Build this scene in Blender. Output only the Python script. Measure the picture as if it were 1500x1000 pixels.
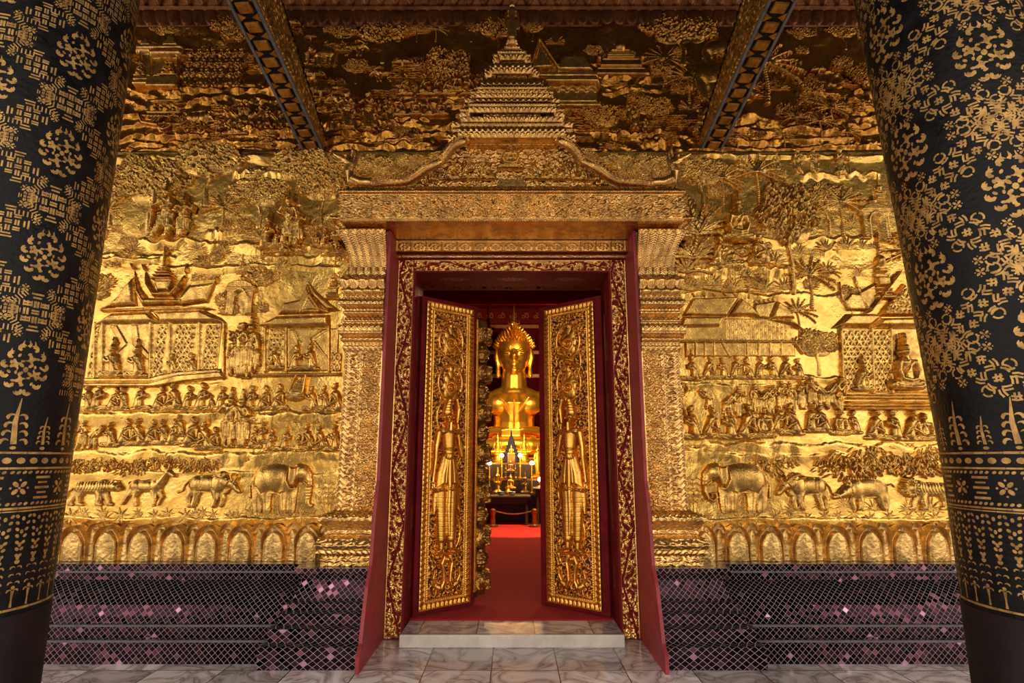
import bpy, bmesh, math, random
import numpy as np
from mathutils import Vector, Matrix
for o in list(bpy.data.objects): bpy.data.objects.remove(o)
C = bpy.context.scene
COL = C.collection
PI = math.pi
# ------------------------------------------------------------------ camera, world, sun, exposure
CAM_D, CAM_H, FPX, PITCH = 4.5, 1.3, 850.0, math.atan(172/850)
cd = bpy.data.cameras.new('camera'); cam = bpy.data.objects.new('camera', cd); COL.objects.link(cam)
cd.sensor_width = 36; cd.lens = 36*FPX/1500; cd.clip_start = .05; cd.clip_end = 500
cam.location = (0, -CAM_D, CAM_H); cam.rotation_euler = (PI/2+PITCH, 0, 0)
C.camera = cam
C.view_settings.view_transform = 'Standard'; C.view_settings.look = 'None'
C.view_settings.exposure = 0.0; C.view_settings.gamma = 1; C.view_settings.use_curve_mapping = False
w = bpy.data.worlds.new('world'); C.world = w; w.use_nodes = True
wn, wl = w.node_tree.nodes, w.node_tree.links
bg = wn['Background']
tc = wn.new('ShaderNodeTexCoord'); sx = wn.new('ShaderNodeSeparateXYZ'); wl.new(tc.outputs['Generated'], sx.inputs[0])
wr = wn.new('ShaderNodeValToRGB'); wl.new(sx.outputs[2], wr.inputs[0])
cr = wr.color_ramp
cr.elements[0].position = 0.0; cr.elements[0].color = (1.0, .92, .81, 1)
cr.elements[1].position = 0.9; cr.elements[1].color = (.76, .72, .70, 1)
e_ = cr.elements.new(.25); e_.color = (1.0, .89, .77, 1)
wl.new(wr.outputs[0], bg.inputs[0]); bg.inputs[1].default_value = 2.3
sd = bpy.data.lights.new('sun', 'SUN'); sun = bpy.data.objects.new('sun', sd); COL.objects.link(sun)
sd.energy = 3.6; sd.angle = math.radians(2); sd.color = (1, .93, .82)
sun.rotation_euler = (math.radians(-32), math.radians(24), 0); sun.location = (0, -12, 12)

# ------------------------------------------------------------------ helpers
def tag(o, label=None, cat=None, group=None, kind=None):
    if label: o['label'] = label
    if cat: o['category'] = cat
    if group: o['group'] = group
    if kind: o['kind'] = kind
    return o
def empty(name, loc=(0, 0, 0), rz=0, label=None, cat=None, group=None, kind=None):
    o = bpy.data.objects.new(name, None); COL.objects.link(o); o.location = loc; o.rotation_euler = (0, 0, rz)
    o.empty_display_size = .1
    return tag(o, label, cat, group, kind)
def npmesh(name, V, F, mats=None, smooth=True, uv=None, mi=None):
    V = np.asarray(V, dtype=np.float32); F = np.asarray(F, dtype=np.int32)
    me = bpy.data.meshes.new(name)
    k = F.shape[1]
    me.vertices.add(len(V)); me.vertices.foreach_set('co', V.ravel())
    me.loops.add(F.size); me.loops.foreach_set('vertex_index', F.ravel())
    me.polygons.add(len(F)); me.polygons.foreach_set('loop_start', np.arange(0, F.size, k, dtype=np.int32))
    me.polygons.foreach_set('loop_total', np.full(len(F), k, dtype=np.int32))
    if mats:
        for m in (mats if isinstance(mats, (list, tuple)) else [mats]): me.materials.append(m)
    if mi is not None: me.polygons.foreach_set('material_index', np.asarray(mi, dtype=np.int32))
    me.update(calc_edges=True)
    me.polygons.foreach_set('use_smooth', np.full(len(F), bool(smooth)))
    if uv is not None:
        l = me.uv_layers.new(name='UVMap'); l.data.foreach_set('uv', np.asarray(uv, dtype=np.float32)[F.ravel()].ravel())
    me.validate()
    return me
def add(name, me, parent=None, loc=(0, 0, 0), rot=(0, 0, 0), scale=(1, 1, 1), **k):
    o = bpy.data.objects.new(name, me); COL.objects.link(o); o.parent = parent
    o.location = loc; o.rotation_euler = rot; o.scale = scale
    return tag(o, **k)
class MB:                                                         # collects closed shapes into one mesh
    def __init__(s): s.V = []; s.F = []; s.n = 0
    def put(s, V, F):
        V = [tuple(v) for v in V]
        s.V += V; s.F += [tuple(i+s.n for i in f) for f in F]; s.n += len(V); return s
    def box(s, x0, x1, y0, y1, z0, z1, M=None):
        V = [Vector((x, y, z)) for z in (z0, z1) for y in (y0, y1) for x in (x0, x1)]
        if M is not None: V = [M @ v for v in V]
        return s.put(V, [(0, 2, 3, 1), (4, 5, 7, 6), (0, 1, 5, 4), (2, 6, 7, 3), (0, 4, 6, 2), (1, 3, 7, 5)])
    def prism(s, pts, y0, y1, M=None):                            # polygon in x,z extruded along y
        n = len(pts); V = [Vector((p[0], y0, p[1])) for p in pts]+[Vector((p[0], y1, p[1])) for p in pts]
        if M is not None: V = [M @ v for v in V]
        return s.put(V, [tuple(range(n)), tuple(range(2*n-1, n-1, -1))]+[(i, i+n, (i+1) % n+n, (i+1) % n) for i in range(n)])
    def lathe(s, prof, c=(0, 0, 0), n=24, M=None):
        V = []; F = []
        for r, z in prof:
            for k in range(n): V.append(Vector((c[0]+r*math.cos(2*PI*k/n), c[1]+r*math.sin(2*PI*k/n), c[2]+z)))
        m = len(prof)
        for i in range(m-1):
            for k in range(n):
                a, b = i*n+k, i*n+(k+1) % n; F.append((a, b, b+n, a+n))
        F.append(tuple(range(n-1, -1, -1))); F.append(tuple((m-1)*n+k for k in range(n)))
        if M is not None: V = [M @ v for v in V]
        return s.put(V, F)
    def tube(s, pts, rads, n=8):
        pts = [Vector(p) for p in pts]
        if not isinstance(rads, (list, tuple)): rads = [rads]*len(pts)
        V = []; F = []
        for i, p in enumerate(pts):
            d = (pts[min(i+1, len(pts)-1)]-pts[max(i-1, 0)]).normalized()
            a = d.cross(Vector((0, 0, 1)) if abs(d.z) < .9 else Vector((0, 1, 0))).normalized(); b = d.cross(a)
            for k in range(n): V.append(p+(a*math.cos(2*PI*k/n)+b*math.sin(2*PI*k/n))*rads[i])
        for i in range(len(pts)-1):
            for k in range(n):
                q, r = i*n+k, i*n+(k+1) % n; F.append((q, q+n, r+n, r))
        F.append(tuple(range(n))); F.append(tuple((len(pts)-1)*n+k for k in range(n-1, -1, -1)))
        return s.put(V, F)
    def ball(s, c, r, n=12, sc=(1, 1, 1)):
        return s.lathe([(max(r*math.sin(PI*i/n), 1e-4)*1, -r*math.cos(PI*i/n)*sc[2]) for i in range(n+1)], c, n*2) if sc[0] == sc[1] == 1 else \
            s.lathe([(max(r*math.sin(PI*i/n), 1e-4), -r*math.cos(PI*i/n)) for i in range(n+1)], (0, 0, 0), n*2, Matrix.Translation(c) @ Matrix.Diagonal((*sc, 1)))
    def mesh(s, name, mats, smooth=False, bevel=0, angle=None):
        me = bpy.data.meshes.new(name); me.from_pydata(s.V, [], s.F)
        bm = bmesh.new(); bm.from_mesh(me)
        bmesh.ops.recalc_face_normals(bm, faces=bm.faces)
        if bevel: bmesh.ops.bevel(bm, geom=[e for e in bm.edges if e.calc_face_angle(0) > .5], offset=bevel, segments=2, affect='EDGES', profile=.6, clamp_overlap=True)
        if smooth:
            for f in bm.faces: f.smooth = True
            for e in bm.edges: e.smooth = e.calc_face_angle(0) < (angle or .7)
        bm.to_mesh(me); bm.free()
        for m in (mats if isinstance(mats, (list, tuple)) else [mats]): me.materials.append(m)
        return me
    def obj(s, name, mats, parent=None, smooth=False, bevel=0, loc=(0, 0, 0), rot=(0, 0, 0), angle=None, **k):
        return add(name, s.mesh(name, mats, smooth, bevel, angle), parent, loc, rot, **k)
def at(px, py, Y=0.0):                                            # where the photograph's ray meets the plane y = Y
    xc, yc = (px-750)/FPX, (500-py)/FPX
    c, s_ = math.cos(PITCH), math.sin(PITCH)
    t = (Y+CAM_D)/(c-yc*s_)
    return xc*t, CAM_H+t*(s_+yc*c)
def grid_noise(nx, ny, cell, rng, octaves=4, gain=.5):            # smooth fractal noise on a grid, about -1..1
    out = np.zeros((ny, nx)); a = 1.0; tot = 0
    for o in range(octaves):
        c = max(cell/(2**o), 1.5); gx, gy = int(nx/c)+4, int(ny/c)+4
        g = rng.random((gy, gx))*2-1
        x = np.arange(nx)/c; y = np.arange(ny)/c
        xi = x.astype(int); yi = y.astype(int); fx = x-xi; fy = y-yi
        fx = fx*fx*(3-2*fx); fy = (fy*fy*(3-2*fy))[:, None]
        A = g[yi][:, xi]*(1-fx)+g[yi][:, xi+1]*fx; B = g[yi+1][:, xi]*(1-fx)+g[yi+1][:, xi+1]*fx
        out += a*(A*(1-fy)+B*fy); tot += a; a *= gain
    return out/tot*1.6
# ------------------------------------------------------------------ materials
def mat(name, base, rough=.5, metal=0.0, var=None, vscale=8, bump=0.0, bscale=60, coat=0, rvar=0, spec=None, detail=6):
    m = bpy.data.materials.new(name); m.use_nodes = True
    N, L = m.node_tree.nodes, m.node_tree.links; b = N['Principled BSDF']
    b.inputs['Base Color'].default_value = (*base, 1); b.inputs['Roughness'].default_value = rough; b.inputs['Metallic'].default_value = metal
    if coat: b.inputs['Coat Weight'].default_value = coat; b.inputs['Coat Roughness'].default_value = .15
    if spec is not None: b.inputs['Specular IOR Level'].default_value = spec
    g = N.new('ShaderNodeNewGeometry')
    if var or rvar:
        n = N.new('ShaderNodeTexNoise'); n.inputs['Scale'].default_value = vscale; n.inputs['Detail'].default_value = detail; n.inputs['Roughness'].default_value = .65
        L.new(g.outputs['Position'], n.inputs['Vector'])
        r = N.new('ShaderNodeMapRange'); r.inputs[1].default_value = .38; r.inputs[2].default_value = .66; L.new(n.outputs['Fac'], r.inputs[0])
        if var:
            mx = N.new('ShaderNodeMix'); mx.data_type = 'RGBA'; mx.inputs[6].default_value = (*base, 1); mx.inputs[7].default_value = (*var, 1)
            L.new(r.outputs[0], mx.inputs[0]); L.new(mx.outputs[2], b.inputs['Base Color'])
        if rvar:
            q = N.new('ShaderNodeMapRange'); q.inputs[3].default_value = rough-rvar; q.inputs[4].default_value = rough+rvar
            L.new(r.outputs[0], q.inputs[0]); L.new(q.outputs[0], b.inputs['Roughness'])
    if bump:
        n2 = N.new('ShaderNodeTexNoise'); n2.inputs['Scale'].default_value = bscale; n2.inputs['Detail'].default_value = 5
        L.new(g.outputs['Position'], n2.inputs['Vector'])
        bp = N.new('ShaderNodeBump'); bp.inputs['Strength'].default_value = bump; bp.inputs['Distance'].default_value = .01
        L.new(n2.outputs['Fac'], bp.inputs['Height']); L.new(bp.outputs[0], b.inputs['Normal'])
    return m
M = {}
M['gold'] = mat('gilded_plaster', (.95, .585, .145), .28, .95, var=(.76, .42, .085), vscale=5, bump=.22, bscale=55, rvar=.05)
M['gold_up_fig'] = mat('shaded_relief_gilding', (.60, .30, .06), .27, .94, var=(.34, .15, .03), vscale=14, bump=.25, bscale=70)  # figure gold darkened for the upper panel, shade under the eaves put into the colour
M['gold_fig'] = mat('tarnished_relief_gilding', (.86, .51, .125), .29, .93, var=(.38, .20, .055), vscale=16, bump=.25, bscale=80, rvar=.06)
M['gold_up'] = mat('shaded_gilding', (.60, .28, .045), .25, .95, var=(.34, .13, .02), vscale=6, bump=.25, bscale=50, rvar=.05)  # upper panel gold, eave shade painted in as a darker base
M['gold_portal'] = mat('gilded_stucco', (.86, .50, .155), .27, .94, var=(.48, .26, .085), vscale=9, bump=.22, bscale=90, rvar=.06)
M['gold_door'] = mat('gilded_carved_wood', (.92, .48, .09), .30, .95, var=(.62, .29, .04), vscale=9, bump=.1, bscale=120, rvar=.05)
M['gold_dark'] = mat('tarnished_gilding', (.36, .20, .065), .36, .85, var=(.20, .11, .035), vscale=14, bump=.3, bscale=90)
M['gold_boss'] = mat('aged_gilded_wood', (.55, .29, .06), .36, .85, var=(.22, .10, .025), vscale=16, bump=.2)
M['gold_statue'] = mat('polished_gold', (1.0, .56, .07), .33, .9, var=(.95, .50, .06), vscale=3, bump=.05, bscale=30)
M['gold_paint'] = mat('gold_leaf_stencil', (.62, .36, .11), .48, .55, var=(.26, .14, .04), vscale=26, bump=.2, bscale=150)
M['lacquer'] = mat('black_lacquer', (.005, .0045, .005), .4, 0, var=(.013, .011, .013), vscale=9, bump=.35, bscale=45, rvar=.10, spec=.14)
M['lacquer_base'] = mat('black_lacquer_plain', (.006, .004, .005), .5, 0, var=(.014, .006, .007), vscale=6, bump=.2, bscale=30, spec=.3)
M['red'] = mat('oxblood_lacquer', (.19, .012, .014), .6, 0, var=(.12, .008, .012), vscale=10, bump=.12, bscale=30, spec=.06)
M['red_worn'] = mat('worn_red_paint', (.34, .026, .032), .5, 0, var=(.20, .014, .02), vscale=11, bump=.2, bscale=40)
M['red_dark'] = mat('deep_red_wood', (.12, .007, .009), .6, 0, var=(.07, .004, .005), vscale=8, spec=0)
M['groove'] = mat('carving_ground', (.045, .012, .008), .6, 0, var=(.02, .006, .004), vscale=20)
M['ceilwood'] = mat('ceiling_red_wood', (.022, .007, .005), .7, 0, var=(.014, .004, .003), vscale=3)
M['grey_edge'] = mat('grey_painted_edge', (.16, .145, .15), .6, 0, var=(.09, .08, .085), vscale=20, bump=.2)
M['silver'] = mat('silvered_metal', (.55, .55, .62), .3, .9)
M['blue_dark'] = mat('blue_black_glaze', (.02, .025, .06), .25, .3, var=(.06, .08, .16), vscale=30)
M['dark_wood'] = mat('dark_carved_wood', (.018, .008, .005), .5, 0, var=(.035, .015, .008), vscale=12)
M['white'] = mat('white_cloth', (.7, .66, .6), .8)
M['carpet'] = mat('red_carpet', (.42, .010, .014), .95, 0, var=(.34, .008, .010), vscale=30, bump=.4, bscale=300)
M['ground'] = mat('courtyard_paving', (.34, .30, .25), .9, 0, var=(.26, .23, .19), vscale=.7)
M['cornice'] = mat('dull_red_gilding', (.20, .07, .018), .4, .75, var=(.09, .025, .01), vscale=7, bump=.3)
M['plaster'] = mat('old_plaster', (.30, .17, .06), .7, .2)
M['orange'] = mat('orange_cloth', (.75, .20, .02), .7)
def emis(name, col, s):
    m = bpy.data.materials.new(name); m.use_nodes = True; b = m.node_tree.nodes['Principled BSDF']
    b.inputs['Base Color'].default_value = (*col, 1); b.inputs['Emission Color'].default_value = (*col, 1); b.inputs['Emission Strength'].default_value = s
    return m
M['bulb'] = emis('lit_bulb', (1, .72, .34), 40)
def marble(name, tile, off, gloss):
    m = bpy.data.materials.new(name); m.use_nodes = True
    N, L = m.node_tree.nodes, m.node_tree.links; b = N['Principled BSDF']
    g = N.new('ShaderNodeNewGeometry')
    ad = N.new('ShaderNodeVectorMath'); ad.operation = 'ADD'; ad.inputs[1].default_value = (off[0], off[1], 0); L.new(g.outputs['Position'], ad.inputs[0])
    sc = N.new('ShaderNodeVectorMath'); sc.operation = 'SCALE'; sc.inputs['Scale'].default_value = 1/tile; L.new(ad.outputs[0], sc.inputs[0])
    fl = N.new('ShaderNodeVectorMath'); fl.operation = 'FLOOR'; L.new(sc.outputs[0], fl.inputs[0])
    fr = N.new('ShaderNodeVectorMath'); fr.operation = 'FRACTION'; L.new(sc.outputs[0], fr.inputs[0])
    flx = N.new('ShaderNodeVectorMath'); flx.operation = 'MULTIPLY'; flx.inputs[1].default_value = (1, 1, 0); L.new(fl.outputs[0], flx.inputs[0])
    wn_ = N.new('ShaderNodeTexWhiteNoise'); wn_.noise_dimensions = '3D'; L.new(flx.outputs[0], wn_.inputs['Vector'])
    off2 = N.new('ShaderNodeVectorMath'); off2.operation = 'SCALE'; off2.inputs['Scale'].default_value = 9; L.new(wn_.outputs['Color'], off2.inputs[0])
    vv = N.new('ShaderNodeVectorMath'); vv.operation = 'ADD'; L.new(g.outputs['Position'], vv.inputs[0]); L.new(off2.outputs[0], vv.inputs[1])
    nz = N.new('ShaderNodeTexNoise'); nz.inputs['Scale'].default_value = 3.2; nz.inputs['Detail'].default_value = 8; nz.inputs['Distortion'].default_value = 1.6
    L.new(vv.outputs[0], nz.inputs['Vector'])
    ab = N.new('ShaderNodeMath'); ab.operation = 'SUBTRACT'; ab.inputs[1].default_value = .5; L.new(nz.outputs['Fac'], ab.inputs[0])
    ab2 = N.new('ShaderNodeMath'); ab2.operation = 'ABSOLUTE'; L.new(ab.outputs[0], ab2.inputs[0])
    rp = N.new('ShaderNodeValToRGB'); L.new(ab2.outputs[0], rp.inputs[0])
    e = rp.color_ramp.elements; e[0].position = 0; e[0].color = (.30, .24, .235, 1); e[1].position = .12; e[1].color = (.86, .80, .80, 1)
    q = rp.color_ramp.elements.new(.02); q.color = (.55, .47, .46, 1)
    mx = N.new('ShaderNodeMix'); mx.data_type = 'RGBA'; mx.blend_type = 'MULTIPLY'; mx.inputs[0].default_value = 1
    mr = N.new('ShaderNodeMapRange'); mr.inputs[3].default_value = .6; mr.inputs[4].default_value = 1.1; L.new(wn_.outputs['Value'], mr.inputs[0])
    cmb = N.new('ShaderNodeCombineColor')
    for i in range(3): L.new(mr.outputs[0], cmb.inputs[i])
    L.new(rp.outputs[0], mx.inputs[6]); L.new(cmb.outputs[0], mx.inputs[7])
    sp = N.new('ShaderNodeSeparateXYZ'); L.new(fr.outputs[0], sp.inputs[0])
    prev = None
    for i in (0, 1):                                               # joint lines
        c1 = N.new('ShaderNodeMath'); c1.operation = 'SUBTRACT'; c1.inputs[1].default_value = .5; L.new(sp.outputs[i], c1.inputs[0])
        c2 = N.new('ShaderNodeMath'); c2.operation = 'ABSOLUTE'; L.new(c1.outputs[0], c2.inputs[0])
        c3 = N.new('ShaderNodeMath'); c3.operation = 'GREATER_THAN'; c3.inputs[1].default_value = .5-.0035/tile; L.new(c2.outputs[0], c3.inputs[0])
        if prev is None: prev = c3
        else:
            c4 = N.new('ShaderNodeMath'); c4.operation = 'MAXIMUM'; L.new(prev.outputs[0], c4.inputs[0]); L.new(c3.outputs[0], c4.inputs[1]); prev = c4
    m2 = N.new('ShaderNodeMix'); m2.data_type = 'RGBA'; m2.inputs[7].default_value = (.06, .05, .045, 1); L.new(prev.outputs[0], m2.inputs[0]); L.new(mx.outputs[2], m2.inputs[6])
    L.new(m2.outputs[2], b.inputs['Base Color']); b.inputs['Roughness'].default_value = gloss
    return m
M['marble'] = marble('veined_marble_tiles', .42, (.13, .10), .16)
M['marble_step'] = marble('veined_marble_slab', .42, (.255, .02), .22)
def mosaic(name, size):
    m = bpy.data.materials.new(name); m.use_nodes = True
    N, L = m.node_tree.nodes, m.node_tree.links; b = N['Principled BSDF']
    uv = N.new('ShaderNodeUVMap')
    mp = N.new('ShaderNodeMapping'); mp.inputs['Rotation'].default_value = (0, 0, math.radians(45)); mp.inputs['Scale'].default_value = (1/size,)*3
    s0 = N.new('ShaderNodeVectorMath'); s0.operation = 'MULTIPLY'; s0.inputs[1].default_value = (1/size, 1.0/size, 0); L.new(uv.outputs[0], s0.inputs[0])
    ro = N.new('ShaderNodeVectorRotate'); ro.rotation_type = 'Z_AXIS'; ro.inputs['Angle'].default_value = PI/4; L.new(s0.outputs[0], ro.inputs['Vector'])
    wob = N.new('ShaderNodeTexNoise'); wob.inputs['Scale'].default_value = 9; L.new(uv.outputs[0], wob.inputs['Vector'])
    ws = N.new('ShaderNodeVectorMath'); ws.operation = 'SCALE'; ws.inputs['Scale'].default_value = .35; L.new(wob.outputs['Color'], ws.inputs[0])
    wa = N.new('ShaderNodeVectorMath'); wa.operation = 'ADD'; L.new(ro.outputs[0], wa.inputs[0]); L.new(ws.outputs[0], wa.inputs[1])
    fl = N.new('ShaderNodeVectorMath'); fl.operation = 'FLOOR'; L.new(wa.outputs[0], fl.inputs[0])
    flz = N.new('ShaderNodeVectorMath'); flz.operation = 'MULTIPLY'; flz.inputs[1].default_value = (1, 1, 0); L.new(fl.outputs[0], flz.inputs[0])
    fr = N.new('ShaderNodeVectorMath'); fr.operation = 'FRACTION'; L.new(wa.outputs[0], fr.inputs[0])
    rn = N.new('ShaderNodeTexWhiteNoise'); rn.noise_dimensions = '3D'; L.new(flz.outputs[0], rn.inputs['Vector'])
    rp = N.new('ShaderNodeValToRGB'); L.new(rn.outputs['Value'], rp.inputs[0])
    e = rp.color_ramp.elements; e[0].position = 0; e[0].color = (.012, .003, .008, 1); e[1].position = 1; e[1].color = (.55, .30, .45, 1)
    for p, c in ((.62, (.022, .006, .010)), (.90, (.055, .014, .024)), (.975, (.20, .06, .09))):
        q = rp.color_ramp.elements.new(p); q.color = (*c, 1)
    sp = N.new('ShaderNodeSeparateXYZ'); L.new(fr.outputs[0], sp.inputs[0])
    prev = None
    for i in (0, 1):
        c1 = N.new('ShaderNodeMath'); c1.operation = 'SUBTRACT'; c1.inputs[1].default_value = .5; L.new(sp.outputs[i], c1.inputs[0])
        c2 = N.new('ShaderNodeMath'); c2.operation = 'ABSOLUTE'; L.new(c1.outputs[0], c2.inputs[0])
        c3 = N.new('ShaderNodeMath'); c3.operation = 'GREATER_THAN'; c3.inputs[1].default_value = .458; L.new(c2.outputs[0], c3.inputs[0])
        if prev is None: prev = c3
        else:
            c4 = N.new('ShaderNodeMath'); c4.operation = 'MAXIMUM'; L.new(prev.outputs[0], c4.inputs[0]); L.new(c3.outputs[0], c4.inputs[1]); prev = c4
    mx = N.new('ShaderNodeMix'); mx.data_type = 'RGBA'; mx.inputs[7].default_value = (.30, .265, .26, 1); L.new(prev.outputs[0], mx.inputs[0]); L.new(rp.outputs[0], mx.inputs[6])
    L.new(mx.outputs[2], b.inputs['Base Color'])
    for sock, a, c in (('Metallic', .9, 0), ('Roughness', .12, .8)):
        r = N.new('ShaderNodeMapRange'); r.inputs[3].default_value = a; r.inputs[4].default_value = c; L.new(prev.outputs[0], r.inputs[0]); L.new(r.outputs[0], b.inputs[sock])
    g = N.new('ShaderNodeNewGeometry')
    cs = N.new('ShaderNodeVectorMath'); cs.operation = 'SUBTRACT'; cs.inputs[1].default_value = (.5, .5, .5); L.new(rn.outputs['Color'], cs.inputs[0])
    c5 = N.new('ShaderNodeVectorMath'); c5.operation = 'SCALE'; c5.inputs['Scale'].default_value = .22; L.new(cs.outputs[0], c5.inputs[0])
    na = N.new('ShaderNodeVectorMath'); na.operation = 'ADD'; L.new(g.outputs['Normal'], na.inputs[0]); L.new(c5.outputs[0], na.inputs[1])
    nn = N.new('ShaderNodeVectorMath'); nn.operation = 'NORMALIZE'; L.new(na.outputs[0], nn.inputs[0]); L.new(nn.outputs[0], b.inputs['Normal'])
    return m
M['mosaic'] = mosaic('purple_mirror_mosaic', .029)

# ------------------------------------------------------------------ height fields: carved relief built as real raised meshes
class HF:                                                         # x to the right, y up, h out of the wall
    def __init__(s, x0, x1, y0, y1, res):
        s.x0, s.x1, s.y0, s.y1, s.res = x0, x1, y0, y1, res
        s.nx = max(3, int(round((x1-x0)/res))+1); s.ny = max(3, int(round((y1-y0)/res))+1)
        s.x = np.linspace(x0, x1, s.nx); s.y = np.linspace(y0, y1, s.ny)
        s.X, s.Y = np.meshgrid(s.x, s.y); s.H = np.zeros_like(s.X)
    def win(s, xa, xb, ya, yb):
        i0 = max(0, int((xa-s.x0)/(s.x1-s.x0)*(s.nx-1))); i1 = min(s.nx, int((xb-s.x0)/(s.x1-s.x0)*(s.nx-1))+2)
        j0 = max(0, int((ya-s.y0)/(s.y1-s.y0)*(s.ny-1))); j1 = min(s.ny, int((yb-s.y0)/(s.y1-s.y0)*(s.ny-1))+2)
        return (slice(j0, j1), slice(i0, i1)) if i1 > i0 and j1 > j0 else None
    def _mx(s, w_, v): s.H[w_] = np.maximum(s.H[w_], v)
    def cap(s, x0, y0, r0, x1, y1, r1, h=None, b=0.0):
        R = max(r0, r1); w_ = s.win(min(x0, x1)-R, max(x0, x1)+R, min(y0, y1)-R, max(y0, y1)+R)
        if w_ is None: return s
        X, Y = s.X[w_], s.Y[w_]; dx, dy = x1-x0, y1-y0; L2 = dx*dx+dy*dy+1e-9
        t = np.clip(((X-x0)*dx+(Y-y0)*dy)/L2, 0, 1); r = r0+(r1-r0)*t
        q = ((X-x0-t*dx)**2+(Y-y0-t*dy)**2)/(r*r)
        hh = (h if h is not None else 1.0)*(1 if h is not None else r)
        s._mx(w_, np.where(q < 1, b+hh*np.sqrt(np.clip(1-q, 0, 1)), -1)); return s
    def line(s, pts, r, h=None, b=0.0):
        n = len(pts)
        rr = r if isinstance(r, (list, tuple)) else [r]*n
        for i in range(n-1): s.cap(*pts[i], rr[i], *pts[i+1], rr[i+1], h, b)
        return s
    def ell(s, cx, cy, rx, ry, a=0, h=.1, b=0.0, tilt=0):
        R = max(rx, ry); w_ = s.win(cx-R, cx+R, cy-R, cy+R)
        if w_ is None: return s
        X, Y = s.X[w_]-cx, s.Y[w_]-cy; ca, sa = math.cos(a), math.sin(a)
        u, v = (X*ca+Y*sa)/rx, (-X*sa+Y*ca)/ry; q = u*u+v*v
        s._mx(w_, np.where(q < 1, b+(h+tilt*u)*np.sqrt(np.clip(1-q, 0, 1)), -1)); return s
    def _sd(s, w_, pts):
        X, Y = s.X[w_], s.Y[w_]; D = np.full(X.shape, 1e9); ins = np.zeros(X.shape, bool); n = len(pts)
        for i in range(n):
            x0, y0 = pts[i]; x1, y1 = pts[(i+1) % n]; dx, dy = x1-x0, y1-y0
            t = np.clip(((X-x0)*dx+(Y-y0)*dy)/(dx*dx+dy*dy+1e-12), 0, 1)
            D = np.minimum(D, np.hypot(X-x0-t*dx, Y-y0-t*dy))
            if y0 != y1: ins ^= ((y0 > Y) != (y1 > Y)) & (X < (x1-x0)*(Y-y0)/(y1-y0)+x0)
        return D, ins
    def poly(s, pts, h=.05, bev=.02, b=0.0, slope=(0, 0)):
        xs = [p[0] for p in pts]; ys = [p[1] for p in pts]; w_ = s.win(min(xs), max(xs), min(ys), max(ys))
        if w_ is None: return s
        D, ins = s._sd(w_, pts); hh = h+slope[0]*(s.X[w_]-min(xs))+slope[1]*(s.Y[w_]-min(ys))
        s._mx(w_, np.where(ins, b+hh*np.sqrt(np.clip(D/bev, 0, 1)), -1)); return s
    def rect(s, x0, y0, x1, y1, h=.05, bev=.01, b=0.0): return s.poly([(x0, y0), (x1, y0), (x1, y1), (x0, y1)], h, bev, b)
    def cut(s, pts, r, d):                                        # groove along a polyline
        for i in range(len(pts)-1):
            (x0, y0), (x1, y1) = pts[i], pts[i+1]
            w_ = s.win(min(x0, x1)-r, max(x0, x1)+r, min(y0, y1)-r, max(y0, y1)+r)
            if w_ is None: continue
            X, Y = s.X[w_], s.Y[w_]; dx, dy = x1-x0, y1-y0
            t = np.clip(((X-x0)*dx+(Y-y0)*dy)/(dx*dx+dy*dy+1e-9), 0, 1)
            q = ((X-x0-t*dx)**2+(Y-y0-t*dy)**2)/(r*r); H = s.H[w_]
            s.H[w_] = np.where((H > 0) & (q < 1), np.maximum(H-d*(1-q), .004), H)
        return s
    def smooth(s, k=2, it=2):                                      # rounds the joints between forms, edges kept
        m = (s.H > 0).astype(float); H = np.where(s.H > 0, s.H, 0)
        def bl(A):
            for ax in (0, 1):
                P = np.pad(A, [(k, k) if a == ax else (0, 0) for a in (0, 1)]); c = np.cumsum(P, axis=ax)
                z = np.zeros_like(np.take(c, [0], axis=ax)); c = np.concatenate([z, c], axis=ax); n = A.shape[ax]
                A = (np.take(c, range(2*k+1, 2*k+1+n), axis=ax)-np.take(c, range(0, n), axis=ax))/(2*k+1)
            return A
        mm = m
        for _ in range(it): H = bl(H*m)/np.maximum(bl(m), 1e-6)
        s.H = np.where(m > 0, np.maximum(H, .004), s.H); return s
    def rough(s, amp, cell, seed=0, ridge=False):
        n = grid_noise(s.nx, s.ny, cell/s.res, np.random.default_rng(seed), 4, .55)
        if ridge: n = .5-np.abs(n)*1.6
        s.H = np.where(s.H > 0, np.maximum(s.H+amp*n*np.clip(s.H/(abs(amp)*2), 0, 1), .003), s.H); return s
    def mesh(s, name, m, sink=.01, eps=.0015, full=False, smooth=True):
        keep = s.H > eps
        if full: fm = np.ones((s.ny-1, s.nx-1), bool)
        else: fm = keep[:-1, :-1] | keep[1:, :-1] | keep[:-1, 1:] | keep[1:, 1:]
        if getattr(s, 'mask', None) is not None: fm &= s.mask
        idx = np.arange(s.nx*s.ny).reshape(s.ny, s.nx)
        F = np.stack([idx[:-1, :-1][fm], idx[:-1, 1:][fm], idx[1:, 1:][fm], idx[1:, :-1][fm]], 1)
        H = s.H if full else np.where(keep, s.H, -sink)
        V = np.stack([s.X.ravel(), -H.ravel(), s.Y.ravel()], 1)
        used = np.zeros(len(V), bool); used[F.ravel()] = True; mp = np.cumsum(used)-1
        return npmesh(name, V[used], mp[F], m, smooth)
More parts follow.
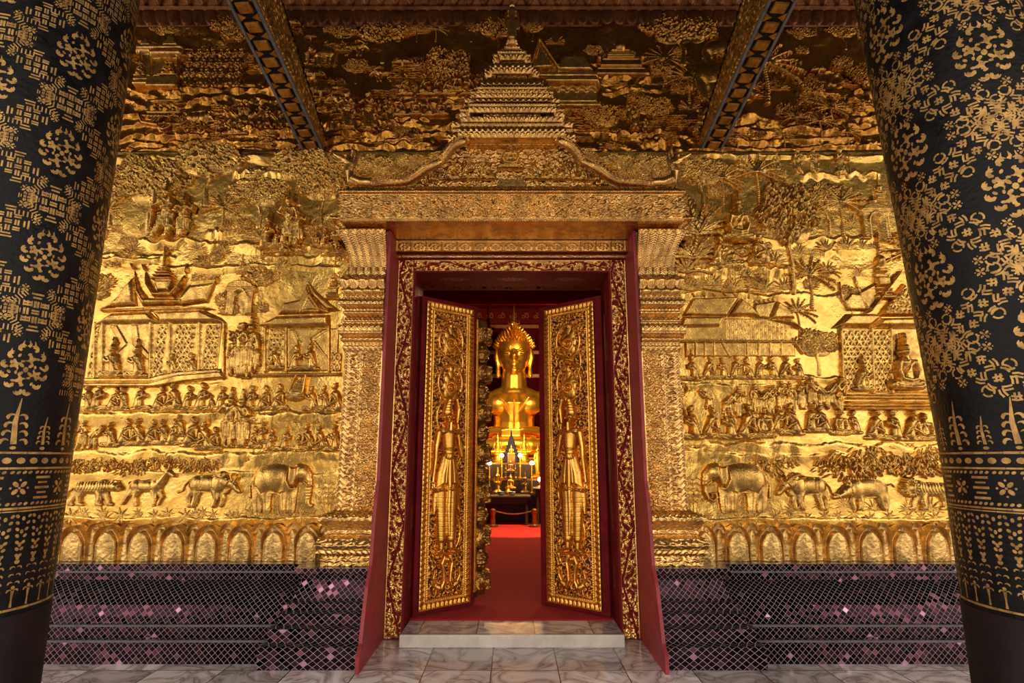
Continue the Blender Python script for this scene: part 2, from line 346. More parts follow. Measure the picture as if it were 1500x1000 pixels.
# ------------------------------------------------------------------ carved ornament patterns (functions of surface s, t in metres)
def jitter(ci, cj, k):
    v = np.sin(ci*12.9898+cj*78.233+k*37.719)*43758.5453; return v-np.floor(v)
def scrolls(x, y, c, seed=0, turns=2.2):                          # leafy spirals packed in cells; 0..1
    out = np.zeros_like(x)
    for dj in (-1, 0, 1):
        for di in (-1, 0, 1):
            cj = np.floor(y/c)+dj; ci = np.floor(x/c-.5*(cj % 2))+di
            px = (ci+.5+.5*(cj % 2)+(jitter(ci, cj, seed)-.5)*.24)*c; py = (cj+.5+(jitter(ci, cj, seed+1)-.5)*.24)*c
            dx, dy = x-px, y-py; r = np.hypot(dx, dy)/c; th = np.arctan2(dy, dx)
            sg = np.where(jitter(ci, cj, seed+2) > .5, 1, -1)
            v = .5+.5*np.cos(2*PI*r*turns*1.9-sg*th+6.28*jitter(ci, cj, seed+3))
            v = v*(.72+.28*np.cos(th*9+r*26*sg))
            out = np.maximum(out, v*np.clip((.64-r)/.14, 0, 1))
    return np.clip(out, 0, 1)
def leaves(x, y, c, seed=0):                                      # small overlapping leaf tufts; 0..1
    out = np.zeros_like(x)
    for dj in (-1, 0, 1):
        for di in (-1, 0, 1):
            cj = np.floor(y/c)+dj; ci = np.floor(x/c-.5*(cj % 2))+di
            px = (ci+.5+.5*(cj % 2)+(jitter(ci, cj, seed)-.5)*.5)*c; py = (cj+.5+(jitter(ci, cj, seed+1)-.5)*.5)*c
            a = 6.28*jitter(ci, cj, seed+2); dx, dy = x-px, y-py
            u, v = (dx*np.cos(a)+dy*np.sin(a))/c, (-dx*np.sin(a)+dy*np.cos(a))/c; v = v+u*u*.5
            out = np.maximum(out, np.sqrt(np.clip(1-(u/.62)**2-(v/.2)**2, 0, 1)))
    return out
def petals(s_, t, p, t0, t1, up=True):                            # one row of pointed petals between t0 and t1; 0..1
    u = np.abs((s_/p) % 1-.5)*2; v = (t-t0)/(t1-t0)
    if not up: v = 1-v
    vv = np.clip(v, 0, 1); wd = np.sqrt(np.clip(1-vv**2.4, 0, 1))*.94+.001
    h = np.sqrt(np.clip(1-(u/wd)**2, 0, 1))*(1-.25*vv)
    h = np.where(u < wd*.55, h*.75+.18*np.clip(1-u/wd/.55, 0, 1), h)
    return np.where((v >= 0) & (v <= 1), h, 0)
def beads(s_, t, p, tc):
    u = ((s_/p) % 1-.5)*p; d = np.hypot(u, t-tc)/(p*.46); return np.sqrt(np.clip(1-d*d, 0, 1))
def herring(s_, t, p, tc, wd):                                    # twisted rope strip along t, centred at s = tc
    u = (s_-tc)/wd; v = (t/p+np.abs(u)*.9) % 1
    return np.where(np.abs(u) < 1, np.sqrt(np.clip(1-u*u, 0, 1))*(.45+.55*np.abs(np.sin(v*PI))), 0)
def rope(s_, t, p, tc, wd):                                       # twisted rope strip along s, centred at t = tc
    return herring(t, s_, p, tc, wd)
def sweep(path, prof, disp=None, res=.006, closed=False):         # profile (out, z) run along a plan path with mitred corners
    P = [Vector(p) for p in path]; n = len(P)
    def nrm(a, b): d = (b-a).normalized(); return Vector((d.y, -d.x))
    segs = [(P[i], P[(i+1) % n]) for i in range(n if closed else n-1)]
    Ns = [nrm(a, b) for a, b in segs]; mit = []
    for i in range(n):
        if not closed and i == 0: mit.append(Ns[0]); continue
        if not closed and i == n-1: mit.append(Ns[-1]); continue
        a, b = Ns[i-1], Ns[i % len(Ns)]; m_ = (a+b); mit.append(m_/max(m_.dot(a), .2))
    o = [prof[0][0]]; z = [prof[0][1]]; t = [0.0]
    for (o0, z0), (o1, z1) in zip(prof, prof[1:]):
        L = math.hypot(o1-o0, z1-z0); k = max(1, int(L/res))
        for j in range(1, k+1): o.append(o0+(o1-o0)*j/k); z.append(z0+(z1-z0)*j/k); t.append(t[-1]+L/k)
    o, z, t = map(np.array, (o, z, t)); do, dz = np.gradient(o), np.gradient(z); L = np.hypot(do, dz)+1e-9
    no, nz = dz/L, -do/L                                          # outward normal of the profile when it runs upward
    Vs, Fs, U, base, sacc = [], [], [], 0, 0.0
    for k, (a, b) in enumerate(segs):
        L_ = (b-a).length; m = max(2, int(L_/res)+1); u = np.linspace(0, 1, m)
        ma, mb = mit[k], mit[(k+1) % n]
        Sg, Tg = np.meshgrid(sacc+u*L_, t); d = disp(Sg, Tg) if disp else np.zeros_like(Sg)
        og = o[:, None]+d*no[:, None]; zg = z[:, None]+d*nz[:, None]
        X = a.x+(b.x-a.x)*u[None]+og*(ma.x+(mb.x-ma.x)*u[None]); Y = a.y+(b.y-a.y)*u[None]+og*(ma.y+(mb.y-ma.y)*u[None])
        Vs.append(np.stack([X.ravel(), Y.ravel(), zg.ravel()], 1)); U.append(np.stack([Sg.ravel(), Tg.ravel()], 1))
        idx = np.arange(len(t)*m).reshape(len(t), m)+base
        Fs.append(np.stack([idx[:-1, :-1].ravel(), idx[:-1, 1:].ravel(), idx[1:, 1:].ravel(), idx[1:, :-1].ravel()], 1))
        base += len(t)*m; sacc += L_
    return np.concatenate(Vs), np.concatenate(Fs), np.concatenate(U)
def swept(name, path, prof, m, disp=None, res=.006, parent=None, loc=(0, 0, 0), mirror=False, closed=False, smooth=True, **k):
    V, F, U = sweep(path, prof, disp, res, closed)
    if mirror: V = V*np.array([-1, 1, 1]); F = F[:, ::-1]
    return add(name, npmesh(name, V, F, m, smooth, U), parent, loc, **k)
def evalmesh(prims, name, m, voxel, smooth_it=6):                 # fuse closed primitives into one continuous skin
    mb = MB()
    for p in prims:
        if p[0] == 's': mb.ball(p[1], p[2], 10, p[3] if len(p) > 3 else (1, 1, 1))
        else: mb.tube(p[1], p[2], 14); mb.ball(p[1][0], p[2][0], 8); mb.ball(p[1][-1], p[2][-1], 8)
    me = mb.mesh(name, m); o = bpy.data.objects.new(name, me); COL.objects.link(o)
    r = o.modifiers.new('r', 'REMESH'); r.mode = 'VOXEL'; r.voxel_size = voxel
    q = o.modifiers.new('s', 'SMOOTH'); q.factor = .5; q.iterations = smooth_it
    dg = bpy.context.evaluated_depsgraph_get(); out = bpy.data.meshes.new_from_object(o.evaluated_get(dg))
    bpy.data.objects.remove(o); bpy.data.meshes.remove(me); out.name = name
    if not out.materials: out.materials.append(m)
    out.polygons.foreach_set('use_smooth', np.ones(len(out.polygons), bool))
    return out
# ------------------------------------------------------------------ the setting
SILL = .08
def sbox(name, m, *b, bevel=0): return MB().box(*b).obj(name, m, None, bevel=bevel, kind='structure')
sbox('ground', M['ground'], -60, 60, -80, -4.6, -.3, -.12)
sbox('floor_porch', M['marble'], -7, 7, -4.9, .12, -.12, 0)
sbox('floor_inside', M['red_dark'], -5.49, 5.49, .325, 16.19, -.12, SILL-.012)
wf = MB(); wf.box(-7, -.985, .03, .56, 0, 6.2); wf.box(.985, 7, .03, .56, 0, 6.2); wf.box(-.985, .985, .03, .56, 3.2, 6.2)
wf.obj('wall_front', [M['plaster']], kind='structure')
sbox('wall_left', M['red_dark'], -5.7, -5.5, .56, 16.3, 0, 6.4)
sbox('wall_right', M['red_dark'], 5.5, 5.7, .56, 16.3, 0, 6.4)
wb = MB(); wb.box(-5.6, 5.6, 16.2, 16.4, 0, 6.4)
wb.obj('wall_back', M['red'], kind='structure')
sbox('ceiling_inside', M['red_dark'], -5.7, 5.7, .56, 16.4, 6.2, 6.4)
EAVE_Y, EAVE_Z = -5.2, 4.55
cz = lambda y: 5.62+(EAVE_Z-5.62)*(y/EAVE_Y)
def slope_slab(x0, x1, y0, y1, t0, t1): return MB().prism([(y0, cz(y0)+t0), (y1, cz(y1)+t0), (y1, cz(y1)+t1), (y0, cz(y0)+t1)], x0, x1, Matrix(((0, 1, 0, 0), (1, 0, 0, 0), (0, 0, 1, 0), (0, 0, 0, 1))))
slope_slab(-7.4, 7.4, EAVE_Y, 0, 0, .16).obj('ceiling_porch', M['ceilwood'], kind='structure')
MB().box(-7.4, 7.4, 0, .56, 5.62, 5.8).obj('trim_9', M['ceilwood'], kind='structure')
for i in range(8): slope_slab(-7.2+1.95*i, -7.05+1.95*i, EAVE_Y+.05, -.5, -.12, .005).obj('trim_%d' % (i+1), M['ceilwood'], kind='structure')
# threshold and sill
st = empty('threshold_step', (0, -.05, 0), label='veined marble threshold slab with a pale front edge under the open doors', cat='step')
MB().box(-.795, .795, .0, .373, 0, SILL-.004).obj('slab', M['marble_step'], st, bevel=.004)
MB().box(-.795, .795, -.03, -.001, 0, SILL+.004).obj('nosing', mat('pale_marble', (.66, .58, .50), .25, var=(.5, .43, .37)), st, bevel=.006, label='pale marble front edge')
# interior floor carpet
MB().box(-.795, .795, .325, .57, SILL-.012, SILL+.006).box(-1.6, 1.6, .565, 7.5, SILL-.012, SILL+.006).obj('red_carpet', M['carpet'], bevel=.003, label='long plain red carpet running from the doorway to the altar', cat='carpet')
# ------------------------------------------------------------------ mirror mosaic plinths (left and right of the portal)
ZP = at(300, 826, -.19)[1]                                         # top of the plinth
def plinth(sgn):
    side = 'left' if sgn < 0 else 'right'
    t = empty('mirror_mosaic_plinth', (sgn*2.6, -.2, 0), label='low wall plinth of purple diamond mirror mosaic, %s of the doorway' % side, cat='plinth')
    prof = [(0, 0), (.30, 0), (.30, .13), (.305, .135), (.26, .145), (.26, .215), (.22, .225), (.20, .26), (.175, .33), (.13, .39), (.075, .43), (.04, ZP-.12), (.05, ZP-.11), (.05, ZP-.055),
            (.085, ZP-.05), (.085, ZP-.004), (.08, ZP), (-.1, ZP)]
    def path(a, b, y): return [(a, y), (b, y)]
    x0, x1 = (.96, 5.2)
    V = swept('wall_base', [(-x1, -.11), (-x0-.02, -.11)], prof, M['mosaic'], res=.03, parent=t, mirror=sgn > 0, smooth=False)
    V.location = (-sgn*2.6, .2, 0)
    # stepped pedestal beside the door
    pp = [(0, 0), (.17, 0), (.17, .13), (.175, .135), (.13, .145), (.13, .225), (.135, .23), (.085, .24), (.085, .305), (.09, .31), (.045, .32), (.045, .365), (.05, .37), (.02, .375),
          (.02, .39), (.0, .45), (-.015, .50), (-.005, ZP-.035), (.03, ZP-.03), (.03, ZP+.003), (-.3, ZP+.003)]
    W_ = swept('door_pedestal', [(-1.44, -.1), (-1.44, -.345), (-.965, -.345)], pp, M['mosaic'], res=.03, parent=t, mirror=sgn > 0, smooth=False, label='stepped mosaic pedestal under the pilaster')
    W_.location = (-sgn*2.6, .2, 0)
    for i, (a, y, z) in enumerate(((.305, -.11, .137), (.262, -.11, .22), (.088, -.11, ZP-.05))):
        q = MB().box(-x1, -1.46, y-a-.002, y-a+.012, z-.006, z+.006); 
        o = q.obj('ledge', M['grey_edge'], t); o.scale = (-1 if sgn > 0 else 1, 1, 1); o.location = (-sgn*2.6, .2, 0)
plinth(-1); plinth(1)
# red reveal boards from the frame out to the plinth front
for sgn in (-1, 1):
    side = 'left' if sgn < 0 else 'right'
    b = MB()
    prof = [(-.60, 0), (-.60, .10), (-.54, .16), (-.50, .30), (-.44, ZP-.1), (-.36, ZP+.02), (-.30, 1.0), (-.24, 1.15), (-.225, 3.05), (.11, 3.05), (.11, 0)]
    Mx = Matrix(((0, 1, 0, 0), (1, 0, 0, 0), (0, 0, 1, 0), (0, 0, 0, 1)))
    b.prism(prof, sgn*.945 if sgn < 0 else .945, sgn*.968, Mx)
    b.obj('reveal_board', M['red_worn'], label='worn red painted reveal board flaring to the floor %s of the doorway' % side, cat='door reveal')
# ------------------------------------------------------------------ door frame
fr = empty('door_frame', (0, .1, 0), label='red door frame with gilded vine carving around the opening', cat='door frame')
JH = at(750, 398, .1)[1]; TH = at(750, 381, .1)[1]
b = MB(); b.box(-.945, -.80, .015, .42, 0, TH+.1); b.box(.80, .945, .015, .42, 0, TH+.1)
for sgn in (-1, 1):
    q = MB(); xa, xb = sorted((sgn*.80, sgn*.945)); q.box(xa, xb, .012, .42, 0, JH)
    q.obj('jamb', M['red'], fr)
MB().box(-.945, .945, .012, .42, JH, TH+.02).obj('header', M['red'], fr)
def vine(x0, x1, y0, y1, per, along_y=True, seed=3):
    h = HF(x0, x1, y0, y1, .004)
    a, c = (h.Y, h.X) if along_y else (h.X, h.Y); w_ = (x1-x0) if along_y else (y1-y0); c0 = (x0+x1)/2 if along_y else (y0+y1)/2
    v = np.maximum(scrolls(h.X, h.Y, .088, seed, .8)*.95, .8*leaves(h.X, h.Y, .045, seed+5))
    tri = np.abs(((a/per) % 1)*2-1)*2-1
    dline = np.abs((c-c0)-tri*w_*.43)
    edge = w_/2-np.abs(c-c0)
    H = .0045+.015*np.clip(v, 0, 1.1)**1.2
    H = np.where(v > .17, H, 0); H = np.where(dline < w_*.06, 0, H)
    H = np.where((edge < w_*.055), .012, H); H = np.where((edge > w_*.055) & (edge < w_*.09), 0, H)
    h.H = H; return h
for sgn in (-1, 1):
    xa, xb = sorted((sgn*.815, sgn*.94))
    h = vine(xa, xb, .01, TH, .80, True, 3 if sgn < 0 else 8)
    add('vine_carving', h.mesh('vine_carving', M['gold_portal'], .004), fr, (0, .012, 0))
h = vine(-.81, .81, JH+.008, TH, .56, False, 12)
add('vine_carving', h.mesh('vine_carving', M['gold_portal'], .004), fr, (0, .012, 0))
# oval stencils on the soffit and jambs' inner faces
def oval(rx, ry, m):
    V = []; F = []; k = 0
    for q, (r0, r1) in enumerate(((.86, 1.0), (.5, .72), (.1, .34))):
        n = 44
        for i in range(n):
            if q == 0 and i % 2: continue
            a0, a1 = 2*PI*i/n, 2*PI*(i+.8)/n; wob = 1+.12*math.sin(i*PI*.5)
            pts = [(rx*r0*wob*math.cos(a0), ry*r0*wob*math.sin(a0)), (rx*r1*wob*math.cos(a0+.05), ry*r1*wob*math.sin(a0+.05)), (rx*r1*wob*math.cos(a1), ry*r1*wob*math.sin(a1)), (rx*r0*math.cos(a1), ry*r0*math.sin(a1))]
            V += [(x, 0, z) for x, z in pts]; F.append((k, k+1, k+2, k+3)); k += 4
    return npmesh('oval_stencil', V, F, m, False)
M['faint'] = mat('faded_gold_stencil', (.48, .20, .05), .45, .3, var=(.3, .09, .03), vscale=30)
ov = oval(.13, .05, M['faint']); ovj = oval(.13, .045, M['faint'])
for x in (-.5, 0, .5): add('oval_stencil', ov, fr, (x, .2, JH-.002), (PI/2, 0, 0))
for sgn in (-1, 1):
    for z in (.4, .85, 1.3, 1.75, 2.2, 2.6): add('oval_stencil', ovj, fr, (sgn*.798, .2, z), (PI/2, 0, sgn*PI/2), (1, 1, 1)).rotation_euler = (0, PI/2, PI/2)
# bands over the frame
lb = empty('lintel_band', (0, .05, 3.0), label='gilded lintel band of square florets over the door frame', cat='lintel')
zA, zB = at(750, 369, .0)[1], 3.05
def floret(Sg, Tg):
    p = .125; u = ((Sg/p) % 1-.5)*2; v = (Tg/(zB-zA)-.5)*2.2; r = np.hypot(u, v); th = np.arctan2(v, u)
    f = np.clip(.9-np.abs(r-.55)*4, 0, 1)*(.6+.4*np.cos(th*8))+np.clip(1-(r/.28)**2, 0, 1)
    fr_ = (np.abs(u) > .9)*.7; fr_ = np.maximum(fr_, (np.abs(v) > .98)*.8)
    return .014*np.maximum(np.clip(f, 0, 1), fr_)
swept('floret_band', [(-.945, .0), (.945, .0)], [(0, 0), (0, zB-zA)], M['gold_portal'], floret, .004, lb, (0, -.05, zA-3.0))
MB().box(-.945, .945, .06, .30, TH+.012, zA-.001).obj('plain_board', M['gold_portal'], lb, loc=(0, -.05, -3.0))
MB().box(-.945, .945, .002, .30, zA-.002, 3.05).obj('backing', M['red'], lb, loc=(0, -.05, -3.0))
# ------------------------------------------------------------------ the portal: pilasters, entablature, tiered crown
def za(py, Y): return at(750, py, Y)[1]
YF = -.22
def pilaster(sgn):
    side = 'left' if sgn < 0 else 'right'
    t = empty('pilaster', (sgn*1.1, -.1, ZP), label='gilded stucco pilaster with scrollwork shaft and fern capital, %s of the doorway' % side, cat='pilaster')
    mir = sgn > 0; L0 = (-sgn*1.1, .1, -ZP); XO, XI = 1.24, .969
    path = [(-XO, .02), (-XO, YF), (-XI, YF)]; s0 = YF*-1+.02; W = XO-XI
    zb = za(748, YF); zs = za(515, YF); zc = za(432, YF); zt = 3.052
    # shaft
    def shaft(S, T):
        s = S-s0
        d = np.where(s < 0, .018*np.maximum(herring(S, T, .045, s0-.035, .035), leaves(S, T, .035, 2)*.8), 0)
        d = np.maximum(d, .019*herring(s, T, .042, .022, .02)); d = np.maximum(d, .019*herring(s, T, .042, .108, .017))
        d = np.where((s > .045) & (s < .09), .022*leaves(s, T, .036, 4), d)
        d = np.where((s > .13) & (s < W-.012), .028*np.maximum(scrolls(s-.135, T, .10, 6, 1.0), .6*leaves(s, T, .03, 9)), d)
        return np.where(s > W-.012, .010, d)
    swept('shaft', path, [(0, zb-.01), (0, zs+.01)], M['gold_portal'], shaft, .004, t, L0, mir)
    # base: rolls and recesses flaring outward
    zz = [za(p, YF-.05) for p in (830, 819, 811, 808, 797, 788, 785, 780, 776, 768, 762, 754, 746)]
    oo = [.075, .075, .06, .085, .115, .09, .05, .055, .05, .075, .105, .07, .0]
    prof = [(-.05, ZP+.002), (.075, ZP+.002)]+[(o, z) for o, z in zip(oo, zz) if z > ZP+.005]
    def base(S, T):
        H = T.max()
        return .018*np.maximum(rope(S, T, .03, H*.36, .022), rope(S, T, .035, H*.84, .024))+.006*leaves(S, T, .03, 3)+.006*beads(S, T, .022, H*.14)
    swept('base', path, prof, M['gold_portal'], base, .004, t, L0, mir)
    # necking: stacked flaring mouldings
    ys = [516, 508, 503, 497, 492, 488, 480, 474, 469, 463, 458, 452, 446, 441, 437, 431]
    os_ = [.0, .02, .012, .035, .012, .05, .055, .02, .025, .0, .03, .01, .06, .055, .03, .03]
    prof = [(o, za(y, YF-.02)) for y, o in zip(ys, os_)]
    Tl = sum(math.hypot(a[0]-b[0], a[1]-b[1]) for a, b in zip(prof, prof[1:]))
    def neck(S, T):
        d = np.zeros_like(S); n_ = int(Tl/.028)
        for q_ in range(n_): d += .012*(petals(S+.02*(q_ % 2), T, .036, Tl*q_/n_, Tl*(q_+1)/n_, q_ % 3 != 0) if q_ % 4 != 2 else beads(S, T, .024, Tl*(q_+.5)/n_))
        return d
        d = .012*rope(S, T, .03, Tl*.16, .016)+.012*rope(S, T, .028, Tl*.9, .018)+.010*beads(S, T, .026, Tl*.5)
        return d+.010*petals(S, T, .045, Tl*.28, Tl*.42)+.010*petals(S, T, .04, Tl*.6, Tl*.8, False)
    swept('necking', path, prof, M['gold_portal'], neck, .004, t, L0, mir)
    # capital: bulb rows under tall curling ferns
    prof = [(o, zc+(zt-zc)*v) for o, v in ((.02, 0), (.045, .04), (.03, .12), (.05, .2), (.02, .3), (.0, .42), (.005, .6), (.03, .76), (.075, .9), (.085, .955), (.06, 1))]
    Tc = sum(math.hypot(a[0]-b[0], a[1]-b[1]) for a, b in zip(prof, prof[1:]))
    def capi(S, T):
        d = .02*petals(S, T, .062, .0, Tc*.11)+.024*petals(S+.031, T, .062, Tc*.11, Tc*.27)
        p = .052; bend = .035*np.sin(np.clip((T/Tc-.3)/.7, 0, 1)*2.6); u = np.abs((((S+bend)/p) % 1)-.5)*2
        rib = np.sqrt(np.clip(1-u*u, 0, 1))*(.6+.4*np.abs(np.sin((T/.018+u*1.3)*PI)))
        return np.where(T > Tc*.27, .022*rib*np.clip((T/Tc-.27)*12, 0, 1)*np.clip((.97-T/Tc)*14, 0, 1), d)
    swept('capital', path, prof, M['gold_portal'], capi, .004, t, L0, mir)
    q = MB(); q.box(*sorted((sgn*XI, sgn*(XO-.01))), YF+.012, .02, ZP+.01, zt-.005); q.obj('core', M['gold_portal'], t, loc=(-sgn*1.1, .1, -ZP))
pilaster(-1); pilaster(1)
# entablature
ent = empty('entablature', (0, -.2, 3.054), label='wide gilded entablature with a scroll frieze resting on both pilasters', cat='entablature')
EY = -.40; zf0 = 3.054; zf1 = za(283, EY); L0 = (0, .2, -3.054)
hh = zf1-zf0
def frieze(S, T):
    d = .030*np.maximum(scrolls(S, T-.02, .088, 21, .9), .6*leaves(S, T, .034, 5))
    d = np.where((T < .022) | (T > hh-.02), 0, d)
    return d+.012*beads(S, T, .019, .011)+.012*beads(S, T, .019, hh-.01)
pth = [(-1.285, .02), (-1.285, EY), (1.285, EY), (1.285, .02)]
swept('frieze', pth, [(0, zf0), (0, zf1)], M['gold_portal'], frieze, .004, ent, L0)
MB().box(-1.284, 1.284, EY+.004, .02, zf0+.001, zf0+.03).obj('soffit_board', M['gold_portal'], ent, loc=L0)
MB().prism([(-1.25, zf0+.03), (1.25, zf0+.03), (1.25, zf1-.005), (-1.25, zf1-.005)], -.36, .02).obj('core', M['gold_portal'], ent, loc=L0)
zc1 = za(274, EY)
prof = [(0, zf1-.001), (.02, zf1+.008), (.02, zf1+.02), (-.01, zf1+.025), (-.03, zc1), (-.06, zc1+.035), (-.09, zc1+.04), (-.42, zc1+.042)]
swept('cornice', [(-1.285, .02), (-1.285, EY), (1.285, EY), (1.285, .02)], prof, M['gold_portal'],
      lambda S, T: .012*beads(S, T, .019, .02)+.014*petals(S, T, .04, .055, .115)+.004*leaves(S, T, .03), .005, ent, L0)
for sgn in (-1, 1):                                                 # little corner blocks at the ends of the lintel, set back
    V = swept('corner_block', [(-1.40, .02), (-1.40, -.20), (-1.20, -.20)], [(-.02, zf0-.06), (.02, zf0-.05), (.02, zf0-.035), (-.02, zf0-.03), (-.02, zf0+.09), (.02, zf0+.10), (.02, zf0+.12), (-.2, zf0+.122)], M['gold_portal'],
              lambda S, T: .012*beads(S, T, .02, .075)+.012*leaves(S, T, .04, 7), .005, ent, L0, sgn > 0)
# crown of lotus tiers
crown = empty('tiered_crown', (0, -.1, zc1+.04), label='stepped gilded crown of lotus petal tiers rising above the entablature', cat='crown')
zc2 = zc1+.04; L1 = (0, .1, -zc2)
def tier(y0, y1, w1, w2, d1, rows, name='lotus_tier'):
    z0, z1 = za(y0, -d1), za(y1, -d1); c_, k_ = math.cos(PITCH), math.sin(PITCH)
    dep = (CAM_D-d1)*1.1; X1, X2 = w1*dep/FPX, w2*dep/FPX; d2 = d1*.72
    pth = [(-X2, .02), (-X2, -d2), (-X1, -d2), (-X1, -d1), (X1, -d1), (X1, -d2), (X2, -d2), (X2, .02)]
    H = z1-z0; prof = [(-.03, z0)]; 
    n = len(rows)
    for i, r in enumerate(rows):
        a, b = z0+H*i/n, z0+H*(i+1)/n
        if r == 'p': prof += [(-.012, a+.002), (.012, b-.004)]
        elif r == 'q': prof += [(.014, a+.002), (-.01, b-.004)]
        elif r == 'f': prof += [(-.022, a+.001), (-.022, b-.001)]
        elif r == 'b': prof += [(.004, a+.002), (.004, b-.002)]
    prof += [(-.03, z1), (-d1*.8, z1+.001)]
    def dd(S, T):
        o = np.zeros_like(S); Lc = [0.0]
        for p, q in zip(prof, prof[1:]): Lc.append(Lc[-1]+math.hypot(q[0]-p[0], q[1]-p[1]))
        for i, r in enumerate(rows):
            a, b = Lc[1+2*i], Lc[2+2*i]
            if r == 'p': o += .022*petals(S, T, .044, a, b)
            elif r == 'q': o += .022*petals(S, T, .044, a, b, False)
            elif r == 'b': o += .014*beads(S, T, .022, (a+b)/2)
            else: o += .003*leaves(S, T, .03)
        return o
    o = swept(name, pth, prof, M['gold_portal'], dd, .0045, crown, L1)
    return z1
tier(201, 186, 76, 92, .30, 'pq'); tier(186, 171, 72, 88, .285, 'bp')
tier(171, 164, 46, 60, .26, 'f'); tier(164, 150, 62, 76, .26, 'pb'); tier(150, 137, 54, 68, .245, 'qp')
tier(137, 126, 50, 60, .22, 'pb'); tier(126, 115, 42, 52, .205, 'q')
tier(115, 107, 26, 34, .18, 'f'); tier(107, 93, 30, 38, .18, 'pq')
tier(93, 87, 16, 22, .16, 'f'); tier(87, 73, 19, 26, .15, 'pb')
tier(73, 66, 9, 13, .13, 'b')
# beam under the tiers, sloping tympanum and its back
MB().box(-.375, .375, -.27, .02, za(205, -.27), za(200, -.27)).obj('beam', M['gold_portal'], crown, loc=L1)
ty = HF(-.95, .95, zc1+.02, za(203, -.12)+.02, .005)
zy = ty.Y; xe = np.interp(zy, [zc1+.02, za(250, -.15), za(225, -.15), za(205, -.15)], [.93, .66, .5, .36])
ty.H = np.where(np.abs(ty.X) < xe, .004+.018*np.maximum(scrolls(ty.X, zy, .10, 31, .9), .8*leaves(ty.X, zy, .04, 11)), 0)
add('tympanum', ty.mesh('tympanum', M['gold_portal'], .0), crown, (0, .1-.13, -zc2))
MB().prism([(-.92, zc1+.02), (.92, zc1+.02), (.36, za(203, -.12)), (-.36, za(203, -.12))], -.129, .02).obj('tympanum_core', M['gold_portal'], crown, loc=L1)
row = HF(-.36, .36, 0, .04, .004); row.H = .004+.012*petals(row.X, row.Y, .04, .004, .036, False)
add('petal_row', row.mesh('petal_row', M['gold_portal'], .0), crown, (0, .1-.20, za(213, -.2)-zc2))
MB().box(-.36, .36, -.196, -.12, za(213, -.2), za(204, -.2)).obj('petal_row_core', M['gold_portal'], crown, loc=L1)
# seated figures in the tympanum are placed with the relief stamps further down
# naga balustrades
def naga(sgn):
    side = 'left' if sgn < 0 else 'right'
    Y = -.30
    px = [(686, 197), (684, 202), (676, 208), (662, 217), (650, 228), (640, 237), (628, 246), (612, 255), (596, 262), (576, 267), (556, 269), (540, 268)]
    P0 = [at(a, b, Y) for a, b in px]
    t = empty('naga', (sgn*.8, Y, zc2), label='scaly gilded naga snaking down the %s side of the crown with reared head' % side, cat='naga carving')
    mb = MB(); pts = []
    for i in range(len(P0)-1):
        for k in range(6):
            u = k/6; pts.append((P0[i][0]*(1-u)+P0[i+1][0]*u, P0[i][1]*(1-u)+P0[i+1][1]*u))
    pts.append(P0[-1]); n = len(pts)
    zmin = zc2+.03
    P3 = [Vector((x, Y+.02*math.sin(i*.3), max(z, zmin))) for i, (x, z) in enumerate(pts)]
    rad = [(.018+.022*min(1, i/12))*(1+.10*(i % 2)) for i in range(n)]
    mb.tube(P3, rad, 14)
    # scales: small studs over the back
    for i in range(4, n-1, 1):
        for a in (-.9, -.3, .3, .9):
            c = P3[i]+Vector((0, -math.cos(a)*rad[i]*.95, math.sin(a)*rad[i]*.95)); mb.ball(c, .010, 4, (1, 1, .7))
    sc = Matrix.Diagonal((-sgn, 1, 1, 1))
    def fin(mbx, name, m_=M['gold_portal'], **k):
        me = mbx.mesh(name, m_, True); me.transform(sc)
        if sgn > 0: me.flip_normals()
        return add(name, me, t, (-sgn*.8, -Y, -zc2), **k)
    fin(mb, 'body')
    hb = MB(); x0, z0 = P3[-1].x, P3[-1].z
    hp = [(x0+.02, z0), (x0-.06, z0+.0), (x0-.13, z0+.03), (x0-.165, z0+.09), (x0-.15, z0+.15), (x0-.17, z0+.195), (x0-.215, z0+.205)]
    hb.tube([(a, Y, b) for a, b in hp], [.04, .045, .045, .04, .036, .04, .026], 14)
    ex, ez = hp[-1]
    hb.tube([(ex+.03, Y, ez+.0), (ex-.02, Y-.01, ez+.012), (ex-.07, Y-.01, ez+.04)], [.028, .018, .008], 10)        # upper jaw curling up
    hb.tube([(ex+.03, Y, ez-.02), (ex-.02, Y-.01, ez-.03), (ex-.05, Y-.01, ez-.022)], [.02, .013, .006], 10)
    hb.ball((ex+.03, Y-.03, ez+.015), .012, 6)
    for (dx, dz, l) in ((.05, .02, .09), (.075, -.02, .10), (.08, -.07, .11), (.06, -.12, .09)):
        hb.tube([(ex+dx, Y, ez+dz), (ex+dx+.03, Y, ez+dz+l*.6), (ex+dx+.015, Y, ez+dz+l)], [.024, .015, .003], 8)
    fin(hb, 'head')
naga(-1); naga(1)
